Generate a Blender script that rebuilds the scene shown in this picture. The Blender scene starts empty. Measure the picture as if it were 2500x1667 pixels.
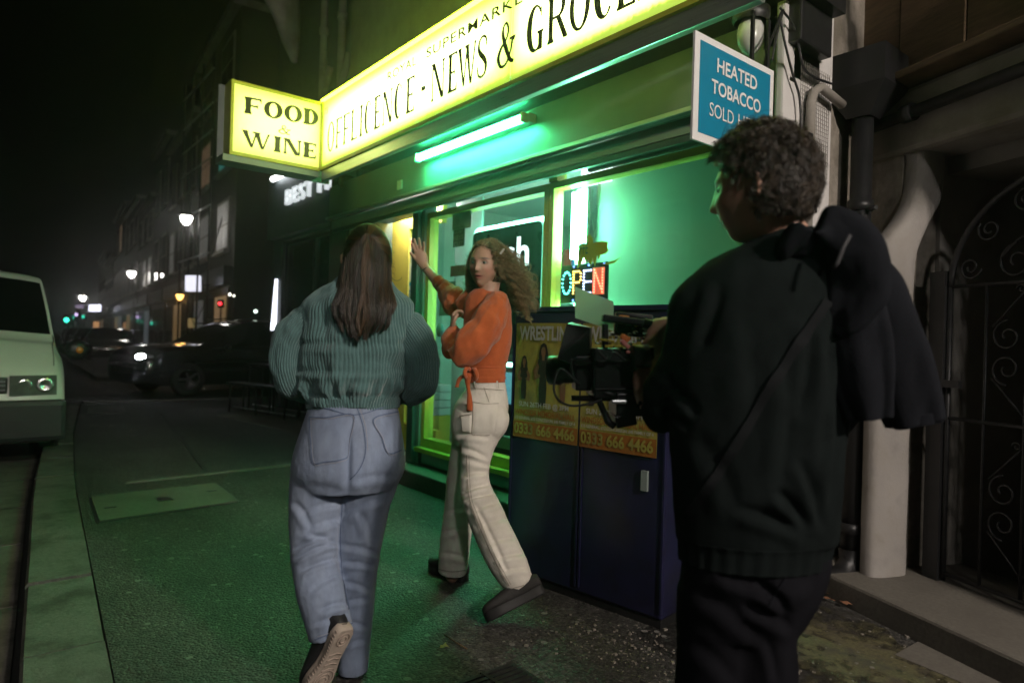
import bpy, bmesh, math, random
import numpy as np
from mathutils import Vector, Matrix
from mathutils.bvhtree import BVHTree
random.seed(7); RNG = np.random.default_rng(7)
SC = bpy.context.scene
COL = SC.collection
# ------------------------------------------------------------------ camera
CAM_H, FPX, YAW, ROLL = 1.24, 1630.0, math.radians(38.99), math.radians(1.7)
FW = Vector((-math.cos(YAW), math.sin(YAW), 0.0015)).normalized()
RT = Vector((math.sin(YAW), math.cos(YAW), 0.0))
UP = RT.cross(FW)
CX = RT * math.cos(ROLL) + UP * math.sin(ROLL)      # picture right
CY = -RT * math.sin(ROLL) + UP * math.cos(ROLL)     # picture up
EYE = Vector((0, 0, CAM_H))
cam = bpy.data.cameras.new('camera'); cam.sensor_width = 36.0; cam.lens = 36.0 * FPX / 2500.0
cam.clip_start = 0.05; cam.clip_end = 600
cam.dof.use_dof = True; cam.dof.focus_distance = 2.75; cam.dof.aperture_fstop = 2.0
camo = bpy.data.objects.new('camera', cam); COL.objects.link(camo)
m = Matrix.Identity(4)
for i, v in enumerate((CX, CY, -FW)):
    for r in range(3): m[r][i] = v[r]
m.translation = EYE
camo.matrix_world = m
SC.camera = camo
# ------------------------------------------------------------------ night sky
world = bpy.data.worlds.new('World'); SC.world = world; world.use_nodes = True
wn = world.node_tree
sky = wn.nodes.new('ShaderNodeTexSky'); sky.sky_type = 'NISHITA'; sky.sun_disc = False
sky.sun_elevation = math.radians(-9); sky.sun_rotation = math.radians(140)
bg = wn.nodes['Background']; wn.links.new(sky.outputs[0], bg.inputs[0]); bg.inputs[1].default_value = 0.05
SC.view_settings.view_transform = 'Standard'; SC.view_settings.look = 'None'
SC.view_settings.exposure = 0.0; SC.view_settings.gamma = 1.0; SC.view_settings.use_curve_mapping = False
cy = SC.cycles
cy.use_denoising = True; cy.denoiser = 'OPENIMAGEDENOISE'; cy.use_adaptive_sampling = True; cy.adaptive_threshold = 0.025
cy.max_bounces = 5; cy.diffuse_bounces = 2; cy.glossy_bounces = 2; cy.transmission_bounces = 4; cy.transparent_max_bounces = 12
cy.volume_bounces = 0; cy.sample_clamp_indirect = 4.0; cy.sample_clamp_direct = 0.0
cy.caustics_reflective = False; cy.caustics_refractive = False
# ------------------------------------------------------------------ helpers: placing
def at(px, py, depth):
    """world point seen at a photo position, `depth` metres in front of the lens"""
    return EYE + (FW * FPX + CX * (px - 1250) - CY * (py - 833.5)) * (depth / FPX)
def gnd(px, py, z=0.0):
    d = FW * FPX + CX * (px - 1250) - CY * (py - 833.5)
    return EYE + d * ((z - CAM_H) / d.z)
def onY(px, py, Y):
    d = FW * FPX + CX * (px - 1250) - CY * (py - 833.5)
    return EYE + d * (Y / d.y)
def onX(px, py, X):
    d = FW * FPX + CX * (px - 1250) - CY * (py - 833.5)
    return EYE + d * (X / d.x)
# ------------------------------------------------------------------ helpers: objects
def tag(o, label=None, cat=None, group=None, kind=None):
    if label: o['label'] = label
    if cat: o['category'] = cat
    if group: o['group'] = group
    if kind: o['kind'] = kind
    return o
def thing(name, label, cat, loc=(0, 0, 0), group=None, rz=0.0):
    o = bpy.data.objects.new(name, None); COL.objects.link(o)
    o.location = loc; o.rotation_euler = (0, 0, rz); o.empty_display_size = 0.1
    return tag(o, label, cat, group)
def link(name, me, mat=None, parent=None, world_space=True):
    o = bpy.data.objects.new(name, me); COL.objects.link(o)
    if mat is not None:
        if len(me.materials) == 0: me.materials.append(mat)
    if parent is not None:
        o.parent = parent
        if world_space:
            o.matrix_parent_inverse = wm(parent).inverted()
    return o
def wm(o):
    mm = Matrix.LocRotScale(o.location, o.rotation_euler, o.scale)
    if o.parent is not None: mm = wm(o.parent) @ o.matrix_parent_inverse @ mm
    return mm
def mesh(name, v, f, smooth=False):
    me = bpy.data.meshes.new(name)
    if isinstance(v, np.ndarray): v = v.tolist()
    me.from_pydata(v, [], f if not isinstance(f, np.ndarray) else f.tolist()); me.update()
    if smooth: me.polygons.foreach_set('use_smooth', [True] * len(me.polygons))
    return me
class MB:
    """collects shapes into one mesh"""
    def __init__(s): s.v = []; s.f = []; s.sm = []
    def add(s, v, f, smooth=False):
        b = len(s.v); s.v += [tuple(p) for p in v]
        s.f += [tuple(b + i for i in q) for q in f]; s.sm += [smooth] * len(f); return s
    def box(s, a, b, bev=0.0):
        x0, y0, z0 = (min(a[i], b[i]) for i in range(3)); x1, y1, z1 = (max(a[i], b[i]) for i in range(3))
        if bev <= 0:
            v = [(x0,y0,z0),(x1,y0,z0),(x1,y1,z0),(x0,y1,z0),(x0,y0,z1),(x1,y0,z1),(x1,y1,z1),(x0,y1,z1)]
            return s.add(v, [(0,3,2,1),(4,5,6,7),(0,1,5,4),(1,2,6,5),(2,3,7,6),(3,0,4,7)])
        bm = bmesh.new(); bmesh.ops.create_cube(bm, size=1)
        for w in bm.verts: w.co = Vector(((x0+x1)/2 + w.co.x*(x1-x0), (y0+y1)/2 + w.co.y*(y1-y0), (z0+z1)/2 + w.co.z*(z1-z0)))
        bmesh.ops.bevel(bm, geom=list(bm.edges), offset=bev, segments=2, affect='EDGES', profile=0.6)
        bm.verts.ensure_lookup_table()
        s.add([w.co[:] for w in bm.verts], [tuple(l.index for l in q.verts) for q in bm.faces]); bm.free(); return s
    def obox(s, c, ax, ay, az):
        """box from centre and three half-axis vectors"""
        c, ax, ay, az = map(Vector, (c, ax, ay, az))
        v = [c + ax*i + ay*j + az*k for k in (-1,1) for (i,j) in ((-1,-1),(1,-1),(1,1),(-1,1))]
        return s.add(v, [(0,3,2,1),(4,5,6,7),(0,1,5,4),(1,2,6,5),(2,3,7,6),(3,0,4,7)])
    def tube(s, pts, r, n=8, caps=True):
        pts = [Vector(p) for p in pts]; k = len(pts)
        rr = r if isinstance(r, (list, tuple)) else [r]*k
        v = []; ref = None
        for i, p in enumerate(pts):
            t = (pts[min(i+1,k-1)] - pts[max(i-1,0)]).normalized()
            if ref is None:
                ref = t.cross(Vector((0,0,1)))
                if ref.length < 1e-3: ref = t.cross(Vector((1,0,0)))
            ref = (ref - t*ref.dot(t)).normalized(); q = t.cross(ref)
            for j in range(n):
                a = 2*math.pi*j/n; v.append(p + (ref*math.cos(a) + q*math.sin(a))*rr[i])
        f = [(i*n+j, i*n+(j+1)%n, (i+1)*n+(j+1)%n, (i+1)*n+j) for i in range(k-1) for j in range(n)]
        s.add(v, f, True)
        if caps:
            b = len(s.v) - len(v)
            s.f += [tuple(b+j for j in reversed(range(n))), tuple(b+(k-1)*n+j for j in range(n))]; s.sm += [False]*2
        return s
    def lathe(s, prof, c, axis=(0,0,1), n=16):
        """prof: (radius, height along axis)"""
        c = Vector(c); ax = Vector(axis).normalized(); u = ax.orthogonal().normalized(); w = ax.cross(u)
        v = [c + ax*h + (u*math.cos(2*math.pi*j/n) + w*math.sin(2*math.pi*j/n))*r for r, h in prof for j in range(n)]
        k = len(prof)
        return s.add(v, [(i*n+j, i*n+(j+1)%n, (i+1)*n+(j+1)%n, (i+1)*n+j) for i in range(k-1) for j in range(n)], True)
    def sphere(s, c, r, n=12, m=8, sc=(1,1,1)):
        c = Vector(c); v = []; f = []
        for i in range(m+1):
            a = math.pi*i/m
            for j in range(n):
                b = 2*math.pi*j/n
                v.append((c.x+r*sc[0]*math.sin(a)*math.cos(b), c.y+r*sc[1]*math.sin(a)*math.sin(b), c.z+r*sc[2]*math.cos(a)))
        for i in range(m):
            for j in range(n): f.append((i*n+j, (i+1)*n+j, (i+1)*n+(j+1)%n, i*n+(j+1)%n))
        return s.add(v, f, True)
    def prism(s, pts, d):
        """planar polygon extruded by vector d"""
        pts = [Vector(p) for p in pts]; d = Vector(d); n = len(pts)
        v = pts + [p + d for p in pts]
        return s.add(v, [tuple(range(n)), tuple(reversed(range(n, 2*n)))] + [(i, i+n, (i+1)%n+n, (i+1)%n) for i in range(n)])
    def quad(s, a, b, c, d): return s.add([a, b, c, d], [(0,1,2,3)])
    def build(s, name, mat=None, parent=None, ws=True):
        me = mesh(name, s.v, s.f)
        me.polygons.foreach_set('use_smooth', s.sm); me.validate(); fixn(me)
        return link(name, me, mat, parent, ws)
def fixn(me):
    bm = bmesh.new(); bm.from_mesh(me); bmesh.ops.recalc_face_normals(bm, faces=bm.faces[:]); bm.to_mesh(me); bm.free()
def child_mesh(o, src, parent):
    c = src.copy(); COL.objects.link(c); c.parent = parent; return c
def copy_tree(o, parent=None):
    c = o.copy(); COL.objects.link(c)
    if parent is not None: c.parent = parent
    for ch in [x for x in bpy.data.objects if x.parent == o]: copy_tree(ch, c)
    return c
# ------------------------------------------------------------------ helpers: materials
def sock(n, *names):
    for k in names:
        if k in n.inputs: return n.inputs[k]
def pm(name, col, rough=0.6, metal=0.0, var=0.2, scale=6.0, bump=0.0, bscale=80.0, spec=0.5, emit=None, es=0.0,
       col2=None, mixscale=3.0, mixlo=0.45, mixhi=0.65, coat=0.0, sheen=0.0, trans=0.0, rvar=0.1, stretch=(1,1,1), attr=None, sss=0.0):
    mt = bpy.data.materials.new(name); mt.use_nodes = True; nt = mt.node_tree; N = nt.nodes; L = nt.links
    b = N['Principled BSDF']
    tc = N.new('ShaderNodeTexCoord'); mp = N.new('ShaderNodeMapping'); mp.inputs['Scale'].default_value = stretch
    L.new(tc.outputs['Object'], mp.inputs[0]); vec = mp.outputs[0]
    def noise(sc, det=5.0, ro=0.6):
        n = N.new('ShaderNodeTexNoise'); n.inputs['Scale'].default_value = sc; n.inputs['Detail'].default_value = det
        n.inputs['Roughness'].default_value = ro; L.new(vec, n.inputs['Vector']); return n
    base = None
    if attr:
        a = N.new('ShaderNodeAttribute'); a.attribute_name = attr; base = a.outputs['Color']
    if var > 0 or col2 is not None or attr:
        n1 = noise(scale)
        hsv = N.new('ShaderNodeHueSaturation'); hsv.inputs['Color'].default_value = (*col, 1)
        mr = N.new('ShaderNodeMapRange'); mr.inputs[1].default_value = 0.25; mr.inputs[2].default_value = 0.75
        mr.inputs[3].default_value = 1 - var; mr.inputs[4].default_value = 1 + var
        L.new(n1.outputs['Fac'], mr.inputs[0]); L.new(mr.outputs[0], hsv.inputs['Value'])
        if base is not None: L.new(base, hsv.inputs['Color'])
        out = hsv.outputs[0]
        if col2 is not None:
            n2 = noise(mixscale, 6.0, 0.65); rp = N.new('ShaderNodeMapRange')
            rp.inputs[1].default_value = mixlo; rp.inputs[2].default_value = mixhi; L.new(n2.outputs['Fac'], rp.inputs[0])
            mx = N.new('ShaderNodeMix'); mx.data_type = 'RGBA'; L.new(rp.outputs[0], mx.inputs[0]); L.new(out, mx.inputs[6])
            mx.inputs[7].default_value = (*col2, 1); out = mx.outputs[2]
        L.new(out, b.inputs['Base Color'])
        if rvar > 0:
            r2 = N.new('ShaderNodeMapRange'); r2.inputs[3].default_value = max(0.02, rough - rvar); r2.inputs[4].default_value = min(1, rough + rvar)
            n3 = noise(scale*2.3, 4.0); L.new(n3.outputs['Fac'], r2.inputs[0]); L.new(r2.outputs[0], b.inputs['Roughness'])
        else: b.inputs['Roughness'].default_value = rough
    else:
        b.inputs['Base Color'].default_value = (*col, 1); b.inputs['Roughness'].default_value = rough
    b.inputs['Metallic'].default_value = metal
    s = sock(b, 'Specular IOR Level', 'Specular'); s.default_value = spec
    if coat: sock(b, 'Coat Weight').default_value = coat; sock(b, 'Coat Roughness').default_value = 0.08
    if sheen: sock(b, 'Sheen Weight').default_value = sheen; sock(b, 'Sheen Roughness').default_value = 0.5
    if trans: sock(b, 'Transmission Weight').default_value = trans
    if sss: sock(b, 'Subsurface Weight').default_value = sss; sock(b, 'Subsurface Radius').default_value = (0.01, 0.004, 0.002); sock(b, 'Subsurface Scale').default_value = 1.0
    if emit is not None:
        sock(b, 'Emission Color').default_value = (*emit, 1); sock(b, 'Emission Strength').default_value = es
    if bump > 0:
        nb = noise(bscale, 6.0, 0.7); bp = N.new('ShaderNodeBump'); bp.inputs['Strength'].default_value = bump
        bp.inputs['Distance'].default_value = 0.01; L.new(nb.outputs['Fac'], bp.inputs['Height']); L.new(bp.outputs[0], b.inputs['Normal'])
    return mt
def emis(name, col, s, sample=False):
    mt = bpy.data.materials.new(name); mt.use_nodes = True; nt = mt.node_tree
    b = nt.nodes['Principled BSDF']; b.inputs['Base Color'].default_value = (0.6, 0.6, 0.6, 1); b.inputs['Roughness'].default_value = 0.4
    sock(b, 'Emission Color').default_value = (*col, 1); sock(b, 'Emission Strength').default_value = s
    if not sample: mt.cycles.emission_sampling = 'NONE'
    return mt
def glassmat(name, tint=(0.9, 0.95, 0.95), mixf=0.05, rough=0.03):
    """thin pane: mostly clear, with a mirror-like reflection at grazing angles"""
    mt = bpy.data.materials.new(name); mt.use_nodes = True; nt = mt.node_tree; N = nt.nodes; L = nt.links
    N.remove(N['Principled BSDF'])
    tr = N.new('ShaderNodeBsdfTransparent'); tr.inputs[0].default_value = (*tint, 1)
    gl = N.new('ShaderNodeBsdfGlossy'); gl.inputs['Roughness'].default_value = rough
    lw = N.new('ShaderNodeLayerWeight'); lw.inputs[0].default_value = 0.5
    pw = N.new('ShaderNodeMath'); pw.operation = 'POWER'; pw.inputs[1].default_value = 4.0; L.new(lw.outputs['Facing'], pw.inputs[0])
    ad = N.new('ShaderNodeMath'); ad.operation = 'MULTIPLY_ADD'; ad.inputs[1].default_value = 0.5; ad.inputs[2].default_value = mixf; L.new(pw.outputs[0], ad.inputs[0])
    mx = N.new('ShaderNodeMixShader'); L.new(ad.outputs[0], mx.inputs[0]); L.new(tr.outputs[0], mx.inputs[1]); L.new(gl.outputs[0], mx.inputs[2])
    L.new(mx.outputs[0], N['Material Output'].inputs[0]); return mt
def sign_face(name, edge, core, lo, hi, dirt=0.0, streak=0.0):
    """backlit acrylic: brighter over the tubes inside, dimmer to its rim; grime along the bottom"""
    mt = bpy.data.materials.new(name); mt.use_nodes = True; nt = mt.node_tree; N = nt.nodes; L = nt.links
    b = N['Principled BSDF']; b.inputs['Base Color'].default_value = (0.75, 0.75, 0.55, 1); b.inputs['Roughness'].default_value = 0.25
    uv = N.new('ShaderNodeUVMap'); uv.uv_map = 'UVMap'; sp = N.new('ShaderNodeSeparateXYZ'); L.new(uv.outputs[0], sp.inputs[0])
    def M(op, a, b_=None, clamp=False):
        n = N.new('ShaderNodeMath'); n.operation = op; n.use_clamp = clamp
        for i, x in enumerate((a, b_)):
            if x is None: continue
            if isinstance(x, (int, float)): n.inputs[i].default_value = x
            else: L.new(x, n.inputs[i])
        return n.outputs[0]
    def dist(o):                                # 0 at the rim, 1 in the middle
        d = M('ABSOLUTE', M('SUBTRACT', M('MULTIPLY', o, 2.0), 1.0)); return M('SUBTRACT', 1.0, M('POWER', d, 3.0))
    g = M('MULTIPLY', dist(sp.outputs[1]), M('POWER', dist(sp.outputs[0]), 0.35))
    no = N.new('ShaderNodeTexNoise'); no.inputs['Scale'].default_value = 9.0; no.inputs['Detail'].default_value = 6
    mp = N.new('ShaderNodeMapping'); mp.inputs['Scale'].default_value = (6.0, 1.0, 1.0); L.new(uv.outputs[0], mp.inputs[0]); L.new(mp.outputs[0], no.inputs[0])
    if dirt > 0:
        h = M('ADD', M('MULTIPLY', M('POWER', sp.outputs[0], 2.0), dirt*0.55), dirt*0.35)
        edge_h = M('MULTIPLY', no.outputs[0], h)
        k = M('MULTIPLY', M('SUBTRACT', sp.outputs[1], M('MULTIPLY', edge_h, 0.75)), 22.0, True)
        g = M('MULTIPLY', g, M('ADD', M('MULTIPLY', k, 0.93), 0.07))
    g = M('MULTIPLY', g, M('ADD', 0.86, M('MULTIPLY', no.outputs[0], 0.28)))
    cr = N.new('ShaderNodeMix'); cr.data_type = 'RGBA'; cr.inputs[6].default_value = (*edge, 1); cr.inputs[7].default_value = (*core, 1); L.new(g, cr.inputs[0])
    L.new(cr.outputs[2], sock(b, 'Emission Color'))
    mr = N.new('ShaderNodeMapRange'); mr.inputs[3].default_value = lo; mr.inputs[4].default_value = hi; L.new(g, mr.inputs[0])
    L.new(mr.outputs[0], sock(b, 'Emission Strength'))
    return mt
def uvquad(name, a, b, c, d, mat, parent=None):
    me = mesh(name, [tuple(a), tuple(b), tuple(c), tuple(d)], [(0,1,2,3)])
    uv = me.uv_layers.new(name='UVMap')
    for i, t in enumerate(((0,0),(1,0),(1,1),(0,1))): uv.data[i].uv = t
    return link(name, me, mat, parent)
# ------------------------------------------------------------------ helpers: lettering
def _place(V2, org, xd, yd, off):
    xd = Vector(xd); yd = Vector(yd); n = xd.cross(yd).normalized()
    return [Vector(org) + xd*p[0] + yd*p[1] + n*(off + (p[2] if len(p) > 2 else 0)) for p in V2]
def text(name, s, org, xd, yd, w, h, mat, parent=None, off=0.003, ext=0.0, bold=0.0, space=1.0, fitw=True):
    """sans lettering filling a box w x h whose lower left corner is org"""
    cu = bpy.data.curves.new('txt', 'FONT'); cu.body = s; cu.size = 1.0; cu.offset = bold; cu.space_character = space
    cu.extrude = 0.0; cu.resolution_u = 4; cu.fill_mode = 'FRONT'
    o = bpy.data.objects.new('txt', cu); COL.objects.link(o)
    dg = bpy.context.evaluated_depsgraph_get(); dg.update()
    me = bpy.data.meshes.new_from_object(o.evaluated_get(dg)); bpy.data.objects.remove(o); bpy.data.curves.remove(cu)
    V = [v.co[:] for v in me.vertices]; F = [tuple(p.vertices) for p in me.polygons]; bpy.data.meshes.remove(me)
    x0 = min(v[0] for v in V); x1 = max(v[0] for v in V); y0 = min(v[1] for v in V); y1 = max(v[1] for v in V)
    sx = w/(x1-x0); sy = h/(y1-y0)
    V2 = [((v[0]-x0)*sx, (v[1]-y0)*sy) for v in V]
    P = _place(V2, org, xd, yd, off)
    if ext > 0:
        me = mesh(name, [p[:] for p in P], F); bm = bmesh.new(); bm.from_mesh(me)
        bmesh.ops.remove_doubles(bm, verts=bm.verts[:], dist=1e-5)
        r = bmesh.ops.extrude_face_region(bm, geom=bm.faces[:]); n = Vector(xd).cross(Vector(yd)).normalized()
        bmesh.ops.translate(bm, verts=[g for g in r['geom'] if isinstance(g, bmesh.types.BMVert)], vec=n*ext)
        bm.to_mesh(me); bm.free()
    else: me = mesh(name, [p[:] for p in P], F)
    return link(name, me, mat, parent)
def _stroke(cl, th, close=False, sub=8):
    """variable-width stroke along a smooth centre line"""
    P = np.array(cl, float); T = np.array(th, float); k = len(P); out = []; tw = []
    for i in range(k-1):
        p0, p1, p2, p3 = P[max(i-1,0)], P[i], P[i+1], P[min(i+2,k-1)]
        for u in np.linspace(0, 1, sub, endpoint=(i == k-2)):
            out.append(0.5*((2*p1)+(-p0+p2)*u+(2*p0-5*p1+4*p2-p3)*u*u+(-p0+3*p1-3*p2+p3)*u**3)); tw.append(T[i]*(1-u)+T[i+1]*u)
    out = np.array(out); d = np.gradient(out, axis=0); d /= np.linalg.norm(d, axis=1)[:, None] + 1e-9
    nrm = np.stack([-d[:,1], d[:,0]], 1); tw = np.array(tw)[:, None]/2
    a = out + nrm*tw; b = out - nrm*tw
    return [[tuple(a[i]), tuple(b[i]), tuple(b[i+1]), tuple(a[i+1])] for i in range(len(out)-1)]
def _arc(cx, cy, rx, ry, irx, iry, a0, a1, n=28, ox=0.0):
    o = []
    for i in range(n):
        p, q = (math.radians(a0 + (a1-a0)*k/n) for k in (i, i+1))
        o.append([(cx+rx*math.cos(p), cy+ry*math.sin(p)), (cx+rx*math.cos(q), cy+ry*math.sin(q)),
                  (cx+ox+irx*math.cos(q), cy+iry*math.sin(q)), (cx+ox+irx*math.cos(p), cy+iry*math.sin(p))])
    return o
def serif(ch, w, S, t, e):
    """roman capital in a cell w x 1: S thick stem, t hairline, e serif overhang"""
    R = lambda a, b, c, d: [(a, b), (c, b), (c, d), (a, d)]
    def stem(x, y0=0.0, y1=1.0, th=S, top=True, bot=True):
        o = [R(x, y0, x+th, y1)]
        if bot: o += [R(x-e, y0, x+th+e, y0+t), [(x-e*.5, y0+t), (x, y0+t), (x, y0+t*2.2)], [(x+th, y0+t*2.2), (x+th, y0+t), (x+th+e*.5, y0+t)]]
        if top: o += [R(x-e, y1-t, x+th+e, y1), [(x-e*.5, y1-t), (x, y1-t), (x, y1-t*2.2)], [(x+th, y1-t*2.2), (x+th, y1-t), (x+th+e*.5, y1-t)]]
        return o
    if ch == 'I': return stem(w/2-S/2)
    if ch in 'FEL':
        o = stem(e); x = e+S
        if ch in 'FE':
            o += [R(x, 1-t, w, 1), [(w, 1), (w, .72), (w-t*1.1, 1-t)], R(x, .5-t/2, w*.78, .5+t/2), [(w*.8, .62), (w*.8, .38), (w*.8-t, .5-t/2), (w*.8-t, .5+t/2)]]
        if ch in 'EL': o += [R(x, 0, w, t), [(w, t), (w-t*1.1, t), (w, .3)]] if ch == 'E' else [R(x, 0, w, t), [(w-t*1.1, t), (w, t), (w, .33)]]
        return o
    if ch == 'O': return _arc(w/2, .5, w/2, .515, w/2-S, .515-t, 0, 360, 44)
    if ch in 'CG':
        o = _arc(w/2, .5, w/2, .515, w/2-S, .515-t, 42, 318 if ch == 'C' else 300, 36, ox=S*.32)
        o += [[(w*.9, .98), (w*.9, .68), (w*.86, .7), (w*.8, .85)]]
        if ch == 'G': o += [R(w-S-e*.6, .0, w-e*.6, .42), R(w-S-e*1.6, .42-t, w+e*.4, .42), [(w*.6, .0), (w-S, .1), (w-S, .0)]]
        else: o += [[(w*.84, .17), (w*.93, .27), (w*.91, .3), (w*.8, .15)]]
        return o
    if ch == 'D':
        return stem(e) + _arc(w*.42, .5, w*.58, .5, w*.58-S, .5-t, -90, 90, 26) + [R(e+S, 0, w*.43, t), R(e+S, 1-t, w*.43, 1)]
    if ch == 'N':
        return [R(e, 0, e+t*1.1, 1), R(0, 0, e*2+t, t), R(0, 1-t, e+S*.5, 1), R(w-e-t*1.1, 0, w-e, 1), R(w-2*e-t, 1-t, w, 1),
                [(e, 1), (e+S, 1), (w-e, 0), (w-e-t*.6, 0), (w-e-S*1.02, 0)]]
    if ch == 'W':
        x = [e*.7, w*.30, w*.5, w*.72, w-e*.7]
        return [[(x[0]-S*.45, 1), (x[0]+S*.55, 1), (x[1]+S*.4, 0), (x[1]-S*.1, 0)], [(x[1]-t*.1, 0), (x[1]+t*.9, 0), (x[2]+t*.6, 1), (x[2]-t*.5, 1)],
                [(x[2]-S*.5, 1), (x[2]+S*.5, 1), (x[3]+S*.3, 0), (x[3]-S*.2, 0)], [(x[3], 0), (x[3]+t, 0), (x[4]+t*.6, 1), (x[4]-t*.5, 1)],
                R(-e*.5, 1-t, x[0]+S*.55+e, 1), R(x[2]-S*.5-e, 1-t, x[2]+S*.5+e, 1), R(x[4]-e*1.3, 1-t, x[4]+e*1.2, 1)]
    if ch == 'R':
        return stem(e) + _arc(w*.5, .74, w*.36, .26, w*.36-S*.9, .26-t, -90, 90, 20) + [R(e+S, 1-t, w*.51, 1), R(e+S, .48, w*.51, .48+t),
               [(w*.42, .5), (w*.42+S, .5), (w*.99, .04), (w, 0), (w*.97-S*.8, 0)]]
    if ch == 'S':
        return _stroke([(w*.88,.73),(w*.8,.92),(w*.5,.985),(w*.2,.9),(w*.14,.72),(w*.35,.57),(w*.66,.44),(w*.87,.28),(w*.8,.09),(w*.48,.015),(w*.17,.09),(w*.08,.29)],
                       [t*.8,t,t,S*.55,S*.8,S,S,S*.85,S*.55,t,t,t*.8])
    if ch == '&':
        return _stroke([(w*.98,.55),(w*.86,.56),(w*.76,.3),(w*.52,.05),(w*.22,.03),(w*.07,.24),(w*.22,.45),(w*.5,.6),(w*.62,.8),(w*.5,.98),(w*.34,.9),(w*.33,.72),(w*.5,.42),(w*.76,.1),(w*.98,.03)],
                       [t*2,t*1.3,t,t*1.2,S*.6,S*.95,S*.7,t,t*1.2,t,S*.5,S*.8,S,S*.8,t*1.2]) + [R(w*.7, .54, w*1.02, .54+t)]
    if ch == '-': return [R(0, .42, w, .55)]
    return []
def serif_line(name, items, org, xd, yd, h, mat, parent, S, t, e, off=0.004):
    """items: (char, x start, width) in metres along xd; one object for each letter"""
    for k, (ch, x, w) in enumerate(items):
        P = serif(ch, w/h, S, t, e); V = []; F = []
        for i, poly in enumerate(P):
            b = len(V); V += [(x + p[0]*h, p[1]*h, i*0.00004) for p in poly]; F.append(tuple(range(b, b+len(poly))))
        link('letter', mesh('letter', [p[:] for p in _place(V, org, xd, yd, off)], F), mat, parent)
# ------------------------------------------------------------------ helpers: noise and lofted bodies
_G = RNG.normal(size=(4096, 3)); _G /= np.linalg.norm(_G, axis=1)[:, None]
def pn(P):
    """gradient noise, P (n,3) -> (n,)"""
    P = np.asarray(P, float); I = np.floor(P).astype(np.int64); Fr = P - I
    U = Fr*Fr*Fr*(Fr*(Fr*6-15)+10); r = 0
    for dx in (0,1):
        for dy in (0,1):
            for dz in (0,1):
                h = ((I[:,0]+dx)*73856093 ^ (I[:,1]+dy)*19349663 ^ (I[:,2]+dz)*83492791) & 4095
                w = (U[:,0] if dx else 1-U[:,0])*(U[:,1] if dy else 1-U[:,1])*(U[:,2] if dz else 1-U[:,2])
                r = r + w*np.einsum('ij,ij->i', _G[h], Fr - np.array([dx,dy,dz]))
    return r
def fbm(P, o=3):
    a = 1.0; r = 0; P = np.asarray(P, float)
    for i in range(o): r = r + a*pn(P*(2**i) + 17.3*i); a *= 0.5
    return r
def crom(A, sub):
    A = np.asarray(A, float); k = len(A); out = []
    for i in range(k-1):
        p0, p1, p2, p3 = A[max(i-1,0)], A[i], A[i+1], A[min(i+2,k-1)]
        for u in np.linspace(0, 1, sub, endpoint=False): out.append(0.5*((2*p1)+(-p0+p2)*u+(2*p0-5*p1+4*p2-p3)*u*u+(-p0+3*p1-3*p2+p3)*u**3))
    out.append(A[-1]); return np.array(out)
def rings(spec, th=0.75, horiz=False, tilt=None):
    """spec: (px, py, half width px, depth[, thickness ratio]) -> centres, half axes a (across the picture), b (along the view)"""
    C, A, B = [], [], []
    n = len(spec)
    for i, s in enumerate(spec):
        px, py, hw, d = s[:4]; r = s[4] if len(s) > 4 else th
        q0 = spec[max(i-1, 0)]; q1 = spec[min(i+1, n-1)]
        c = at(px, py, d)
        tv = (at(q1[0], q1[1], q1[3]) - at(q0[0], q0[1], q0[3]))
        view = (c - EYE).normalized()
        a = tv.cross(view)
        if horiz or a.length < 1e-6: a = Vector(CX)
        a.normalize()
        if a.dot(CX) < 0: a = -a
        tn = tv.normalized() if tv.length > 1e-6 and not horiz else Vector(CY)
        b = a.cross(tn).normalized()
        if b.dot(FW) < 0: b = -b
        hwm = hw*d/FPX
        C.append(c[:]); A.append((a*hwm)[:]); B.append((b*hwm*r)[:])
    return C, A, B
def loft(C, A, B, n=32, sub=5, disp=None, caps=True, sq=2.0):
    """smooth tube through elliptical rings; disp(theta(m,n), s(m,), P) -> offset along the outward direction"""
    C = crom(C, sub); A = crom(A, sub); B = crom(B, sub); k = len(C)
    th = np.linspace(0, 2*np.pi, n, endpoint=False); ct, st = np.cos(th), np.sin(th)
    if sq != 2.0: ct = np.sign(ct)*np.abs(ct)**(2/sq); st = np.sign(st)*np.abs(st)**(2/sq)
    O = A[:, None, :]*ct[None, :, None] + B[:, None, :]*st[None, :, None]
    P = C[:, None, :] + O
    if disp is not None:
        s = np.concatenate([[0], np.cumsum(np.linalg.norm(np.diff(C, axis=0), axis=1))])
        nn = A[:, None, :]/(np.linalg.norm(A, axis=1)[:, None, None]**2+1e-9)*ct[None, :, None] + B[:, None, :]/(np.linalg.norm(B, axis=1)[:, None, None]**2+1e-9)*st[None, :, None]
        nn /= np.linalg.norm(nn, axis=2)[:, :, None] + 1e-9
        P = P + nn*disp(np.broadcast_to(th, (k, n)), s, P)[:, :, None]
    V = P.reshape(-1, 3)
    F = [(i*n+j, i*n+(j+1)%n, (i+1)*n+(j+1)%n, (i+1)*n+j) for i in range(k-1) for j in range(n)]
    if caps:
        V = np.vstack([V, C[:1], C[-1:]]); a, b = len(V)-2, len(V)-1
        F += [(a, (j+1)%n, j) for j in range(n)] + [(b, (k-1)*n+j, (k-1)*n+(j+1)%n) for j in range(n)]
    return V, F
def combine(parts):
    V = []; F = []; b = 0
    for v, f in parts:
        V.append(np.asarray(v, float)); F += [tuple(i+b for i in q) for q in f]; b += len(v)
    return np.vstack(V), F
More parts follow.
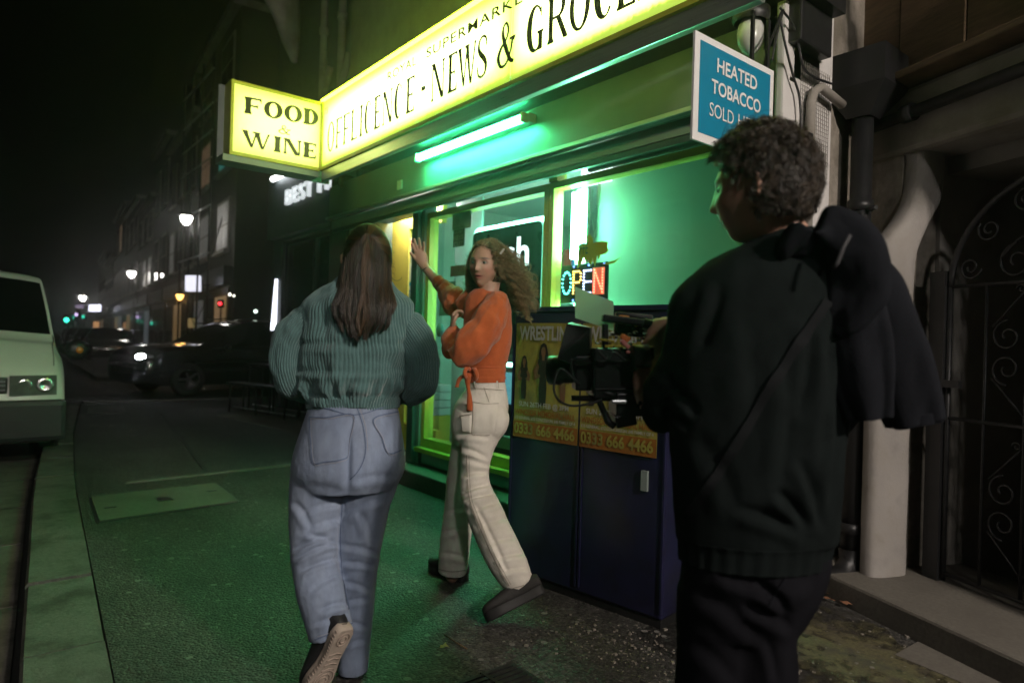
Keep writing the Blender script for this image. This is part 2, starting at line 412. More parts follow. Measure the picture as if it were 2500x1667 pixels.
def remesh(V, F, size, smooth=4, fac=0.5):
    """weld overlapping closed shells into one continuous skin"""
    me = mesh('tmp', V, F); fixn(me); o = bpy.data.objects.new('tmp', me); COL.objects.link(o)
    md = o.modifiers.new('r', 'REMESH'); md.mode = 'VOXEL'; md.voxel_size = size; md.adaptivity = 0.0
    if smooth: ms = o.modifiers.new('s', 'SMOOTH'); ms.iterations = smooth; ms.factor = fac
    dg = bpy.context.evaluated_depsgraph_get(); dg.update()
    r = bpy.data.meshes.new_from_object(o.evaluated_get(dg)); bpy.data.objects.remove(o); bpy.data.meshes.remove(me)
    r.polygons.foreach_set('use_smooth', [True]*len(r.polygons)); return r
def mesh_np(me):
    v = np.empty(len(me.vertices)*3); me.vertices.foreach_get('co', v)
    n = np.empty(len(me.vertices)*3); me.vertices.foreach_get('normal', n); return v.reshape(-1,3), n.reshape(-1,3)
def set_np(me, v): me.vertices.foreach_set('co', np.ascontiguousarray(v).ravel()); me.update()
def to_px(V):
    V = np.asarray(V) - np.array(EYE); z = V @ np.array(FW); return np.stack([V @ np.array(CX)*FPX/z + 1250, -(V @ np.array(CY))*FPX/z + 833.5, z], 1)
def crease(V, N, segs):
    """cloth folds: each (x0,y0,x1,y1,width px,depth m) is a valley with a soft ridge beside it, on the side facing the lens"""
    p = to_px(V); d = np.zeros(len(V)); view = V - np.array(EYE); view /= np.linalg.norm(view, axis=1)[:, None]
    facing = np.clip(-np.einsum('ij,ij->i', view, N)*2.0, 0, 1)
    for x0, y0, x1, y1, w, h in segs:
        a = np.array([x0, y0], float); ab = np.array([x1, y1], float) - a; L = np.linalg.norm(ab); u = ab/L; q = p[:, :2] - a
        s = q @ u; t = q @ np.array([-u[1], u[0]]); t = t + np.sin(s/L*3.1)*w*0.5
        e = np.exp(-np.clip(np.abs(s - L/2) - L/2, 0, None)**2/(w*1.2)**2)*np.clip(np.minimum(s, L-s)/(L*0.25)+0.35, 0, 1)
        d += e*h*(-np.exp(-(t/w)**2) + 0.75*np.exp(-((t-1.9*w)/(1.25*w))**2))
    return d*facing
# =================================================================== materials of the place
M = {}
M['road'] = pm('road_asphalt', (0.035, 0.034, 0.032), 0.75, var=0.35, scale=120, bump=0.5, bscale=260)
def asphalt(name, base, chip, rough):
    """worn asphalt: stone chippings in bitumen, polished and dusty patches, small pits"""
    mt = pm(name, base, rough, var=0.35, scale=3.0, bump=0.0, rvar=0.0)
    nt = mt.node_tree; N = nt.nodes; L = nt.links; b = N['Principled BSDF']
    geo = N.new('ShaderNodeNewGeometry')
    def vor(sc):
        v = N.new('ShaderNodeTexVoronoi'); v.inputs['Scale'].default_value = sc; L.new(geo.outputs['Position'], v.inputs['Vector']); return v
    def noi(sc, d=6):
        n = N.new('ShaderNodeTexNoise'); n.inputs['Scale'].default_value = sc; n.inputs['Detail'].default_value = d; n.inputs['Roughness'].default_value = .65; L.new(geo.outputs['Position'], n.inputs['Vector']); return n
    v1 = vor(95.0); sp = N.new('ShaderNodeSeparateColor'); L.new(v1.outputs['Color'], sp.inputs[0])
    cr = N.new('ShaderNodeValToRGB'); e = cr.color_ramp.elements; e[0].position = .0; e[0].color = (*[c*.35 for c in base], 1); e[1].position = 1.0; e[1].color = (*chip, 1)
    m1 = e.new(.55); m1.color = (*base, 1); m2 = e.new(.9); m2.color = (*[c*1.5 for c in base], 1); L.new(sp.outputs[0], cr.inputs[0])
    n2 = noi(1.1); n3 = noi(14.0, 4)
    mr = N.new('ShaderNodeMapRange'); mr.inputs[1].default_value = .3; mr.inputs[2].default_value = .7; mr.inputs[3].default_value = .55; mr.inputs[4].default_value = 1.5; L.new(n2.outputs[0], mr.inputs[0])
    mr3 = N.new('ShaderNodeMapRange'); mr3.inputs[1].default_value = .3; mr3.inputs[2].default_value = .7; mr3.inputs[3].default_value = .75; mr3.inputs[4].default_value = 1.25; L.new(n3.outputs[0], mr3.inputs[0])
    mu = N.new('ShaderNodeMath'); mu.operation = 'MULTIPLY'; L.new(mr.outputs[0], mu.inputs[0]); L.new(mr3.outputs[0], mu.inputs[1])
    mx = N.new('ShaderNodeVectorMath'); mx.operation = 'SCALE'; L.new(cr.outputs[0], mx.inputs[0]); L.new(mu.outputs[0], mx.inputs['Scale'])
    L.new(mx.outputs[0], b.inputs['Base Color'])
    rr = N.new('ShaderNodeMapRange'); rr.inputs[3].default_value = rough-.2; rr.inputs[4].default_value = rough+.2; L.new(n3.outputs[0], rr.inputs[0]); L.new(rr.outputs[0], b.inputs['Roughness'])
    bp = N.new('ShaderNodeBump'); bp.inputs['Strength'].default_value = .9; bp.inputs['Distance'].default_value = .006; bp.invert = True; L.new(v1.outputs['Distance'], bp.inputs['Height'])
    b2 = N.new('ShaderNodeBump'); b2.inputs['Strength'].default_value = .5; b2.inputs['Distance'].default_value = .02; n4 = noi(7.0); L.new(n4.outputs[0], b2.inputs['Height']); L.new(b2.outputs[0], bp.inputs['Normal']); L.new(bp.outputs[0], b.inputs['Normal'])
    return mt
M['asphalt'] = asphalt('pavement_asphalt', (0.042, 0.040, 0.036), (0.10, 0.095, 0.085), 0.68)
M['kerb'] = pm('kerb_granite', (0.125, 0.12, 0.105), 0.7, var=0.35, scale=60, bump=0.6, bscale=90, col2=(0.05, 0.047, 0.04), mixscale=4)
M['concrete'] = pm('old_concrete', (0.13, 0.12, 0.10), 0.85, var=0.25, scale=60, bump=0.35, bscale=140, col2=(0.10, 0.09, 0.075), mixscale=3)
M['moss'] = pm('moss_dirt', (0.12, 0.11, 0.05), 0.95, var=0.5, scale=90, bump=0.8, bscale=180, col2=(0.06, 0.05, 0.04), mixscale=9)
M['iron'] = pm('cast_iron', (0.03, 0.03, 0.03), 0.5, 0.6, var=0.3, scale=30, bump=0.2)
M['render'] = pm('dark_render', (0.10, 0.105, 0.085), 0.85, var=0.25, scale=5, bump=0.3, bscale=60, col2=(0.06, 0.06, 0.05), mixscale=1.2)
M['white_wall'] = pm('white_painted_render', (0.62, 0.60, 0.58), 0.8, var=0.08, scale=4, bump=0.25, bscale=70, col2=(0.40, 0.38, 0.34), mixscale=2.2, mixlo=0.55, mixhi=0.9)
M['bare'] = pm('bare_plaster', (0.27, 0.24, 0.20), 0.9, var=0.3, scale=14, bump=0.6, bscale=45, col2=(0.16, 0.14, 0.11), mixscale=5)
M['grey_wall'] = pm('grey_plaster', (0.30, 0.28, 0.25), 0.9, var=0.15, scale=5, bump=0.3, bscale=50, col2=(0.2, 0.18, 0.15), mixscale=2)
M['alu'] = pm('brushed_aluminium', (0.62, 0.64, 0.64), 0.32, 0.85, var=0.12, scale=12, stretch=(0.2, 1, 8), rvar=0.12)
M['grey_paint'] = pm('grey_green_paint', (0.20, 0.24, 0.22), 0.45, var=0.12, scale=4, bump=0.08)
M['door_yellow'] = pm('bright_yellow_paint', (0.85, 0.66, 0.10), 0.4, var=0.08, scale=8)
M['yellow'] = pm('yellow_gloss_paint', (0.60, 0.45, 0.07), 0.38, var=0.1, scale=8, bump=0.06, col2=(0.45, 0.32, 0.05), mixscale=9, mixlo=0.62, mixhi=0.8)
M['dark_frame'] = pm('dark_grey_frame', (0.055, 0.075, 0.075), 0.35, var=0.15, scale=6)
M['black'] = pm('black_paint', (0.012, 0.012, 0.013), 0.45, var=0.3, scale=12, bump=0.1)
M['black_pl'] = pm('black_plastic', (0.015, 0.015, 0.016), 0.4, var=0.2, scale=20)
M['glass'] = glassmat('window_glass')
M['dark_glass'] = pm('dark_glass', (0.006, 0.007, 0.008), 0.05, var=0.0, spec=0.6)
M['letter'] = pm('dark_vinyl_letter', (0.02, 0.03, 0.004), 0.4, var=0.1)
M['letter_thin'] = pm('olive_vinyl_letter', (0.02, 0.024, 0.002), 0.4, var=0.1)
M['white'] = pm('white_enamel', (0.78, 0.78, 0.76), 0.4, var=0.05)
M['white_pl'] = pm('white_plastic', (0.72, 0.72, 0.7), 0.35, var=0.06)
M['wood'] = pm('old_brown_board', (0.11, 0.07, 0.035), 0.7, var=0.4, scale=9, stretch=(1, 1, 9), bump=0.4, bscale=30)
SIGN = (0.92, 1.0, 0.42)
# =================================================================== ground
def kerb_y(x):
    return float(np.interp(-x, [-4, 0, 2.88, 6.4, 9.5, 13.3], [-0.30, -0.03, 0.156, 0.40, 0.70, 1.18]))
g0 = mesh('ground', [(-400, -300, -0.11), (120, -300, -0.11), (120, 300, -0.11), (-400, 300, -0.11)], [(0, 1, 2, 3)])
tag(link('ground', g0, M['road']), kind='structure')
xs = np.linspace(4, -13.3, 40)
b = MB()
low = [(x, kerb_y(x)+0.28) for x in xs]
poly = low + [(-13.3, 7.0), (4, 7.0)]
b.prism([(x, y, -0.15) for x, y in poly], (0, 0, 0.15))
pav = tag(b.build('pavement', M['asphalt']), kind='structure')
# kerb: separate granite stones
kerb = tag(bpy.data.objects.new('kerb', None), kind='structure'); COL.objects.link(kerb)
x = 3.2; k = 0
while x > -13.2:
    L = 0.92 + random.uniform(-0.06, 0.06); x1 = max(x - L, -13.25)
    y0, y1 = kerb_y(x), kerb_y(x1); dz = random.uniform(-0.004, 0.006); gp = 0.011
    a = [(x-gp, y0, -0.14), (x1+gp, y1, -0.14), (x1+gp, y1+0.272, -0.14), (x-gp, y0+0.272, -0.14)]
    t_ = [(x-gp, y0+0.012, 0.004+dz), (x1+gp, y1+0.012, 0.004+dz), (x1+gp, y1+0.272, 0.004+dz), (x-gp, y0+0.272, 0.004+dz)]
    m_ = [(x-gp, y0, -0.012+dz), (x1+gp, y1, -0.012+dz), (x1+gp, y1+0.272, -0.002+dz), (x-gp, y0+0.272, -0.002+dz)]
    bb = MB(); bb.add(a+m_+t_, [(0,3,2,1)] + [(i, (i+1)%4, (i+1)%4+4, i+4) for i in range(4)] + [(i+4, (i+1)%4+4, (i+1)%4+8, i+8) for i in range(4)] + [(8,9,10,11)])
    bb.build('kerb_stone', M['kerb'], kerb); x = x1; k += 1
# granite gutter setts in the road beside the kerb
gut = tag(bpy.data.objects.new('gutter', None), kind='structure'); COL.objects.link(gut)
x = 1.5
while x > -8.0:
    L = 1.1 + random.uniform(-0.1, 0.1); x1 = x - L; y0, y1 = kerb_y(x), kerb_y(x1); g_ = 0.008
    MB().prism([(x-g_, y0-0.34, -0.12), (x1+g_, y1-0.34, -0.12), (x1+g_, y1-0.03, -0.12), (x-g_, y0-0.03, -0.12)], (0, 0, 0.02)).build('gutter_stone', M['kerb'], gut)
    x = x1
# edging strip and expansion joint across the pavement, lighter repair patches
b = MB(); b.prism([(-6.16, 1.0, 0.0), (-6.22, 1.02, 0.0), (-6.36, 2.86, 0.0), (-6.29, 2.86, 0.0)], (0, 0, 0.012)); tag(b.build('edging_strip', M['concrete']), kind='structure')
b = MB(); sa, sb = gnd(500, 1152), gnd(388, 1004); b.prism([sa, sa + Vector((0, .035, 0)), sb + Vector((0, .05, 0)), sb], (0, 0, 0.004)); tag(b.build('tar_seam', M['road']), kind='structure')
b = MB(); b.prism([(-10.7, 2.9, 0), (-8.4, 3.25, 0), (-8.6, 3.9, 0), (-11.0, 3.5, 0)], (0, 0, 0.004)); tag(b.build('pavement_patch', M['concrete']), kind='structure')
b = MB(); b.prism([(-11.6, 1.35, 0), (-12.7, 1.5, 0), (-12.7, 2.0, 0), (-11.6, 1.86, 0)], (0, 0, 0.005)); tag(b.build('paving_flag', M['kerb']), kind='structure')
for k in range(7):      # kerb stones along the mouth of the side street
    y = 1.5 + k*0.9
    b = MB(); b.box((-13.62, y+0.006, -0.14), (-13.302, y+0.894, 0.012)); b.build('kerb_stone', M['kerb'], kerb)
b = MB(); b.prism([(-20.6, 2.6, -0.15), (-20.6, 14, -0.15), (-120, 20, -0.15), (-120, 6.8, -0.15)], (0, 0, 0.15)); tag(b.build('far_pavement', M['asphalt']), kind='structure')
b = MB(); b.prism([(12, -7.4, -0.15), (12, -12, -0.15), (-120, -12, -0.15), (-120, -3.0, -0.15)], (0, 0, 0.15)); tag(b.build('opposite_pavement', M['asphalt']), kind='structure')
# service cover
sc_ = thing('service_cover', 'rectangular concrete service cover with two lifting slots in the asphalt', 'cover', (-5.43, 1.13, 0))
q = [gnd(222, 1215), gnd(523, 1180), gnd(580, 1225), gnd(243, 1274)]
ctr = sum(q, Vector())/4
MB().prism([ctr + (p-ctr)*1.04 for p in q], (0, 0, 0.003)).build('rim', M['black'], sc_)
MB().prism([p + Vector((0,0,0.003)) for p in q], (0, 0, 0.006)).build('slab', M['concrete'], sc_)
for f_ in (0.1, 0.9):
    p = q[0].lerp(q[1], f_).lerp(q[3].lerp(q[2], f_), 0.55 if f_ < .5 else 0.4)
    MB().box((p.x-.015, p.y-.035, .0085), (p.x+.015, p.y+.035, .0115)).build('lifting_slot', M['black'], sc_)
p = ctr; MB().box((p.x-.06, p.y-.05, .0085), (p.x+.06, p.y+.05, .012)).build('badge_plate', M['iron'], sc_)
# drain grille at the lower edge of the picture
dg_ = thing('drain_grille', 'small cast iron drain grille set in the asphalt', 'grille', (-1.86, 1.5, 0))
MB().box((-1.99, 1.38, 0.001), (-1.73, 1.66, 0.004)).build('frame', M['black'], dg_)
for i in range(9): MB().box((-1.975+i*0.028, 1.40, 0.004), (-1.960+i*0.028, 1.64, 0.010)).build('bar', M['iron'], dg_)
MB().box((-1.985, 1.50, 0.004), (-1.735, 1.515, 0.012)).build('cross_bar', M['iron'], dg_)
# stone threshold slab and mossy strip at the right
b = MB(); pts = [gnd(2185, 1600), gnd(2290, 1540), gnd(2500, 1606), gnd(2560, 1640), gnd(2560, 1760), gnd(2400, 1690)]
b.prism([p for p in pts], (0, 0, 0.006)); tag(b.build('stone_flag', M['concrete']), kind='structure')
b = MB(); pts = []
for i in range(40):
    a = 2*math.pi*i/40; r = 1 + 0.25*math.sin(3*a+1) + random.uniform(-.12, .12)
    pts.append((-1.25 + 0.85*r*math.cos(a), 2.78 + 0.50*r*math.sin(a), 0.0))
b.prism(pts, (0, 0, 0.003))
nt = M['moss'].node_tree; L_ = nt.links; gp_ = nt.nodes.new('ShaderNodeNewGeometry'); sv = nt.nodes.new('ShaderNodeVectorMath'); sv.operation = 'SUBTRACT'; sv.inputs[1].default_value = (-1.2, 2.85, 0); L_.new(gp_.outputs['Position'], sv.inputs[0])
sm_ = nt.nodes.new('ShaderNodeVectorMath'); sm_.operation = 'MULTIPLY'; sm_.inputs[1].default_value = (1.15, 1.9, 0); L_.new(sv.outputs[0], sm_.inputs[0]); ln_ = nt.nodes.new('ShaderNodeVectorMath'); ln_.operation = 'LENGTH'; L_.new(sm_.outputs[0], ln_.inputs[0])
nz_ = nt.nodes.new('ShaderNodeTexNoise'); nz_.inputs['Scale'].default_value = 16; nz_.inputs['Detail'].default_value = 8; L_.new(gp_.outputs['Position'], nz_.inputs['Vector']); ad_ = nt.nodes.new('ShaderNodeMath'); ad_.operation = 'MULTIPLY_ADD'; ad_.inputs[1].default_value = 1.6; L_.new(nz_.outputs[0], ad_.inputs[0]); L_.new(ln_.outputs['Value'], ad_.inputs[2])
mr_ = nt.nodes.new('ShaderNodeMapRange'); mr_.inputs[1].default_value = 1.05; mr_.inputs[2].default_value = 1.55; L_.new(ad_.outputs[0], mr_.inputs[0]); tp_ = nt.nodes.new('ShaderNodeBsdfTransparent'); ms_ = nt.nodes.new('ShaderNodeMixShader')
L_.new(mr_.outputs[0], ms_.inputs[0]); L_.new(nt.nodes['Principled BSDF'].outputs[0], ms_.inputs[1]); L_.new(tp_.outputs[0], ms_.inputs[2]); L_.new(ms_.outputs[0], nt.nodes['Material Output'].inputs[0])
tag(b.build('moss', M['moss']), 'thin mossy dirt over the asphalt below the downpipe', 'moss', kind='stuff')
# =================================================================== the shop
FY = 2.45
shop = thing('corner_shop', 'dark shop building with yellow framed window and grey doorway under lit sign', 'shop', (-4.4, 3.2, 0))
b = MB(); b.box((-6.95, 3.2, 3.4), (-1.55, 3.6, 9.5)); b.build('upper_wall', M['render'], shop)
b = MB(); b.box((-6.95, 3.602, 2.98), (-6.75, 7.0, 9.5)); b.build('side_wall', M['render'], shop)
for (x0, x1, z0, z1) in ((-4.9, -4.0, 4.5, 6.2), (-3.0, -2.1, 4.5, 6.2)):
    w = MB().box((x0, 3.17, z0), (x1, 3.199, z1)).build('upper_window', M['dark_glass'], shop)
    MB().box((x0-.08, 3.12, z0-.1), (x1+.08, 3.199, z0-.003)).build('sill', M['grey_wall'], w)
    MB().box(((x0+x1)/2-.02, 3.155, z0+.003), ((x0+x1)/2+.02, 3.168, z1-.003)).build('glazing_bar', M['white'], w)
# step
b = MB(); b.box((-6.9, 2.88, -0.05), (-1.62, 3.9, 0.14), 0.012); b.build('step', M['concrete'], shop)
# canopy carcass behind the sign, shutter box
b = MB(); b.box((-5.88, 2.52, 2.85), (-1.5, 3.2, 3.36)); b.build('canopy', M['black'], shop)
b = MB(); b.box((-6.85, 2.96, 2.52), (-1.62, 3.2, 2.848)); b.build('shutter_box', M['grey_paint'], shop)
b = MB(); b.box((-6.85, 2.92, 2.490), (-1.62, 2.975, 2.518), 0.004); b.build('shutter_lip', M['alu'], shop)
b = MB(); b.box((-6.85, 2.99, 2.40), (-1.66, 3.03, 2.488)); b.build('shutter_slat', M['grey_paint'], shop)
b = MB(); b.box((-6.85, 2.995, 2.36), (-1.66, 3.026, 2.396)); b.build('shutter_slat', M['dark_frame'], shop)
# wall left of the door, posts, frames
b = MB(); b.box((-6.95, 3.02, -.05), (-6.55, 3.9, 3.4)); b.build('pier', M['render'], shop)
b = MB(); b.box((-6.546, 3.06, .142), (-6.42, 3.2, 2.486)); b.build('shutter_guide', M['alu'], shop)
b = MB(); b.box((-6.416, 3.1, .142), (-6.06, 3.3, 2.486)); b.build('door_side_panel', M['dark_frame'], shop)
b = MB(); b.box((-6.056, 3.1, 2.40), (-5.258, 3.25, 2.486)); b.build('door_head', M['dark_frame'], shop)
b = MB(); b.box((-5.255, 3.06, .142), (-5.155, 3.25, 2.486), 0.006); b.build('door_post', M['dark_frame'], shop)
b = MB(); b.box((-5.151, 3.1, .142), (-5.105, 3.22, 2.486)); b.build('door_post', M['grey_paint'], shop)
def frame(x0, x1, z0, z1, y, t, d, mat, parent, name='window_frame'):
    b = MB(); b.box((x0, y, z0), (x1, y+d, z0+t*1.5)); b.box((x0, y, z1-t), (x1, y+d, z1)); b.box((x0, y, z0+t*1.5), (x0+t, y+d, z1-t)); b.box((x1-t, y, z0+t*1.5), (x1, y+d, z1-t))
    return b.build(name, mat, parent)
w1 = frame(-5.10, -3.49, 0.30, 2.36, 3.12, 0.05, 0.09, M['yellow'], shop)
MB().box((-5.05, 3.16, 0.375), (-3.54, 3.168, 2.31)).build('pane', M['glass'], w1)
w2 = frame(-3.485, -1.80, 0.30, 2.36, 3.12, 0.045, 0.09, M['yellow'], shop)
MB().box((-3.44, 3.16, 0.37), (-1.845, 3.168, 2.31)).build('pane', M['glass'], w2)
MB().box((-5.10, 3.05, 0.26), (-1.80, 3.115, 0.299), 0.004).build('sill', M['yellow'], shop)
MB().box((-5.10, 3.13, 0.142), (-1.80, 3.2, 0.258)).build('stall_riser', M['grey_paint'], shop)
MB().box((-3.485, 3.11, 2.364), (-3.40, 3.2, 2.50)).build('transom_post', M['yellow'], shop)
tr = MB().box((-3.10, 3.10, 2.368), (-1.80, 3.13, 2.486)).build('warning_board', M['grey_paint'], shop)
text('lettering', 'Warning: SMOKING CAN CAUSE FATAL DISEASES', (-3.02, 3.10, 2.432), (1,0,0), (0,0,1), 1.1, 0.034, M['black'], tr)
text('lettering', "Health Departments' Chief Medical Officers", (-2.92, 3.10, 2.385), (1,0,0), (0,0,1), 0.95, 0.034, M['black'], tr)
# end pilaster facing the camera side
b = MB(); b.box((-1.665, 2.87, -.05), (-1.62, 3.34, 3.3), 0.012); b.build('pilaster', M['white_wall'], shop)
b = MB(); b.box((-1.80, 2.90, -.05), (-1.668, 3.34, 3.3)); b.build('pier', M['dark_frame'], shop)
b = MB(); b.box((-1.86, 3.338, -.05), (-1.70, 4.1, 3.3)); b.build('return_wall', M['bare'], shop)
# interior
tiles = pm('pale_ceiling', (0.7, 0.7, 0.68), 0.8, var=0.05)
intw = pm('interior_wall', (0.55, 0.55, 0.5), 0.7, var=0.1)
b = MB(); b.box((-6.9, 7.0, 0.14), (-1.8, 7.05, 2.9)); b.build('back_wall', intw, shop)
b = MB(); b.box((-6.94, 3.92, 0.142), (-6.9, 7.0, 2.9)); b.build('inner_wall', intw, shop)
b = MB(); b.box((-6.9, 3.22, 2.9), (-1.8, 7.0, 2.95)); b.build('ceiling', tiles, shop)
b = MB(); b.box((-6.9, 3.92, 0.10), (-1.8, 7.0, 0.141)); b.build('shop_floor', M['grey_wall'], shop)
b = MB(); b.box((-1.86, 3.36, 0.14), (-1.80, 7.0, 2.9)); b.build('inner_wall', intw, shop)
cl = thing('ceiling_light', 'white fluorescent ceiling light inside the shop above the doorway', 'light', (-5.65, 3.3, 2.56))
MB().box((-6.04, 3.26, 2.56), (-5.27, 3.34, 2.60)).build('housing', M['white'], cl)
MB().box((-6.02, 3.268, 2.51), (-5.29, 3.332, 2.558), 0.01).build('diffuser', emis('white_tube', (1.0, 0.98, 0.90), 110.0, True), cl)
# =================================================================== lit signs on the shop
fs = thing('fascia_sign', 'long glowing yellow shop sign reading OFF LICENCE - NEWS & GROCERIES', 'sign', (-3.7, FY, 2.77))
face = sign_face('fascia_acrylic', (0.62, 1.0, 0.02), SIGN, 0.6, 5.6, dirt=0.26)
uvquad('lit_panel', (-5.86, FY, 2.785), (-3.12, FY, 2.785), (-3.12, FY, 3.385), (-5.86, FY, 3.385), sign_face('fascia_acrylic_a', (0.62, 1.0, 0.02), SIGN, 0.7, 5.6, dirt=0.16), fs)
uvquad('lit_panel', (-3.114, FY, 2.785), (-1.5, FY, 2.785), (-1.5, FY, 3.385), (-3.114, FY, 3.385), face, fs)
trim = pm('yellow_trim', (0.5, 0.5, 0.05), 0.4, emit=(0.6, 0.8, 0.0), es=0.0)
b = MB(); b.box((-5.9, FY-0.012, 2.757), (-1.5, FY+.07, 2.784)); b.build('bottom_rail', trim, fs)
b = MB(); b.box((-5.9, FY-0.012, 3.386), (-1.5, FY+.07, 3.41)); b.build('top_rail', emis('added_top_glow', (0.60, 0.9, 0.02), 28.0, True), fs)  # rail made to glow, added to light the wall above the sign
b = MB(); b.box((-5.9, FY-0.012, 2.785), (-5.861, FY+.07, 3.385)); b.build('end_rail', trim, fs)
b = MB(); b.box((-5.88, FY+0.004, 2.662), (-1.5, FY+.05, 2.754), 0.006); b.build('canopy_edge', M['alu'], fs)
b = MB(); b.box((-5.88, FY+0.055, 2.852), (-1.5, FY+.07, 3.38)); b.build('back_tray', M['white'], fs)
hz = 0.262; zb = 2.892
L1 = [('O',-5.745,.15),('F',-5.57,.125),('F',-5.42,.125),('L',-5.265,.12),('I',-5.10,.045),('C',-5.02,.125),('E',-4.85,.105),('N',-4.71,.16),('C',-4.525,.125),('E',-4.345,.12),
      ('-',-4.135,.06),('N',-4.0,.17),('E',-3.79,.11),('W',-3.665,.19),('S',-3.455,.11),('&',-3.245,.17),('G',-2.97,.145),('R',-2.79,.165),('O',-2.615,.155),('C',-2.435,.14),('E',-2.275,.12),('R',-2.14,.15),('I',-1.97,.05),('E',-1.90,.11),('S',-1.77,.11)]
serif_line('letter', L1, (0, FY, zb), (1,0,0), (0,0,1), hz, M['letter_thin'], fs, 0.135, 0.062, 0.035)
text('lettering', 'ROYAL', (-4.645, FY, 3.222), (1,0,0), (0,0,1), 0.43, 0.068, M['letter_thin'], fs, bold=0.012, space=1.12)
text('lettering', 'SUPERMARKET', (-4.08, FY, 3.222), (1,0,0), (0,0,1), 1.17, 0.070, M['letter_thin'], fs, bold=0.012, space=1.12)
text('lettering', '73', (-5.835, FY, 3.255), (1,0,0), (0,0,1), 0.075, 0.06, M['letter_thin'], fs)
ps = thing('projecting_sign', 'glowing yellow box sign reading FOOD & WINE at the shop corner', 'sign', (-5.95, 2.05, 2.76))
FX = -5.9
uvquad('lit_panel', (FX, 1.675, 2.785), (FX, 2.44, 2.785), (FX, 2.44, 3.36), (FX, 1.675, 3.36), sign_face('projecting_acrylic', (0.60, 0.74, 0.02), (0.86, 0.92, 0.22), 0.75, 2.6), ps)
b = MB(); b.box((FX-.18, 1.65, 2.755), (FX+.012, 2.44, 2.784)); b.box((FX-.18, 1.65, 3.361), (FX+.012, 2.44, 3.385)); b.box((FX-.18, 1.65, 2.785), (FX+.012, 1.674, 3.36)); b.build('frame', trim, ps)
b = MB(); b.box((FX-.22, 1.60, 2.70), (FX-.182, 2.62, 3.385)); b.box((FX-.18, 1.60, 2.70), (FX+.0, 2.44, 2.753)); b.build('casing', M['grey_paint'], ps)
hh = .145
serif_line('letter', [('F', 0, .145), ('O', .165, .165), ('O', .342, .165), ('D', .518, .14)], (FX, 1.76, 3.125), (0,1,0.055), (0,0,1), hh, M['letter'], ps, 0.33, 0.11, 0.06)
serif_line('letter', [('&', 0, .105)], (FX, 2.055, 3.022), (0,1,0), (0,0,1), .075, M['letter_thin'], ps, 0.18, 0.08, 0.05)
serif_line('letter', [('W', 0, .22), ('I', .25, .085), ('N', .345, .16), ('E', .525, .12)], (FX, 1.76, 2.845), (0,1,0.02), (0,0,1), hh*.96, M['letter'], ps, 0.33, 0.11, 0.06)
# green fluorescent batten under the canopy
tl = thing('tube_light', 'bright green fluorescent tube light under the shop canopy', 'light', (-4.16, 2.9, 2.75))
TUBE = emis('green_tube', (0.05, 1.0, 0.33), 150.0, True)
b = MB(); b.box((-4.86, 2.885, 2.735), (-3.46, 2.957, 2.80), 0.008); b.build('batten', M['white'], tl)
b = MB(); b.tube([(-4.83, 2.858, 2.755), (-3.49, 2.858, 2.755)], 0.026, 14); b.build('tube', TUBE, tl)
for xx in (-4.85, -3.47): MB().box((xx-.012, 2.83, 2.722), (xx+.012, 2.884, 2.788), .004).build('end_cap', M['white_pl'], tl)
# heated tobacco sign (both faces printed board)
ts = thing('tobacco_sign', 'blue square board with white border reading HEATED TOBACCO SOLD HERE', 'sign', (-1.56, 2.4, 2.04))
BL = pm('blue_print', (0.01, 0.22, 0.36), 0.35, var=0.08, scale=5)
TX = -1.56
MB().box((TX-.012, 2.118, 2.036), (TX, 2.683, 2.452), .002).build('board', M['white'], ts)
MB().box((TX+.0005, 2.150, 2.070), (TX+.002, 2.652, 2.424)).build('blue_field', BL, ts)
text('lettering', 'HEATED', (TX+.002, 2.258, 2.328), (0,1,0), (0,0,1), .287, .057, M['white'], ts, bold=.02)
text('lettering', 'TOBACCO', (TX+.002, 2.224, 2.238), (0,1,0), (0,0,1), .353, .057, M['white'], ts, bold=.02)
text('lettering', 'SOLD', (TX+.002, 2.216, 2.147), (0,1,0), (0,0,1), .165, .054, M['white'], ts); text('lettering', 'HERE', (TX+.002, 2.414, 2.147), (0,1,0), (0,0,1), .171, .054, M['white'], ts)
for yy in (2.52, 2.64): MB().box((-1.574, yy-.008, 2.452), (-1.562, yy+.008, 2.662)).build('bracket', M['iron'], ts)
# dead bulkhead lamp by the end of the canopy
bl = thing('bulkhead_lamp', 'unlit white glass bulkhead lamp behind the tobacco sign', 'lamp', (-1.7, 2.75, 2.7))
c = onY(1832, 85, 2.75)
MB().sphere(c, 0.075, 16, 10, (0.8, 0.8, 1.25)).build('glass_dome', pm('frosted_glass', (0.62, 0.62, 0.58), 0.25, var=0.1, trans=0.2), bl)
MB().lathe([(.075, 0), (.085, .02), (.085, .06), (0, .06)], c + Vector((0, 0, .05)), (0, 0, 1)).build('base', M['black'], bl)
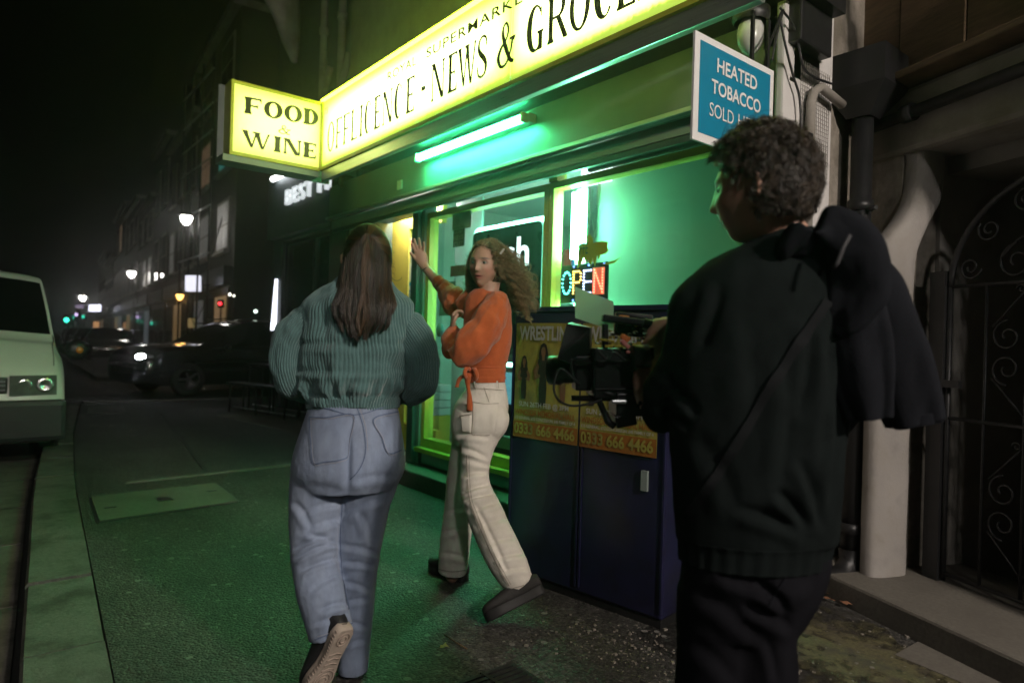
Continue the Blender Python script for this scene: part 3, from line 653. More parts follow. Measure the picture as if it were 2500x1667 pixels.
# =================================================================== doorway contents
XD, ZD = Vector((1,0,0)), Vector((0,0,1))
dl = thing('shop_door', 'yellow framed glass door standing inside the doorway with notices', 'door', (-6.0, 3.37, 0.14))
DY = 3.37
def rect(px0, py0, px1, py1, Y):
    a = onY(px0, py0, Y); c_ = onY(px1, py1, Y); return a.x, c_.x, min(a.z, c_.z), max(a.z, c_.z)
x0, x1, z0, z1 = rect(900, 560, 984, 1070, DY)
MB().box((x0, DY, .15), (x1, DY+.05, z1+.10)).build('stile', M['door_yellow'], dl)
x2 = onY(1075, 700, DY).x
MB().box((x1+.003, DY, z1-.10), (x2, DY+.05, z1+.10)).build('top_rail', M['door_yellow'], dl)
MB().box((x1+.003, DY, .15), (x2, DY+.05, .40)).build('bottom_rail', M['door_yellow'], dl)
MB().box((x1+.003, DY+.02, .402), (x2, DY+.03, z1-.102)).build('pane', M['glass'], dl)
PAPER = pm('notice_paper', (0.75, 0.74, 0.68), 0.6, var=0.06)
RED = pm('red_print', (0.5, 0.02, 0.02), 0.5)
GRN = pm('green_print', (0.03, 0.22, 0.10), 0.5)
BLU = pm('bright_blue_print', (0.02, 0.30, 0.66), 0.4, var=0.05)
yb = DY + .02
def notice(name, px0, py0, px1, py1, mat):
    x0, x1, z0, z1 = rect(px0, py0, px1, py1, yb); return MB().box((x0, yb-.003, z0), (x1, yb-.0005, z1)).build(name, mat, dl), x0, x1, z0, z1
e1, x0, x1, z0, z1 = notice('exit_notice', 989, 586, 1013, 611, PAPER); text('lettering', 'EXIT', (x0+.01, yb-.003, z0+.02), XD, ZD, x1-x0-.02, z1-z0-.04, RED, e1)
e2, x0, x1, z0, z1 = notice('safety_notice', 989, 614, 1013, 641, pm('cream_paper', (.6,.55,.38), .6))
for i in range(3): MB().box((x0+.02, yb-.005, z0+.01+.065*i), (x0+.09, yb-.0035, z0+.05+.065*i)).build('pictogram', GRN if i else RED, e2)
e3, x0, x1, z0, z1 = notice('tobacco_poster', 985, 690, 1050, 742, BLU); w_ = x1-x0; h_ = z1-z0
for i, (s_, b_) in enumerate((('HEATED', .02), ('TOBACCO', .02), ('SOLD HERE', 0))): text('lettering', s_, (x0+.08*w_, yb-.003, z1-h_*(.36+.27*i)), XD, ZD, w_*.84, h_*.17, M['white'], e3, bold=b_)
notice('blue_notice', 985, 746, 1050, 800, BLU); notice('price_notice', 986, 646, 1012, 684, PAPER)
# shelves seen through the doorway
sh = thing('shop_shelf', 'white metal shelving with packets inside the shop doorway', 'shelf', (-5.7, 5.0, 0.14))
MB().box((-6.9, 5.3, .15), (-4.9, 5.33, 2.2)).build('back_panel', M['white'], sh)
PK = [pm('packet_%s' % n_, c_, .4, var=.1) for n_, c_ in (('red', (.45,.05,.04)), ('blue', (.05,.12,.4)), ('pale', (.65,.6,.55)), ('pink', (.6,.3,.35)), ('brown', (.2,.1,.05)))]
for i in range(6):
    s_ = MB().box((-6.9, 4.95, .35+.33*i), (-4.9, 5.299, .38+.33*i), 0).build('shelf_board', M['white'], sh)
    x = -6.85
    while x < -5.0:
        w_ = random.uniform(.07, .16); MB().box((x, 5.0, .383+.33*i), (x+w_-.008, 5.15, .383+.33*i+random.uniform(.15, .27))).build('packet', random.choice(PK), s_); x += w_
cb = thing('display_counter', 'low white slatted display cabinet with yellow plinth just inside the door', 'counter', (-5.8, 3.6, .14))
x0, x1, z0, z1 = rect(940, 968, 1050, 1072, 3.45)
MB().box((x0, 3.45, .15), (x1, 3.68, z0+.22)).build('plinth', M['door_yellow'], cb)
for i in range(4): MB().box((x0, 3.45, z0+.225+.075*i), (x1, 3.68, z0+.293+.075*i), .004).build('slat', M['white'], cb)
# =================================================================== window contents
cm = thing('cash_machine', 'black cash machine with glowing edge reading cash behind the window', 'cash machine', (-4.18, 3.4, .14))
CY_ = 3.30
def rrect(x0, x1, z0, z1, r, n=6):
    o = []
    for cx_, cz_, a0 in ((x1-r, z1-r, 0), (x0+r, z1-r, 90), (x0+r, z0+r, 180), (x1-r, z0+r, 270)):
        for i in range(n+1): a = math.radians(a0 + 90*i/n); o.append((cx_+r*math.cos(a), cz_+r*math.sin(a)))
    return o
DKG = pm('black_green_panel', (0.004, 0.035, 0.022), 0.3, var=0.1)
EDGE = emis('edge_glow', (0.30, 1.0, 0.70), 22.0, True)
MB().prism([(x_, CY_+.03, z_) for x_, z_ in rrect(-4.68, -3.715, 1.05, 2.2, .08)], (0, .03, 0)).build('edge_light', EDGE, cm)
MB().prism([(x_, CY_, z_) for x_, z_ in rrect(-4.65, -3.755, 1.08, 2.165, .06)], (0, .028, 0)).build('panel', DKG, cm)
text('lettering', 'cash', (-4.50, CY_, 1.83), XD, ZD, .60, .235, emis('white_glow', (0.9, 1, 1), 2.2), cm, bold=.02)
MB().box((-4.66, 3.34, .16), (-3.74, 3.9, 1.045), .01).build('body', M['black_pl'], cm)
MB().box((-4.45, 3.335, .75), (-4.0, 3.339, 1.0)).build('screen', emis('cash_screen', (.1, .35, .5), .7), cm)
MB().box((-3.98, 3.30, .86), (-3.78, 3.338, .93), .004).build('card_slot', M['alu'], cm)
MB().box((-3.98, 3.30, .78), (-3.78, 3.338, .81), .004).build('note_slot', M['alu'], cm)
text('lettering', 'in', (-3.90, 3.339, .68), XD, ZD, .06, .07, emis('white_text', (.7, .75, 1), 1.6), cm)
MB().box((-4.0, 3.30, .56), (-3.76, 3.338, .64), .004).build('light_bar', emis('teal_bar', (.1, .8, .6), 1.2), cm)
MB().box((-4.6, 3.28, .40), (-3.76, 3.338, .50), .006).build('bumper', M['grey_paint'], cm)
# stickers and bills on the glass beside the door
def bill(px0, py0, px1, py1, mat, label, name='window_bill', Y=3.155):
    x0, x1, z0, z1 = rect(px0, py0, px1, py1, Y)
    o = MB().box((x0, Y, z0), (x1, Y+.002, z1)).build(name, mat); return tag(o, label, 'poster')
GP = [pm('faded_bill_%d' % i, c_, .6, var=.3, scale=14) for i, c_ in enumerate(((.16,.22,.19), (.07,.10,.09), (.25,.28,.24), (.18,.16,.10)))]
p1 = bill(1105, 518, 1150, 555, GP[2], 'pale bill stuck high on the window beside the doorway')
p2 = bill(1107, 556, 1134, 600, GP[1], 'dark bill reading LOST stuck on the window glass')
x0, x1, z0, z1 = rect(1107, 556, 1134, 600, 3.155)
for i, s_ in enumerate(('LOST', 'KEYS', 'CUT')): text('lettering', s_, (x0+.02, 3.155, z1-.055-.055*i), XD, ZD, (x1-x0)-.04, .038, GP[2], p2)
bill(1100, 650, 1140, 672, GP[3], 'brown strip notice stuck on the window glass')
bill(1075, 690, 1110, 770, GP[0], 'grey green bill stuck low on the window beside the raised arm')
c = onY(1075, 806, 3.155)
tag(MB().lathe([(0, 0), (.06, 0), (.06, .003), (0, .003)], c, (0, -1, 0), 20).build('window_sticker', pm('blue_sticker', (.25,.35,.5), .4)), 'round pale blue sticker on the window glass', 'sticker')
# back panel behind the left pane so that the window reads as a filled display
pb = tag(MB().box((-5.09, 3.42, .15), (-4.69, 3.44, 2.5)).build('window_backdrop', pm('pale_display_panel', (.48, .55, .52), .5, var=.2, scale=3)), 'pale grey green display panel behind the window glass', 'panel')
# vertical green white lamp and display board in the right pane
vl = thing('window_tube', 'glaring upright white green tube lamp inside the window', 'light', (-3.36, 3.33, .5))
MB().tube([(-3.365, 3.285, 1.84), (-3.365, 3.285, 2.30)], .045, 14).build('tube', emis('window_tube_glow', (0.20, 1.0, 0.48), 90.0, True), vl)
MB().tube([(-3.365, 3.285, .9), (-3.365, 3.285, 1.5)], .045, 14).build('tube', bpy.data.materials['window_tube_glow'], vl)
MB().box((-3.42, 3.32, .85), (-3.31, 3.35, 2.34)).build('batten', M['white'], vl)
bd = tag(MB().box((-3.30, 3.40, .15), (-1.87, 3.42, 2.85)).build('display_board', pm('plain_board', (.42, .44, .40), .55, var=.08, scale=3, bump=.05)), 'plain tall board behind the right window glass, lit green', 'board')
tag(MB().box((-3.42, 3.36, 2.36), (-3.13, 3.37, 2.5)).build('transom_lamp', emis('transom_glow', (.8, .95, 1.0), 2.4)), 'small white lit panel in the transom above the right window', 'light')
# LED open sign
op = thing('open_sign', 'black LED window sign with coloured dots reading OPEN', 'sign', (-3.25, 3.22, 1.53))
OY = 3.225
MB().box((-3.485, OY, 1.525), (-3.02, OY+.025, 1.79), .006).build('panel', M['black_pl'], op)
DOT = {'O': (.1, 1, .85), 'P': (1, .55, .08), 'E': (.55, .6, 1), 'N': (1, .12, .06)}
def dots(pts, x0, z0, w_, h_, col, name, st=9.0):
    b = MB()
    for u, v in pts: b.sphere((x0+u*w_, OY-.004, z0+v*h_), .0062, 6, 4)
    return b.build(name, emis('led_'+name, col, st), op)
circ = [(.5+.5*math.cos(2*math.pi*i/16), .5+.5*math.sin(2*math.pi*i/16)) for i in range(16)]
ln = lambda a, b_, n: [(a[0]+(b_[0]-a[0])*i/(n-1), a[1]+(b_[1]-a[1])*i/(n-1)) for i in range(n)]
dots(circ, -3.435, 1.59, .085, .15, DOT['O'], 'letter')
dots(ln((0,0),(0,1),9)+ln((.25,1),(.75,1),3)+ln((.25,.5),(.75,.5),3)+[(1,.9),(1,.75),(1,.6)], -3.325, 1.59, .07, .15, DOT['P'], 'letter')
dots(ln((0,0),(0,1),8)+ln((.33,1),(1,1),3)+ln((.33,.5),(1,.5),3)+ln((.33,0),(1,0),3), -3.225, 1.59, .065, .15, DOT['E'], 'letter')
MB().box((-3.145, OY-.002, 1.575), (-3.035, OY-.0005, 1.755)).build('glow_panel', emis('red_glow', (1, .07, .03), .75), op)
dots(ln((0,0),(0,1),9)+ln((1,0),(1,1),9)+ln((.15,.85),(.85,.15),7), -3.127, 1.59, .075, .15, DOT['N'], 'letter')
dots(ln((0,1),(1,1),4)+ln((0,0),(1,0),4)+ln((0,.25),(0,.75),2), -3.468, 1.543, .43, .232, (.12, .2, 1), 'border_lights', 7)
# torn sticker and loose strings on the glass above it
stk = pm('yellow_sticker', (.42, .46, .04), .5, var=.1)
pts = [(1410,655),(1412,598),(1424,592),(1430,596),(1434,578),(1440,572),(1447,582),(1448,594),(1470,588),(1484,592),(1482,604),(1486,612),(1478,620),(1466,622),(1462,634),(1458,622),(1452,650),(1447,628),(1441,652),(1436,634),(1430,640),(1425,628),(1418,645)]
o = MB().prism([onY(a, b_, 3.155) for a, b_ in pts], (0, .002, 0)).build('torn_sticker', stk); tag(o, 'torn yellow green leaf shaped sticker on the window glass above OPEN', 'sticker')
text('lettering', 'IFFE', onY(1413, 622, 3.152), XD, ZD, .085, .075, GRN, o, off=.0)
pts = [(1468,646),(1490,638),(1500,636),(1516,628),(1508,634),(1500,642),(1484,646)]
tag(MB().prism([onY(a, b_, 3.155) for a, b_ in pts], (0, .002, 0)).build('torn_sticker', stk), 'small torn strip of green sticker right of the leaf sticker', 'sticker')
for k, (pl, lb) in enumerate((([(1402,462),(1408,480),(1413,492),(1408,495),(1404,482),(1412,470)], 'short white string loop hanging at the window top'), ([(1447,462),(1445,500),(1440,540),(1432,552),(1448,550),(1446,520),(1452,580)], 'long white string loop hanging beside the bright lamp'), ([(1462,446),(1460,480),(1457,500),(1464,498),(1465,450)], 'narrow white string loop hanging left of the plain board'))):
    tag(MB().tube([onY(a, b_, 3.20) for a, b_ in pl], .0028, 5).build('string', M['white_pl']), lb, 'string')
# shop pier: small card reader plate and CCTV dome on the canopy corner
tag(MB().box((-5.35, 2.945, 2.58), (-5.27, 2.958, 2.66)).build('wall_label', PAPER), 'tiny pale label on the shutter box above the doorway', 'label')
cd = thing('security_camera', 'small dark dome security camera under the canopy corner', 'camera', (-6.5, 2.9, 2.6))
c = at(845, 445, 7.0)
MB().sphere(c, .09, 14, 8).build('dome', pm('dome_glass', (.10, .11, .06), .15, var=.1), cd)
MB().lathe([(.10, .05), (.10, .14), (0, .14)], c, (0, 0, 1)).build('mount', M['grey_paint'], cd)
MB().tube([c + Vector((0,0,.1)), c + Vector((.1, .1, .2)), c + Vector((.25, .3, .28))], .02, 8).build('arm', M['grey_paint'], cd)
# =================================================================== purple cabinet with wrestling bills
cc = Vector((-1.838, 2.375, 0)); U = Vector((-0.990, -0.139, 0)); W_ = Vector((-0.139, 0.990, 0))
cab = thing('street_cabinet', 'tall purple metal street cabinet covered with wrestling posters', 'cabinet', cc)
PUR = pm('purple_gloss_paint', (0.013, 0.013, 0.045), 0.35, var=0.15, scale=5, bump=0.06, bscale=40, col2=(0.010, 0.010, 0.022), mixscale=4)
CH = at(1637, 756, 2.92).z
b = MB(); b.obox(cc + U*.465 + W_*.22 + Vector((0,0,CH/2+.02)), U*.465, W_*.22, (0,0,CH/2-.02)); body = b.build('body', PUR, cab)
bv = body.modifiers.new('b', 'BEVEL'); bv.width = .012; bv.segments = 2
b = MB(); b.obox(cc + U*.465 + W_*.22 + Vector((0,0,CH+.012)), U*.475, W_*.23, (0,0,.011)); b.build('top_plate', PUR, cab)
b = MB(); b.obox(cc + U*.465 + W_*.22 + Vector((0,0,.018)), U*.455, W_*.21, (0,0,.02)); b.build('plinth', M['iron'], cab)
for s_ in (0.006, .455, .475, .924):
    b = MB(); b.obox(cc + U*s_ - W_*.004 + Vector((0,0,CH/2)), U*.005, W_*.004, (0,0,CH/2-.07)); b.build('door_edge', PUR, cab)
b = MB(); b.obox(cc + U*.10 - W_*.008 + Vector((0,0,.64)), U*.016, W_*.007, (0,0,.045)); hd = b.build('lock_handle', M['grey_paint'], cab)
def poster_paint():
    mt = pm('poster_yellow', (0.30, 0.27, 0.05), 0.5, var=0.25, scale=7, col2=(0.17, 0.16, 0.05), mixscale=6, bump=.1, bscale=12); return mt
PY = poster_paint(); PD = pm('poster_dark', (.02, .018, .015), .5, var=.3); PG = pm('poster_grey', (.38, .39, .36), .5, var=.1); PO = pm('poster_orange', (.26, .10, .015), .5, var=.15); SKN = pm('poster_skin', (.17, .09, .045), .5, var=.25)
def poster(u0, label, warp):
    """u runs right to left on the cabinet front; the bill's own x runs left to right"""
    w_, h_, z0 = .425, .595, CH - .655
    org = cc + U*u0 - W_*.0045 + Vector((0,0,z0)); xd = -U; N_ = -W_
    P = thing('wrestling_poster', label, 'poster', org)
    # sheet with a slight curl
    nx, nz = 8, 10; V = []; F = []
    for j in range(nz+1):
        for i in range(nx+1):
            a, c_ = i/nx, j/nz
            V.append((org + xd*(a*w_) + Vector((0,0,c_*h_)) + N_*(.0035 + .006*max(0, .12-c_)*8*abs(a-.4) + .002*math.sin(9*a+warp)*(1-c_)))[:])
    for j in range(nz):
        for i in range(nx): F.append((j*(nx+1)+i, j*(nx+1)+i+1, (j+1)*(nx+1)+i+1, (j+1)*(nx+1)+i))
    link('sheet', mesh('sheet', V, F, True), PY, P)
    off = .0125
    def T(s_, x_, z_, wd, ht, m_, bold=.02, o_=off): return text('lettering', s_, org + xd*x_ + Vector((0,0,z_)), xd, ZD, wd, ht, m_, P, off=o_, bold=bold)
    def R(x_, z_, wd, ht, m_, nm, o_=off-.003):
        a = org + xd*x_ + Vector((0,0,z_)) + N_*o_
        MB().quad(a, a+xd*wd, a+xd*wd+ZD*ht, a+ZD*ht).build(nm, m_, P)
    T('WRESTLING', .03, .505, .365, .075, PG, .03)
    def fig(x_, z_, s_, m1, m2):          # generic standing figure, arms bent
        def pl(pp, m_, o_, nm='figure'):
            MB().prism([org + xd*(x_+a*s_) + Vector((0,0,z_+c_*s_)) + N_*o_ for a, c_ in pp], N_*.0003).build(nm, m_, P)
        el = lambda cx_, cy_, rx, ry: [(cx_+rx*math.cos(2*math.pi*i/14), cy_+ry*math.sin(2*math.pi*i/14)) for i in range(14)]
        pl([(.06,.60),(.27,.60),(.26,.86),(.22,1.0),(.165,1.03),(.11,1.0),(.07,.86)], m1, .0082)
        pl([(.10,0),(.23,0),(.25,.28),(.235,.42),(.31,.62),(.275,.75),(.20,.79),(.13,.79),(.055,.75),(.02,.62),(.095,.42),(.08,.28)], m1, .0088)
        pl(el(.165, .88, .05, .085), m2, .0094); pl([(.14,.74),(.19,.74),(.19,.82),(.14,.82)], m2, .0091)
        pl([(.04,.70),(-.04,.56),(-.01,.42),(.11,.46),(.10,.51),(.04,.50),(.05,.56),(.08,.64)], m2, .0100); pl([(.29,.70),(.37,.56),(.34,.42),(.22,.46),(.23,.51),(.29,.50),(.28,.56),(.25,.64)], m2, .0100)
    fig(.03, .20, .22, PD, SKN); fig(.29, .20, .22, SKN, SKN); fig(.145, .175, .31, PD, SKN)
    R(.0, .0, .425, .082, PO, 'print_band', .0085)
    T('SUN 26TH FEB @ 3PM', .04, .155, .33, .034, PG); T('WINDSOR MEMORIAL HALL', .012, .117, .40, .030, PO)
    T('£15 GENERAL, £12 CONCESSION, £45 FAMILY OF 4', .012, .092, .40, .018, PG, .012); T('0333 666 4466', .012, .018, .40, .058, PY, .03)
    return P
poster(.905, 'left of the two yellow wrestling posters, facing the woman in cream trousers', 0.3)
poster(.468, 'right of the two yellow wrestling posters, partly behind the video camera', 1.7)
# =================================================================== building at the right with the gate
rb = thing('gated_building', 'dark plastered house front with boarded top and gated passage', 'building', (-0.9, 3.6, 0))
D = Vector((0.930, -0.368, 0)); Nn = Vector((-0.368, -0.930, 0))       # along the front, outwards
P0 = Vector((-1.70, 3.80, 0))
def RB(s, n, z): return P0 + D*s + Nn*n + Vector((0, 0, z))
def rbox(s0, s1, n0, n1, z0, z1, name, mat, par=None, bev=0):
    b = MB(); c = RB((s0+s1)/2, (n0+n1)/2, (z0+z1)/2); b.obox(c, D*((s1-s0)/2), Nn*((n1-n0)/2), (0,0,(z1-z0)/2)); o = b.build(name, mat, par or rb)
    if bev: m_ = o.modifiers.new('b', 'BEVEL'); m_.width = bev; m_.segments = 2
    return o
rbox(-.15, .25, -.3, -.06, 0, 2.9, 'wall', M['bare'])
rbox(-.15, 2.2, -.35, -.04, 2.28, 2.62, 'lintel', M['grey_wall'], bev=.03)
rbox(-.15, 2.2, -.30, .10, 2.62, 2.66, 'ledge', M['wood'], bev=.008)
rbox(1.60, 2.2, -.35, -.05, 0, 2.279, 'wall', M['grey_wall'])
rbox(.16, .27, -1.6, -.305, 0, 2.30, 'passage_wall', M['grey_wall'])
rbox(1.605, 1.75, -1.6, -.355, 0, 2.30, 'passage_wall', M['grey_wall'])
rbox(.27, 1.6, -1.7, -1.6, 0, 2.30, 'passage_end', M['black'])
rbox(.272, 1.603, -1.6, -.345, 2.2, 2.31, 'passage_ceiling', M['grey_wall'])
for i in range(6): rbox(-.15+.37*i, .215+.37*i, -.28, -.05 + random.uniform(-.006, .006), 2.661, 3.7, 'board', M['wood'], bev=.006)
rbox(-.15, 2.2, -.6, -.285, 2.63, 8.0, 'upper_wall', M['grey_wall'])
# curved painted jamb: the lower half steps out towards the street
C_, A_, B_ = [], [], []
for z, n, wd in ((0.0, .05, .058), (.3, .05, .058), (.7, .05, .058), (1.2, .05, .058), (1.62, .05, .058), (1.78, .03, .06), (1.92, -.06, .068), (2.04, -.13, .066), (2.2, -.15, .066), (2.32, -.15, .066)):
    C_.append(RB(.30, n, z)[:]); A_.append((D*wd)[:]); B_.append((Nn*(.12 if z < 1.9 else .09))[:])
v, f = loft(C_, A_, B_, 24, 5, disp=lambda th, s, P: 0.004*fbm(P.reshape(-1,3)*9, 3).reshape(P.shape[:2]), sq=3.2)
link('curved_jamb', mesh('curved_jamb', v, f, True), pm('dirty_white_paint', (.31, .29, .27), .85, var=.25, scale=6, bump=.35, bscale=60, col2=(.22, .2, .17), mixscale=3), rb)
# threshold step
st = rbox(-.02, 2.1, -.55, .34, -.04, .12, 'threshold', M['concrete'], bev=.015)
# drain pipe with hopper
dp = thing('downpipe', 'black iron downpipe with hopper head in the corner beside the gate', 'pipe', (-1.66, 3.6, 0))
PB, PT = onY(2075, 1385, 3.60), onY(2133, 255, 3.60)
PB.z = .16; PT.x = PB.x
px_ = (PB.x + PT.x)/2
MB().tube([(px_, 3.60, .18), (px_, 3.60, PT.z)], .052, 16).build('pipe', M['black'], dp)
for z in (.30, 1.05, 1.98): MB().tube([(px_, 3.60, z), (px_, 3.60, z+.055)], .062, 16).build('collar', M['black'], dp)
MB().tube([(px_, 3.60, .22), (px_, 3.60, .14), (px_-.01, 3.52, .085), (px_-.05, 3.42, .075)], [.058, .058, .06, .062], 16, caps=False).build('shoe', M['black'], dp)
MB().tube([(px_, 3.60, 1.98), (px_+.10, 3.55, 1.98)], .012, 8).build('bracket', M['iron'], dp)
hb = MB(); q0 = [(px_-.14, 3.46), (px_+.16, 3.46), (px_+.16, 3.75), (px_-.14, 3.75)]; q1 = [(px_-.06, 3.54), (px_+.06, 3.54), (px_+.06, 3.66), (px_-.06, 3.66)]
hb.add([(x, y, 2.78) for x, y in q0] + [(x, y, 2.60) for x, y in q0] + [(x, y, 2.46) for x, y in q1], [(0,1,2,3)] + [(i, i+4, (i+1)%4+4, (i+1)%4) for i in range(4)] + [(i+4, i+8, (i+1)%4+8, (i+1)%4+4) for i in range(4)])
hb.build('hopper', M['black'], dp)
# thin pipe with a bend on the white pilaster, junction box, loose cables, clip mesh
vp = thing('vent_pipe', 'bent grey vent pipe on the white pilaster above the man', 'pipe', (-1.6, 3.1, 2.0))
MB().tube([(-1.585, 3.06, 1.70), (-1.585, 3.06, 2.42), (-1.58, 3.075, 2.47), (-1.57, 3.12, 2.50), (-1.57, 3.34, 2.47)], .022, 12).build('pipe', M['grey_wall'], vp)
MB().box((-1.605, 2.985, 2.19), (-1.56, 3.045, 2.26), .006).build('clip', M['black'], vp)
for pl, lb in (([(1905,20),(1935,60),(1950,110),(1962,165),(1990,190),(2030,205)], 'black cable drooping from the canopy to the hopper'), ([(1905,40),(1915,100),(1935,180),(1952,240),(1956,330)], 'black cable running down the white pilaster'), ([(1908,30),(1890,80),(1872,130),(1862,180)], 'black cable fanning left behind the tobacco sign'), ([(1912,25),(1895,90),(1884,150)], 'second black cable beside the bulkhead lamp'), ([(1985,430),(1990,470),(1992,520)], 'short dark cable on the wall behind the man')):
    pts = [onX(a, b_, -1.59) for a, b_ in pl]
    v = crom([p[:] for p in pts], 5); tag(MB().tube([tuple(p) for p in v], .006, 6).build('cable', M['black_pl']), lb, 'cable')
cblk = tag(MB().box((-1.75, 2.9, 2.66), (-1.56, 3.2, 3.3), .01).build('canopy_end_box', M['black']), 'black box at the end of the canopy where cables gather', 'box')
wmsh = MB()
for i in range(15): wmsh.box((-1.6185, 3.02+.02*i, 2.10), (-1.6165, 3.0215+.02*i, 2.62))
for i in range(26): wmsh.box((-1.6164, 3.02, 2.10+.02*i), (-1.615, 3.30, 2.1015+.02*i))
tag(wmsh.build('wire_mesh', M['grey_wall']), 'fine wire mesh fixed on the white pilaster', 'mesh', kind='stuff')
# pipe along the lintel with clamps
lp = thing('lintel_pipe', 'thick dark pipe running along the lintel above the gate', 'pipe', RB(.4, 0, 2.5))
MB().tube([RB(.10, .02, 2.45), RB(2.1, .02, 2.49)], .03, 12).build('pipe', M['iron'], lp)
for s_ in (.35, 1.05, 1.8): MB().tube([RB(s_-.03, .02, 2.45+.017*s_), RB(s_+.03, .02, 2.45+.017*s_)], .045, 12).build('clamp', M['black'], lp)
sl = thing('shop_lamp_strip', 'lit cream edge of a lamp strip at the top right corner', 'light', RB(1.0, .1, 2.9))
MB().obox(RB(1.75, .12, 3.05), D*.8, Nn*.05, (0,0,.06)).build('housing', M['alu'], sl)
MB().obox(RB(1.62, .16, 3.16), D*.62, Nn*.03, (0,0,.05)).build('lit_panel', emis('cream_glow', (1.0, .85, .5), .9), sl)
# small green plate
gp = thing('private_sign', 'small green and white plate reading PRIVATE on the curved jamb', 'sign', RB(.26, .18, 1.62))
Gm = pm('green_plate', (0.0, .12, .10), .4)
pl_o = RB(.20, .176, 1.535)
MB().obox(RB(.30, .176, 1.585), D*.062, Nn*.003, (0,0,.052)).build('plate', M['white'], gp)
MB().obox(RB(.30, .1795, 1.595), D*.058, Nn*.0008, (0,0,.038)).build('green_field', Gm, gp)
text('lettering', 'PRIVATE', RB(.255, .1805, 1.60), D, ZD, .09, .022, M['white'], gp, off=.0005, bold=.01)
text('lettering', 'PROPERTY', RB(.25, .1805, 1.567), D, ZD, .10, .016, M['white'], gp, off=.0005)
# wrought iron gate
gt = thing('iron_gate', 'black wrought iron gate with arched top and scrolls', 'gate', RB(.9, -.2, .12))
IR = M['black']; gn = -.16; g0_, g1_ = .46, 1.58; gm = (g0_+g1_)/2; zt = 1.58
rbox(.37, .452, gn-.03, gn+.03, .12, 1.66, 'post', IR, gt)
def gtube(pts, r=.008, name='bar', n=7): return MB().tube([RB(s_, gn, z) for s_, z in pts], r, n).build(name, IR, gt)
R_ = (g1_-g0_)/2
gtube([(gm + R_*math.cos(a), zt + .50*math.sin(a)) for a in np.linspace(math.pi, 0, 28)], .016, 'arch')
gtube([(g0_, .14), (g0_, zt)], .014, 'stile'); gtube([(g1_, .14), (g1_, zt)], .014, 'stile')
for z in (zt, .93, .16): gtube([(g0_, z), (g1_, z)], .010, 'rail')
for i in range(1, 6):
    s_ = g0_ + (g1_-g0_)*i/6; gtube([(s_, .16), (s_, zt if i != 3 else zt+.49)], .008, 'bar')
def scroll(cx_, cz_, r, a0, turns=1.6, ccw=1, r_=.0055):
    pts = []
    for i in range(22):
        t = i/21; a = a0 + ccw*turns*2*math.pi*t; rr = r*(1-.78*t); pts.append((cx_+rr*math.cos(a), cz_+rr*math.sin(a)))
    gtube(pts, r_, 'scroll', 5)
for k in range(7):
    a = math.radians(168 - k*26); rr = .84
    scroll(gm + R_*rr*math.cos(a), zt + .50*rr*math.sin(a), .058, a + (0 if k % 2 else math.pi), 1.5, 1 if k % 2 else -1)
for sg in (-1, 1):
    scroll(gm + sg*.24, zt+.095, .085, math.pi/2, 1.4, -sg)
    gtube([(gm+sg*.31, zt+.12), (gm+sg*.24, zt+.19), (gm+sg*.05, zt+.28), (gm+sg*.02, zt+.36)], .006, 'scroll')
cols = [(g0_+(g1_-g0_)*(i+.0)/6, g0_+(g1_-g0_)*(i+2)/6) for i in (0, 2, 4)]
for (s0, s1) in [(g0_+(g1_-g0_)*1/6, g0_+(g1_-g0_)*3/6), (g0_+(g1_-g0_)*3/6, g0_+(g1_-g0_)*5/6)]:
    mid = (s0+s1)/2
    for zc, sg in ((1.26, 1), (.55, 1)):
        for dx_ in (-1, 1):
            scroll(mid+dx_*.085, zc+.075, .075, math.pi/2 + (0), 1.35, -dx_); scroll(mid+dx_*.085, zc-.075, .075, -math.pi/2, 1.35, dx_)
            gtube([(mid+dx_*.155, zc+.12), (mid, zc+.29)], .005, 'brace'); gtube([(mid+dx_*.155, zc-.12), (mid, zc-.29)], .005, 'brace')
            scroll(mid+dx_*.03, zc+.29, .022, math.pi, 1.2, dx_, .004)
MB().obox(RB(.49, gn+.02, 1.1), D*.05, Nn*.012, (0,0,.018)).build('latch', IR, gt)
# rubble, leaves and butts in the corner by the pipe shoe
LEAF = pm('dead_leaf', (.22, .10, .05), .8, var=.4); LEAF2 = pm('pale_leaf', (.30, .26, .08), .7, var=.3); BIT = pm('pale_grit', (.20, .18, .15), .8, var=.3); GUM = pm('old_gum', (.17, .165, .15), .8, var=.2)
def leafmesh(c, r, m_, name, lb, cat='leaf', group=None):
    a0 = random.uniform(0, 6.28); pts = []
    for i in range(9):
        a = a0 + 2*math.pi*i/9; q_ = r*(1 if i % 2 else .55)*(1.3 if i == 0 else 1); pts.append((c[0]+q_*math.cos(a), c[1]+q_*.7*math.sin(a), c[2]+random.uniform(0, .01)))
    b = MB(); b.add([(c[0], c[1], c[2]+.006)]+pts, [(0, i+1, (i+1) % 9+1) for i in range(9)]); return tag(b.build(name, m_), lb, cat, group)
for i in range(12):
    leafmesh((-1.60+random.gauss(0, .09), 3.42+random.gauss(0, .09), .01+.01*i/4), random.uniform(.02, .045), random.choice([LEAF, LEAF, LEAF2]), 'dead_leaf', 'brown dead leaf in the heap under the downpipe', 'leaf', 'dead leaves under the downpipe')
leafmesh(gnd(1083, 1578, .004), .03, LEAF2, 'fallen_leaf', 'pale yellow fallen leaf lying on the asphalt in front', 'leaf')
tag(MB().tube([gnd(1085, 1548, .006), gnd(1110, 1565, .008), gnd(1140, 1583, .005)], .003, 5).build('twig', M['wood']), 'thin dark twig beside the fallen leaf', 'twig')
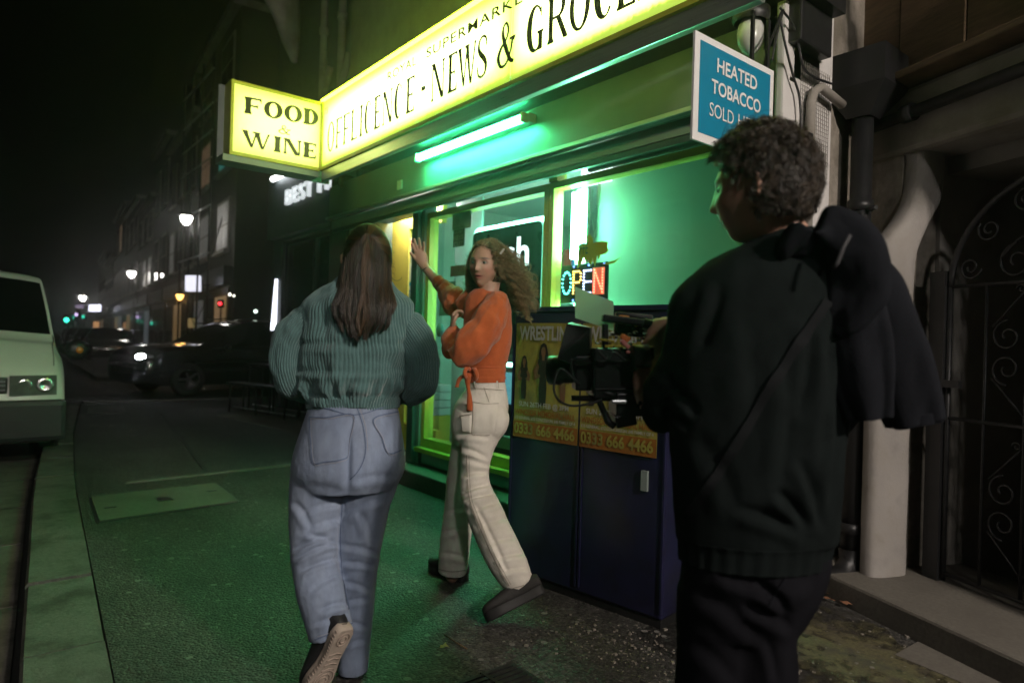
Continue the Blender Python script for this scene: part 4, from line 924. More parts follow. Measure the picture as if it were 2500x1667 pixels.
for k, (a, b_, lb) in enumerate(((2140, 1490, 'white cigarette butt near the stone threshold'), (1935, 1507, 'white cigarette butt beside the white pilaster'))):
    p = gnd(a, b_, .006); tag(MB().tube([p, p + Vector((.026, .012, 0))], .004, 8).build('cigarette_butt', M['white']), lb, 'butt')
# gum spots and grit: uncountable
gb = MB()
for i in range(240):
    X = random.uniform(-6.0, -1.0); Y = random.uniform(kerb_y(X)+.35, 2.8); r = random.uniform(.006, .016)
    n = 8; v = [(X+r*random.uniform(.8, 1.2)*math.cos(2*math.pi*j/n), Y+r*random.uniform(.8, 1.2)*math.sin(2*math.pi*j/n), .0028) for j in range(n)]
    gb.add(v, [tuple(range(n))])
tag(gb.build('gum_spots', GUM), 'flattened pale gum spots dotted over the asphalt', 'gum', kind='stuff')
gb = MB()
for i in range(380):
    if random.random() < .5: X = random.gauss(-1.75, .22); Y = random.gauss(2.12, .16)
    else: X = random.gauss(-1.2, .4); Y = random.gauss(2.8, .3)
    r = abs(random.gauss(0, .002)) + .0012; p = Vector((X, Y, r*.6)); gb.obox(p, (r*1.4*math.cos(i), r*1.4*math.sin(i), 0), (-r*math.sin(i), r*math.cos(i), 0), (0, 0, r*.6))
tag(gb.build('grit', BIT), 'scattered pale grit and crumbs around the cabinet foot', 'grit', kind='stuff')
# =================================================================== neighbour restaurant
BY = 4.2
DKW = pm('dark_slate_paint', (0.045, 0.06, 0.065), 0.5, var=0.2, scale=5)
bx0, bx1 = onY(668, 600, BY).x, -6.97
nb = thing('restaurant', 'dark grey restaurant front with white lit lettering next door', 'building', ((bx0+bx1)/2, BY, 0))
MB().box((bx0, BY, 2.9), (bx1, BY+.3, 9.0)).build('upper_wall', DKW, nb)
MB().box((bx0, BY, 0), (bx0+.45, BY+.3, 2.9)).build('pier', DKW, nb)
MB().box((bx0, BY+.302, 0), (bx0+.25, BY+5, 9.0)).build('side_wall', DKW, nb)
MB().box((bx1-.9, BY, 0), (bx1, BY+.3, 2.9)).build('pier', DKW, nb)
MB().box((bx0+.45, BY+.05, 0), (bx1-.9, BY+.3, .6)).build('stall_riser', DKW, nb)
wf = frame(bx0+.46, bx1-.91, .61, 2.88, BY+.06, .06, .08, M['black'], nb)
MB().box((bx0+.52, BY+.10, .70), (bx1-.97, BY+.105, 2.82)).build('pane', M['dark_glass'], wf)
for i in (1, 2):
    xx = bx0+.46 + (bx1-bx0-1.37)*i/3; MB().box((xx-.03, BY+.055, .7), (xx+.03, BY+.099, 2.82)).build('mullion', M['black'], wf)
MB().box((bx0, BY-.12, 2.95), (bx1, BY-.002, 4.1)).build('sign_board', pm('slate_board', (.07, .085, .09), .55, var=.1), nb)
WL = emis('white_letter', (.9, .97, 1.0), .75)
bs = thing('restaurant_sign', 'white raised letters reading BEST MEX on the restaurant', 'sign', (bx0+1, BY-.13, 3.4))
a0, a1 = onY(703, 502, BY-.12), onY(703, 468, BY-.12); a2 = onY(836, 440, BY-.12)
text('lettering', 'BEST MEX', (a0.x, BY-.121, a0.z), XD, ZD, (a2.x-a0.x)*1.12, (a1.z-a0.z)*1.05, WL, bs, off=.0, ext=.06, bold=.0, space=1.08)
bl2 = thing('sign_lamp', 'short bright white strip lamp on an arm above the restaurant letters', 'lamp', (bx0+.8, BY-.6, 4.0))
p, q_ = at(666, 438, 11.6), at(711, 417, 11.0)
MB().tube([p, q_], .045, 10).build('tube', emis('strip_lamp', (.95, .98, 1.0), 8.0, True), bl2)
MB().tube([(p+q_)/2, Vector(((p.x+q_.x)/2, BY-.12, (p.z+q_.z)/2+.1))], .02, 6).build('arm', M['black'], bl2)
bn = thing('light_box', 'tall narrow white light box on the restaurant corner', 'sign', (bx0, BY-.3, 1.2))
a0, a1 = at(682, 682, 11.9), at(671, 806, 11.9)
MB().obox((a0+a1)/2, CX*.062, FW*.05, (a0-a1)/2).build('lit_panel', emis('box_white', (.85, .88, 1.0), 3.0), bn)
MB().obox((a0+a1)/2 + FW*.075, CX*.075, FW*.02, (a0-a1)*.52).build('back', M['black'], bn)
for k, (a, b_, h_, lb) in enumerate(((690, 558, 36, 'white up and down wall light at the restaurant corner'), (772, 568, 30, 'white wall light further in on the restaurant front'))):
    wl = thing('wall_light', lb, 'light', at(a, b_, 11.6)); c = at(a, b_, 11.6)
    MB().tube([c - Vector((0,0,h_*.0036)), c + Vector((0,0,h_*.0036))], [.065, .05], 10).build('shade', emis('wall_light_%d' % k, (.8, .9, .95), .8), wl)
    MB().tube([c, Vector((c.x, BY, c.z))], .015, 6).build('arm', M['black'], wl)
hs = thing('hanging_sign', 'small orange brown hanging sign with chain on the restaurant front', 'sign', at(775, 602, 11.0)); c = at(775, 602, 11.0)
MB().obox(c, CX*.11, FW*.012, CY*.075).build('board', pm('orange_board', (.30, .10, .02), .6, var=.3), hs)
for i in range(12): MB().sphere(at(801, 610+6*i, 10.9), .012, 6, 4).build('chain_link', M['alu'], hs)
# benches outside
bench = thing('bench', 'black metal bench set outside the restaurant, nearer one', 'bench', (-10.4, 3.7, 0), 'benches outside the restaurant')
def make_bench(bn_, x0, y0, x1, y1, h=.45):
    MB().obox(((x0+x1)/2, (y0+y1)/2, h), ((x1-x0)/2, (y1-y0)/2, 0), Vector((-(y1-y0), (x1-x0), 0)).normalized()*.15, (0,0,.02)).build('seat', M['black'], bn_)
    for t in (.05, .5, .95):
        for s_ in (-1, 1):
            n_ = Vector((-(y1-y0), (x1-x0), 0)).normalized()*.12*s_; p_ = Vector((x0+(x1-x0)*t, y0+(y1-y0)*t, 0)) + n_
            MB().tube([p_, p_ + Vector((0,0,h-.02))], .014, 6).build('leg', M['iron'], bn_)
    MB().tube([(x0, y0, .06), (x1, y1, .06)], .01, 6).build('foot_rail', M['alu'], bn_)
make_bench(bench, -11.3, 3.35, -9.7, 3.75)
b2 = thing('table', 'narrow black metal table outside the restaurant behind the bench', 'table', (-10.4, 4.0, 0), 'benches outside the restaurant'); make_bench(b2, -11.6, 3.75, -10.0, 4.1, .74)
# =================================================================== scroll corbel and pipes on the wall above
for a, lb in ((772, 'left of two pale pipes on the wall above the signs'), (815, 'right of two pale pipes on the wall above the signs')):
    pp = thing('wall_pipe', lb, 'pipe', onY(a, 100, 4.0)); c = onY(a, 100, 4.0)
    MB().tube([(c.x, 4.12, 4.2), (c.x, 4.12, 9.0)], .055, 12).build('pipe', M['grey_wall'], pp)
    for z in (4.6, 5.9): MB().tube([(c.x, 4.12, z), (c.x, 4.12, z+.10)], .072, 12).build('collar', M['grey_wall'], pp)
    MB().tube([(c.x, 4.12, 4.9), (c.x+.14, 4.12, 5.06), (c.x+.24, 4.14, 5.34)], .05, 10).build('branch', M['grey_wall'], pp)
cb_ = thing('corbel', 'pale carved scroll corbel high on the wall left of the pipes', 'corbel', onY(700, 60, 3.95)); c = onY(700, 50, 3.95)
v, f = loft([(c.x, 4.1, c.z-.65), (c.x, 4.03, c.z-.35), (c.x, 3.95, c.z), (c.x, 3.85, c.z+.3), (c.x, 3.8, c.z+.6)], [(.06,0,0), (.16,0,0), (.2,0,0), (.22,0,0), (.22,0,0)], [(0,.05,0), (0,.14,0), (0,.22,0), (0,.3,0), (0,.32,0)], 20, 5)
link('scroll', mesh('scroll', v, f, True), M['grey_wall'], cb_)
# =================================================================== the row of houses down the street
BR = [pm('brick_%d' % i, c_, .85, var=.25, scale=7, bump=.2) for i, c_ in enumerate(((.035,.026,.021), (.045,.042,.036), (.022,.02,.019), (.055,.05,.045), (.03,.024,.018)))]
PANE = M['dark_glass']
LIT = {'warm': emis('warm_room', (1.0, .62, .25), .10), 'pale': emis('pale_room', (.75, .72, .65), .06), 'cool': emis('cool_room', (.5, .6, .7), .06), 'teal': emis('teal_room', (.05, .55, .5), .16), 'tan': emis('tan_room', (.5, .3, .18), .12)}
def row(label, s0, s1, h, mt, side=1, storeys=3, nwin=3, lit=(), shop=None, off=0.0):
    """house between distances s0 and s1 down the street"""
    if side > 0: O_ = Vector((-20.6, 6.0+off, 0)); d_ = Vector((-1, .08, 0)).normalized(); n_ = Vector((.08, 1, 0)).normalized()
    else: O_ = Vector((-6.0, -11.2+off, 0)); d_ = Vector((-1, .05, 0)).normalized(); n_ = Vector((-.05, -1, 0)).normalized()
    t_ = thing('terraced_house', label, 'house', O_ + d_*((s0+s1)/2))
    P_ = lambda s_, n, z: O_ + d_*s_ + n_*n + Vector((0,0,z))
    MB().obox(P_((s0+s1)/2, 4, h/2), d_*((s1-s0)/2-.01), n_*4, (0,0,h/2)).build('wall', mt, t_)
    MB().obox(P_((s0+s1)/2, 3.9, h+.12), d_*((s1-s0)/2-.005), n_*4.15, (0,0,.12)).build('cornice', M['grey_wall'], t_)
    fh = (h-3.4)/max(storeys-1, 1)
    for fl in range(storeys-1):
        for k in range(nwin):
            sc_ = s0 + (s1-s0)*(k+.5)/nwin; z0 = 3.9+fh*fl; wz = fh*.58; ww = (s1-s0)/nwin*.26
            fr = MB().obox(P_(sc_, -.02, z0+wz/2), d_*(ww+.08), n_*.03, (0,0,wz/2+.08)).build('window', M['grey_wall'], t_)
            pmn = LIT[lit[(fl, k)]] if isinstance(lit, dict) and (fl, k) in lit else PANE
            for i_ in (-1, 1):
                for j_ in (0, 1): MB().obox(P_(sc_+i_*ww*.5, -.055, z0+wz*(.25+.5*j_)), d_*(ww*.46), n_*.004, (0,0,wz*.23)).build('pane', pmn, fr)
            MB().obox(P_(sc_, -.10, z0-.12), d_*(ww+.14), n_*.08, (0,0,.04)).build('sill', M['grey_wall'], fr)
    sf = MB().obox(P_((s0+s1)/2, -.04, 1.35), d_*((s1-s0)/2-.3), n_*.05, (0,0,1.3)).build('shopfront', M['black'], t_)
    for k in range(3):
        sc_ = s0+.4 + (s1-s0-.8)*(k+.5)/3; MB().obox(P_(sc_, -.1, 1.45), d_*((s1-s0-.8)/6.6), n_*.004, (0,0,.95)).build('pane', LIT[shop[k]] if shop and shop[k] else PANE, sf)
    MB().obox(P_((s0+s1)/2, -.12, 3.0), d_*((s1-s0)/2-.25), n_*.12, (0,0,.28)).build('fascia', M['black_pl'], t_)
    return t_
row('near brick house behind the dark car with tall teal lit windows', 0, 6.5, 11, BR[0], storeys=4, nwin=2, lit={(0,0): 'pale', (0,1): 'pale', (1,0): 'teal', (1,1): 'tan'}, shop=('warm', None, 'cool'))
row('pale fronted house beyond the teal windowed one with a warm shop', 6.5, 14, 9.5, BR[3], nwin=3, lit={(0,2): 'pale'}, shop=(None, 'warm', None))
row('narrow dark house midway down the street', 14, 20, 10.5, BR[2], nwin=2, lit={})
row('pale rendered house with lit upper windows midway down the street', 20, 28, 8.6, BR[3], nwin=3, lit={(0,0): 'pale', (0,1): 'pale'}, shop=('cool', None, None))
row('brown brick house past the second street lamp', 28, 38, 9.8, BR[4], nwin=3, shop=(None, 'warm', None))
row('tall grey house far down the right side of the street', 38, 50, 11, BR[1], nwin=4, lit={(1,1): 'warm'}, shop=('cool', 'warm', None))
row('low dark house near the street end', 50, 62, 8.0, BR[2], nwin=3)
row('last brown house at the street end', 62, 76, 9.5, BR[0], nwin=4, shop=('warm', None, None))
for k, (s0, s1, h, lb) in enumerate(((0, 9, 10, 'unlit brick house opposite, nearest on the left side'), (9, 20, 11.5, 'unlit tall house opposite on the left side'), (20, 30, 9.5, 'unlit low house opposite beyond the van'), (30, 44, 11, 'unlit dark terrace far along the left side'), (44, 60, 10, 'unlit house at the left street end'))):
    row(lb, s0, s1, h, BR[k % 5], -1, nwin=3)
# scaffold in front of the teal windows
scf = thing('scaffold', 'dark scaffold poles with pale rails before the teal lit windows', 'scaffold', (-22, 5.2, 0))
for i in range(4):
    x = -20.9 - i*1.15; MB().tube([(x, 5.35, 0), (x, 5.35, 9.5)], .03, 6).build('pole', M['iron'], scf)
for z in (3.6, 5.0, 6.4, 7.2, 8.0, 9.0): MB().tube([(-20.8, 5.33, z), (-24.5, 5.35, z)], .025, 6).build('rail', M['alu'], scf)
# =================================================================== street lamps on brackets
def lantern(name, label, c, r, watts, col, wall, group=None, es=25.0):
    t_ = thing(name, label, 'lamp', c, group); c = Vector(c)
    MB().lathe([(0, -r*1.25), (r*.45, -r*1.05), (r*.8, -r*.5), (r, .0), (r*.95, r*.35)], c, (0,0,1), 14).build('globe', emis(name+'_glow_%d' % int(c.x*10), col, es), t_)
    MB().lathe([(r*1.0, r*.36), (r*1.7, r*.45), (r*1.5, r*.6), (r*.6, r*1.0), (r*.2, r*1.5), (0, r*1.5)], c, (0,0,1), 14).build('cap', M['black'], t_)
    w_ = Vector(wall); MB().tube([c + Vector((0,0,r*1.4)), c + Vector((0,0,r*2.2)), c.lerp(w_, .5) + Vector((0,0,r*2.4)), Vector((w_.x, w_.y, c.z + r*1.2))], r*.16, 7).build('bracket', M['black'], t_)
    ld = bpy.data.lights.new(name+'_light', 'POINT'); ld.energy = watts; ld.color = col; ld.shadow_soft_size = r*1.1
    lo = bpy.data.objects.new('lamp_light', ld); COL.objects.link(lo); lo.location = c + Vector((0,0,-r*1.5)); lo.parent = t_; lo.matrix_parent_inverse = Matrix.Translation(-Vector(t_.location))
    return t_
G_ = 'street lamps down the right side'
lantern('street_lamp', 'nearest bright white street lamp above the dark car', at(455, 533, 20.5), .17, 12, (1, .95, .88), (-22.3, 6.1, 0), G_)
lantern('street_lamp', 'second white street lamp, above the pale lit house', at(321, 667, 38.5), .22, 16, (1, .95, .88), (-44, 7.8, 0), G_)
lantern('street_lamp', 'farthest small white street lamp at the street end', at(202, 726, 70), .32, 14, (1, .95, .88), (-82, 11, 0), G_)
lantern('wall_lantern', 'small orange glowing wall lantern by the white square sign', at(439, 722, 21.5), .12, 8, (1, .5, .12), (-23.5, 6.1, 0), es=4.0)
# the lamps that light the pavement from behind the viewer
def column_lamp(label, x, y, h, watts, col, soft):
    t_ = thing('street_lamp', label, 'lamp', (x, y, 0), 'street lamps behind the viewer')
    MB().tube([(x, y, -.11), (x, y, 1.0), (x, y, h)], [.09, .06, .045], 12).build('column', M['black'], t_)
    MB().lathe([(0, -.16), (.12, -.12), (.15, 0), (.14, .1)], (x, y, h+.15), (0,0,1), 14).build('globe', emis('column_globe_%d' % int(h*10), col, 20.0), t_)
    MB().lathe([(.15, .105), (.24, .12), (.08, .25), (0, .3)], (x, y, h+.15), (0,0,1), 14).build('cap', M['black'], t_)
    ld = bpy.data.lights.new('column_light', 'POINT'); ld.energy = watts; ld.color = col; ld.shadow_soft_size = soft
    lo = bpy.data.objects.new('lamp_light', ld); COL.objects.link(lo); lo.location = (x, y, h-.09); lo.parent = t_; lo.matrix_parent_inverse = Matrix.Translation((-x, -y, 0))
column_lamp('low street lamp on a black column beside the wall behind the viewer', 3.3, 1.55, 3.5, 1300, (1.0, .88, .78), .14)
column_lamp('tall street lamp at the kerb well behind the viewer', 8.0, -3.6, 7.6, 1050, (1.0, .94, .90), .3)
# small lit signs and lights far down the street
def litbox(px0, py0, px1, py1, dep, col, s_, label, name='lit_sign', cat='sign'):
    a, c_ = at(px0, py0, dep), at(px1, py1, dep); t_ = thing(name, label, cat, (a+c_)/2)
    hw = abs((c_-a).dot(CX))/2; hh_ = abs((c_-a).dot(CY))/2
    MB().obox((a+c_)/2, CX*hw, FW*.08, CY*hh_).build('lit_panel', emis('sg_%d_%d' % (px0, py0), col, s_), t_)
    MB().obox((a+c_)/2 + FW*.11, CX*(hw+.03), FW*.025, CY*(hh_+.03)).build('casing', M['black'], t_)
    MB().tube([(a+c_)/2 + FW*.12, (a+c_)/2 + FW*.12 + Vector((0, .9, 0))], .03, 6).build('bracket', M['black'], t_)
litbox(455, 673, 488, 711, 21.0, (.85, .85, 1.0), 1.2, 'white square lit sign projecting near the first street lamp')
litbox(218, 744, 245, 760, 58, (.8, .8, 1.0), 3.0, 'wide white lit sign at the far end of the street')
litbox(185, 744, 204, 752, 62, (.5, .4, .6), .5, 'dim violet sign at the far end of the street')
litbox(229, 785, 241, 800, 60, (1, .5, .2), .5, 'small orange lit shop sign low at the street end')
litbox(458, 777, 474, 800, 22.5, (.8, .7, .25), .10, 'dim yellow lit panel beside the warm shop')
def beacon(px, py, dep, r, col, s_, label, name='traffic_light', cat='traffic light'):
    c = at(px, py, dep); t_ = thing(name, label, cat, c)
    MB().sphere(c, r, 10, 6).build('lens', emis('bc_%d_%d' % (px, py), col, s_), t_)
    MB().obox(c + FW*(r*1.4), CX*r*1.5, FW*r, CY*r*2.4).build('housing', M['black'], t_)
    g_ = c + FW*(r*1.4); MB().tube([(g_.x, g_.y, -.1), g_[:]], r*.45, 6).build('post', M['black'], t_)
beacon(162, 781, 62, .20, (.05, 1, .6), 5, 'larger green traffic light at the street end')
beacon(176, 775, 66, .17, (.05, 1, .6), 1.2, 'dimmer green traffic light just right of the larger one')
beacon(203, 773, 66, .13, (.05, 1, .6), 1.6, 'smallest green traffic light, right of the other two')
beacon(537, 741, 19.5, .05, (1, .03, .04), 5, 'small red light above the dark car roof', 'red_lamp', 'lamp')
beacon(624, 760, 18, .045, (.8, 1, .85), 4, 'small white light above the dark car roof at right', 'white_lamp', 'lamp')
beacon(561, 719, 19, .035, (1, .95, .8), 5, 'left of a pair of tiny white lamps above the car', 'white_lamp', 'lamp')
beacon(571, 722, 19, .03, (1, .95, .8), 4, 'right of a pair of tiny white lamps above the car', 'white_lamp', 'lamp')
beacon(186, 768, 64, .14, (.75, .55, 1), 2.5, 'violet white light between the green traffic lights', 'white_lamp', 'lamp')
# =================================================================== vehicles
TYRE = pm('tyre_rubber', (.012, .012, .012), .8, var=.3); RIM = pm('alloy_rim', (.25, .25, .26), .3, .9, var=.1); CHR = pm('chrome', (.6, .6, .6), .15, 1.0, var=.0)
CARB = pm('black_car_paint', (.008, .009, .011), .22, var=.0, coat=1.0); VANP = pm('white_van_paint', (.62, .62, .56), .35, var=.06, scale=3, coat=.5)
TRIMP = pm('dark_bumper_plastic', (.016, .016, .018), .55, var=.2)
def section(st):
    x, zl, zb, zt, w, wt = st
    pts = [(0, zl), (w*.86, zl), (w*.97, zl+.10), (w, zl+(zb-zl)*.45), (w*.985, zb-.05), (w*.955, zb), (wt+(w*.955-wt)*.5, zb+(zt-zb)*.52), (wt, zt-.03*(zt-zb)), (wt*.86, zt), (wt*.45, zt+.025), (0, zt+.032)]
    return [(x, y, z) for y, z in pts]
def carbody(stations, t_, paint, sub=5):
    S = crom([sum(section(s_), ()) for s_ in stations], sub); k = len(S); S = S.reshape(k, -1, 3); m_ = S.shape[1]
    full = np.concatenate([S, (S[:, -2:0:-1] * np.array([1, -1, 1]))], axis=1); n = full.shape[1]
    V = full.reshape(-1, 3); F = [(i*n+j, i*n+(j+1) % n, (i+1)*n+(j+1) % n, (i+1)*n+j) for i in range(k-1) for j in range(n)]
    F += [tuple(range(n)), tuple(reversed(range((k-1)*n, k*n)))]
    me = mesh('body', V, F, True); fixn(me); o = link('body', me, paint, t_, False)
    md = o.modifiers.new('es', 'EDGE_SPLIT'); md.split_angle = math.radians(50)
    return S
def surf(S, xs_, i0, i1, f0, f1, off, n=8, mirror=False):
    """patch of the body skin between section points i0..i1 (fractions f0,f1 of the way) along x range"""
    X = S[:, 0, 0]; V = []; m_ = 3
    for a in np.linspace(xs_[0], xs_[1], n):
        row_ = [np.array([np.interp(-a, -X, S[:, j, c]) for c in range(3)]) for j in range(S.shape[1])]
        for t in np.linspace(i0+f0, i1+f1, 6):
            j = min(int(t), S.shape[1]-2); p = row_[j]*(1-(t-j)) + row_[j+1]*(t-j); d_ = row_[j+1]-row_[j]; nn_ = np.array([0, d_[2], -d_[1]]); nn_ /= np.linalg.norm(nn_)+1e-9
            if nn_[1] < 0 and nn_[2] < 0: nn_ = -nn_
            p = p + nn_*off
            if mirror: p = p*np.array([1, -1, 1])
            V.append(p)
    return np.array(V), [(i*6+j, i*6+j+1, (i+1)*6+j+1, (i+1)*6+j) for i in range(n-1) for j in range(5)]
def wheel(t_, x, y, r, sg, spokes=5):
    w_ = MB().lathe([(r*.62, -.10), (r*.94, -.10), (r, -.06), (r, .06), (r*.94, .10), (r*.62, .10)], (x, y, r), (0, sg, 0), 24).build('tyre', TYRE, t_, False)
    b = MB(); b.lathe([(r*.64, .09), (r*.60, .07), (r*.56, .02), (0, .02)], (x, y, r), (0, sg, 0), 24)
    for i in range(spokes):
        a = 2*math.pi*i/spokes; c = Vector((x+math.cos(a)*r*.32, y+sg*.06, r+math.sin(a)*r*.32)); b.obox(c, Vector((math.cos(a), 0, math.sin(a)))*r*.29, Vector((-math.sin(a), 0, math.cos(a)))*r*.07, (0, .02, 0))
    b.build('rim', RIM, t_, False)
def make_car(name, label, loc, rz, stations, paint, wb, r, ws, side, mirror_x, lamp, group=None, light=12.0, detail=True):
    t_ = thing(name, label, 'car' if name != 'parked_van' else 'van', loc, group, rz)
    S = carbody(stations, t_, paint)
    hw = max(s_[4] for s_ in stations)
    for sg in (1, -1):
        for x in wb: wheel(t_, x, sg*(hw-.09), r, sg)
    v, f = surf(S, ws, 7, 10, .25, 0, .004); v2, f2 = surf(S, ws, 7, 10, .25, 0, .004, mirror=True)
    V, F = combine([(v, f), (v2, f2)]); link('windscreen', mesh('windscreen', V, F, True), M['dark_glass'], t_, False)
    for sg in (False, True):
        for (a, c_) in side:
            v, f = surf(S, (a, c_), 5, 7, .12, -.15, .004, mirror=sg); link('side_window', mesh('side_window', v, f, True), M['dark_glass'], t_, False)
    for sg in (1, -1):
        MB().sphere((mirror_x, sg*(hw+.10), stations[3][2]+.08), .09, 10, 6, (.7, 1.1, .75)).build('mirror', M['black_pl'], t_, False)
    for sg in (1, -1):
        x, y, z, sx, sy, sz = lamp
        h_ = MB().sphere((x, sg*y, z), 1, 12, 8, (sx, sy, sz)).build('headlight', pm('lamp_lens', (.3,.3,.32), .1, var=0, coat=1) , t_, False)
        if light and (sg > 0 or name != 'dark_car'): MB().sphere((x+sx*.5, sg*(y-.02), z), 1, 10, 6, (sx*.8, sy*.8, sz*.85)).build('bulb', emis('headlight_glow', (.92, .95, 1), light), h_, False)
    MB().box((stations[0][0]-.06, -.5, stations[0][1]+.12), (stations[0][0]+.012, .5, stations[0][2]-.02), .02).build('grille', M['black'], t_, False)
    return t_, S
SUV = [(2.36,.36,.62,.66,.62,.50), (2.28,.26,.78,.86,.84,.72), (2.0,.22,.90,.99,.92,.80), (1.55,.22,.97,1.06,.945,.82), (1.0,.22,1.01,1.12,.95,.78), (.25,.22,1.04,1.55,.95,.66), (-.35,.22,1.06,1.66,.95,.66), (-1.4,.22,1.08,1.62,.95,.66), (-2.0,.26,1.10,1.46,.93,.68), (-2.3,.36,1.0,1.14,.88,.72), (-2.36,.45,.9,1.0,.8,.66)]
suv, S = make_car('dark_car', 'black SUV with one headlight lit emerging from the side street', (-16.55, 4.75, -.10), math.radians(-90+14), SUV, CARB, (1.42, -1.42), .36, (.98, .3), ((.55, -.25), (-.33, -1.15), (-1.25, -1.85)), .62, (2.14, .66, .82, .17, .23, .085), light=40)
for sg in (1, -1):
    MB().obox((2.27, sg*.74, .52), (.03, 0, 0), (0, .02, -.01), (0, .03, .09)).build('fog_light', emis('fog_glow', (.95, .97, 1), 4.0), suv, False)
    v, f = surf(S, (.9, -2.0), 5, 5, -.10, .10, .008, 20, sg < 0); link('window_trim', mesh('window_trim', v, f, True), CHR, suv, False)
    v, f = surf(S, (1.3, -1.9), 3, 3, .30, .45, .006, 20, sg < 0); link('side_moulding', mesh('side_moulding', v, f, True), CHR, suv, False)
    MB().tube([(.3, sg*.56, 1.66), (-.3, sg*.60, 1.72), (-1.5, sg*.60, 1.69), (-1.7, sg*.58, 1.62)], .018, 6).build('roof_rail', CHR, suv, False)
    for x in (.05, -.95): MB().box((x-.09, sg*.955-.01, .93), (x+.09, sg*.955+.012, .955), .004).build('door_handle', CHR, suv, False)
# white van at the kerb, cropped by the picture edge
VAN = [(2.30,.30,.50,.54,.62,.50), (2.26,.25,.70,.78,.80,.70), (2.18,.24,.90,1.0,.835,.74), (1.98,.24,1.06,1.19,.845,.75), (1.78,.24,1.12,1.27,.85,.78), (1.30,.24,1.14,1.82,.85,.74), (.95,.24,1.15,1.95,.85,.71), (-.5,.24,1.16,2.0,.85,.72), (-1.9,.26,1.16,1.98,.845,.72), (-2.25,.32,1.1,1.9,.83,.70), (-2.33,.42,1.0,1.7,.78,.64)]
van, S = make_car('parked_van', 'white van parked at the kerb at the left picture edge', (-10.15, -.22, -.11), math.radians(3.5), VAN, VANP, (1.45, -1.45), .31, (1.76, 1.26), ((1.15, .35), (.25, -.9), (-1.0, -2.0)), 1.55, (2.15, .58, .80, .04, .10, .05), light=0)
for sg in (1, -1):
    MB().obox((2.25, sg*.56, .80), (.03, 0, 0), (-.02, sg*.19, 0), (-.012, 0, .095)).build('headlight_lens', pm('clear_lens', (.10, .10, .095), .08, var=.3, scale=18, coat=1.0), van, False)
    for yy, rr in ((.49, .062), (.65, .072)): MB().lathe([(rr, .0), (rr*.9, .006), (rr*.5, -.004), (0, -.012)], (2.284, sg*yy, .80), (1, 0, 0), 16).build('reflector', pm('lamp_reflector', (.8, .8, .78), .18, 1.0, var=.1), van, False)
    v, f = surf(S, (1.77, 2.19), 7, 7, .05, .13, .005, 12, sg < 0); link('bonnet_seam', mesh('bonnet_seam', v, f, True), M['black'], van, False)
    MB().obox((2.20, sg*.775, .80), (.03, -sg*.02, 0), (-.02, sg*.022, 0), (-.012, 0, .09)).build('indicator', pm('clear_indicator', (.6, .58, .55), .2, var=.2), van, False)
    MB().sphere((1.62, sg*1.02, 1.13), 1, 12, 8, (.06, .12, .11)).build('mirror_housing', M['black_pl'], van, False)
    MB().sphere((1.685, sg*1.03, 1.13), .035, 10, 6, (.3, 1, 1)).build('amber_reflector', pm('amber', (.5, .16, .01), .3, var=.1), van, False)
MB().box((2.14, -.83, .26), (2.36, .83, .66), .05).build('bumper', TRIMP, van, False)
MB().box((2.20, -.36, .72), (2.285, .36, .88), .02).build('grille', M['black'], van, False)
for z in (.76, .80, .84): MB().box((2.284, -.34, z-.008), (2.292, .34, z+.008)).build('grille_bar', CHR, van, False)
MB().box((2.358, -.26, .50), (2.372, .26, .61), .004).build('number_plate', M['white'], van, False)
MB().box((2.355, -.55, .34), (2.368, .55, .38)).build('bumper_slot', M['black'], van, False); MB().box((2.355, -.55, .44), (2.368, .55, .48)).build('bumper_slot', M['black'], van, False)
for yy in (-.38, .38): MB().box((.95, yy-.2, 1.0), (1.1, yy+.2, 1.62), .06).build('seat', M['black'], van, False)
for (x, z0, z1) in ((1.0, .35, 1.2), (.28, .35, 1.9)):
    for sg in (1, -1): MB().box((x-.006, sg*.853-.003, z0), (x+.006, sg*.853+.003, min(z1, 1.13))).build('door_seam', M['black'], van, False)
# queue of cars far down the street
SED = [(2.2,.34,.58,.62,.6,.5), (2.1,.22,.72,.80,.82,.7), (1.5,.2,.86,.94,.87,.76), (.85,.2,.92,1.0,.88,.74), (.1,.2,.94,1.38,.88,.6), (-.6,.2,.95,1.45,.88,.6), (-1.3,.2,.96,1.32,.88,.62), (-1.9,.22,.92,1.02,.87,.72), (-2.2,.34,.8,.9,.8,.66)]
first, _S = make_car('queueing_car', 'first dark car of the distant queue behind the black SUV', (-31, 1.3, -.11), math.radians(-3), SED, CARB, (1.35, -1.35), .31, (.84, .14), ((.45, -.3), (-.4, -1.2)), .5, (2.02, .60, .66, .10, .17, .07), 'cars queueing down the street', 45.0)
for k, (a, b_, d_, lb) in enumerate(((262, 850, 30, None), (222, 838, 38, 'second dark car of the distant queue with lit headlights'), (192, 832, 47, 'third dark car of the distant queue with lit headlights'), (240, 826, 56, 'fourth dark car of the distant queue, half hidden'), (172, 823, 68, 'last tiny car of the distant queue at the street end'), (206, 824, 60, 'dark queueing car left of the fourth one'), (288, 838, 44, 'dark car parked at the right kerb behind the first queueing car'), (300, 829, 58, 'farther dark car parked at the right kerb'), (252, 818, 78, 'tiny far car between the queue and the right kerb'))):
    p = at(a, b_, d_); 
    o = first if k == 0 else copy_tree(first)
    o.location = (p.x, p.y, -.11); o.rotation_euler = (0, 0, math.radians(-4))
    if lb: o['label'] = lb
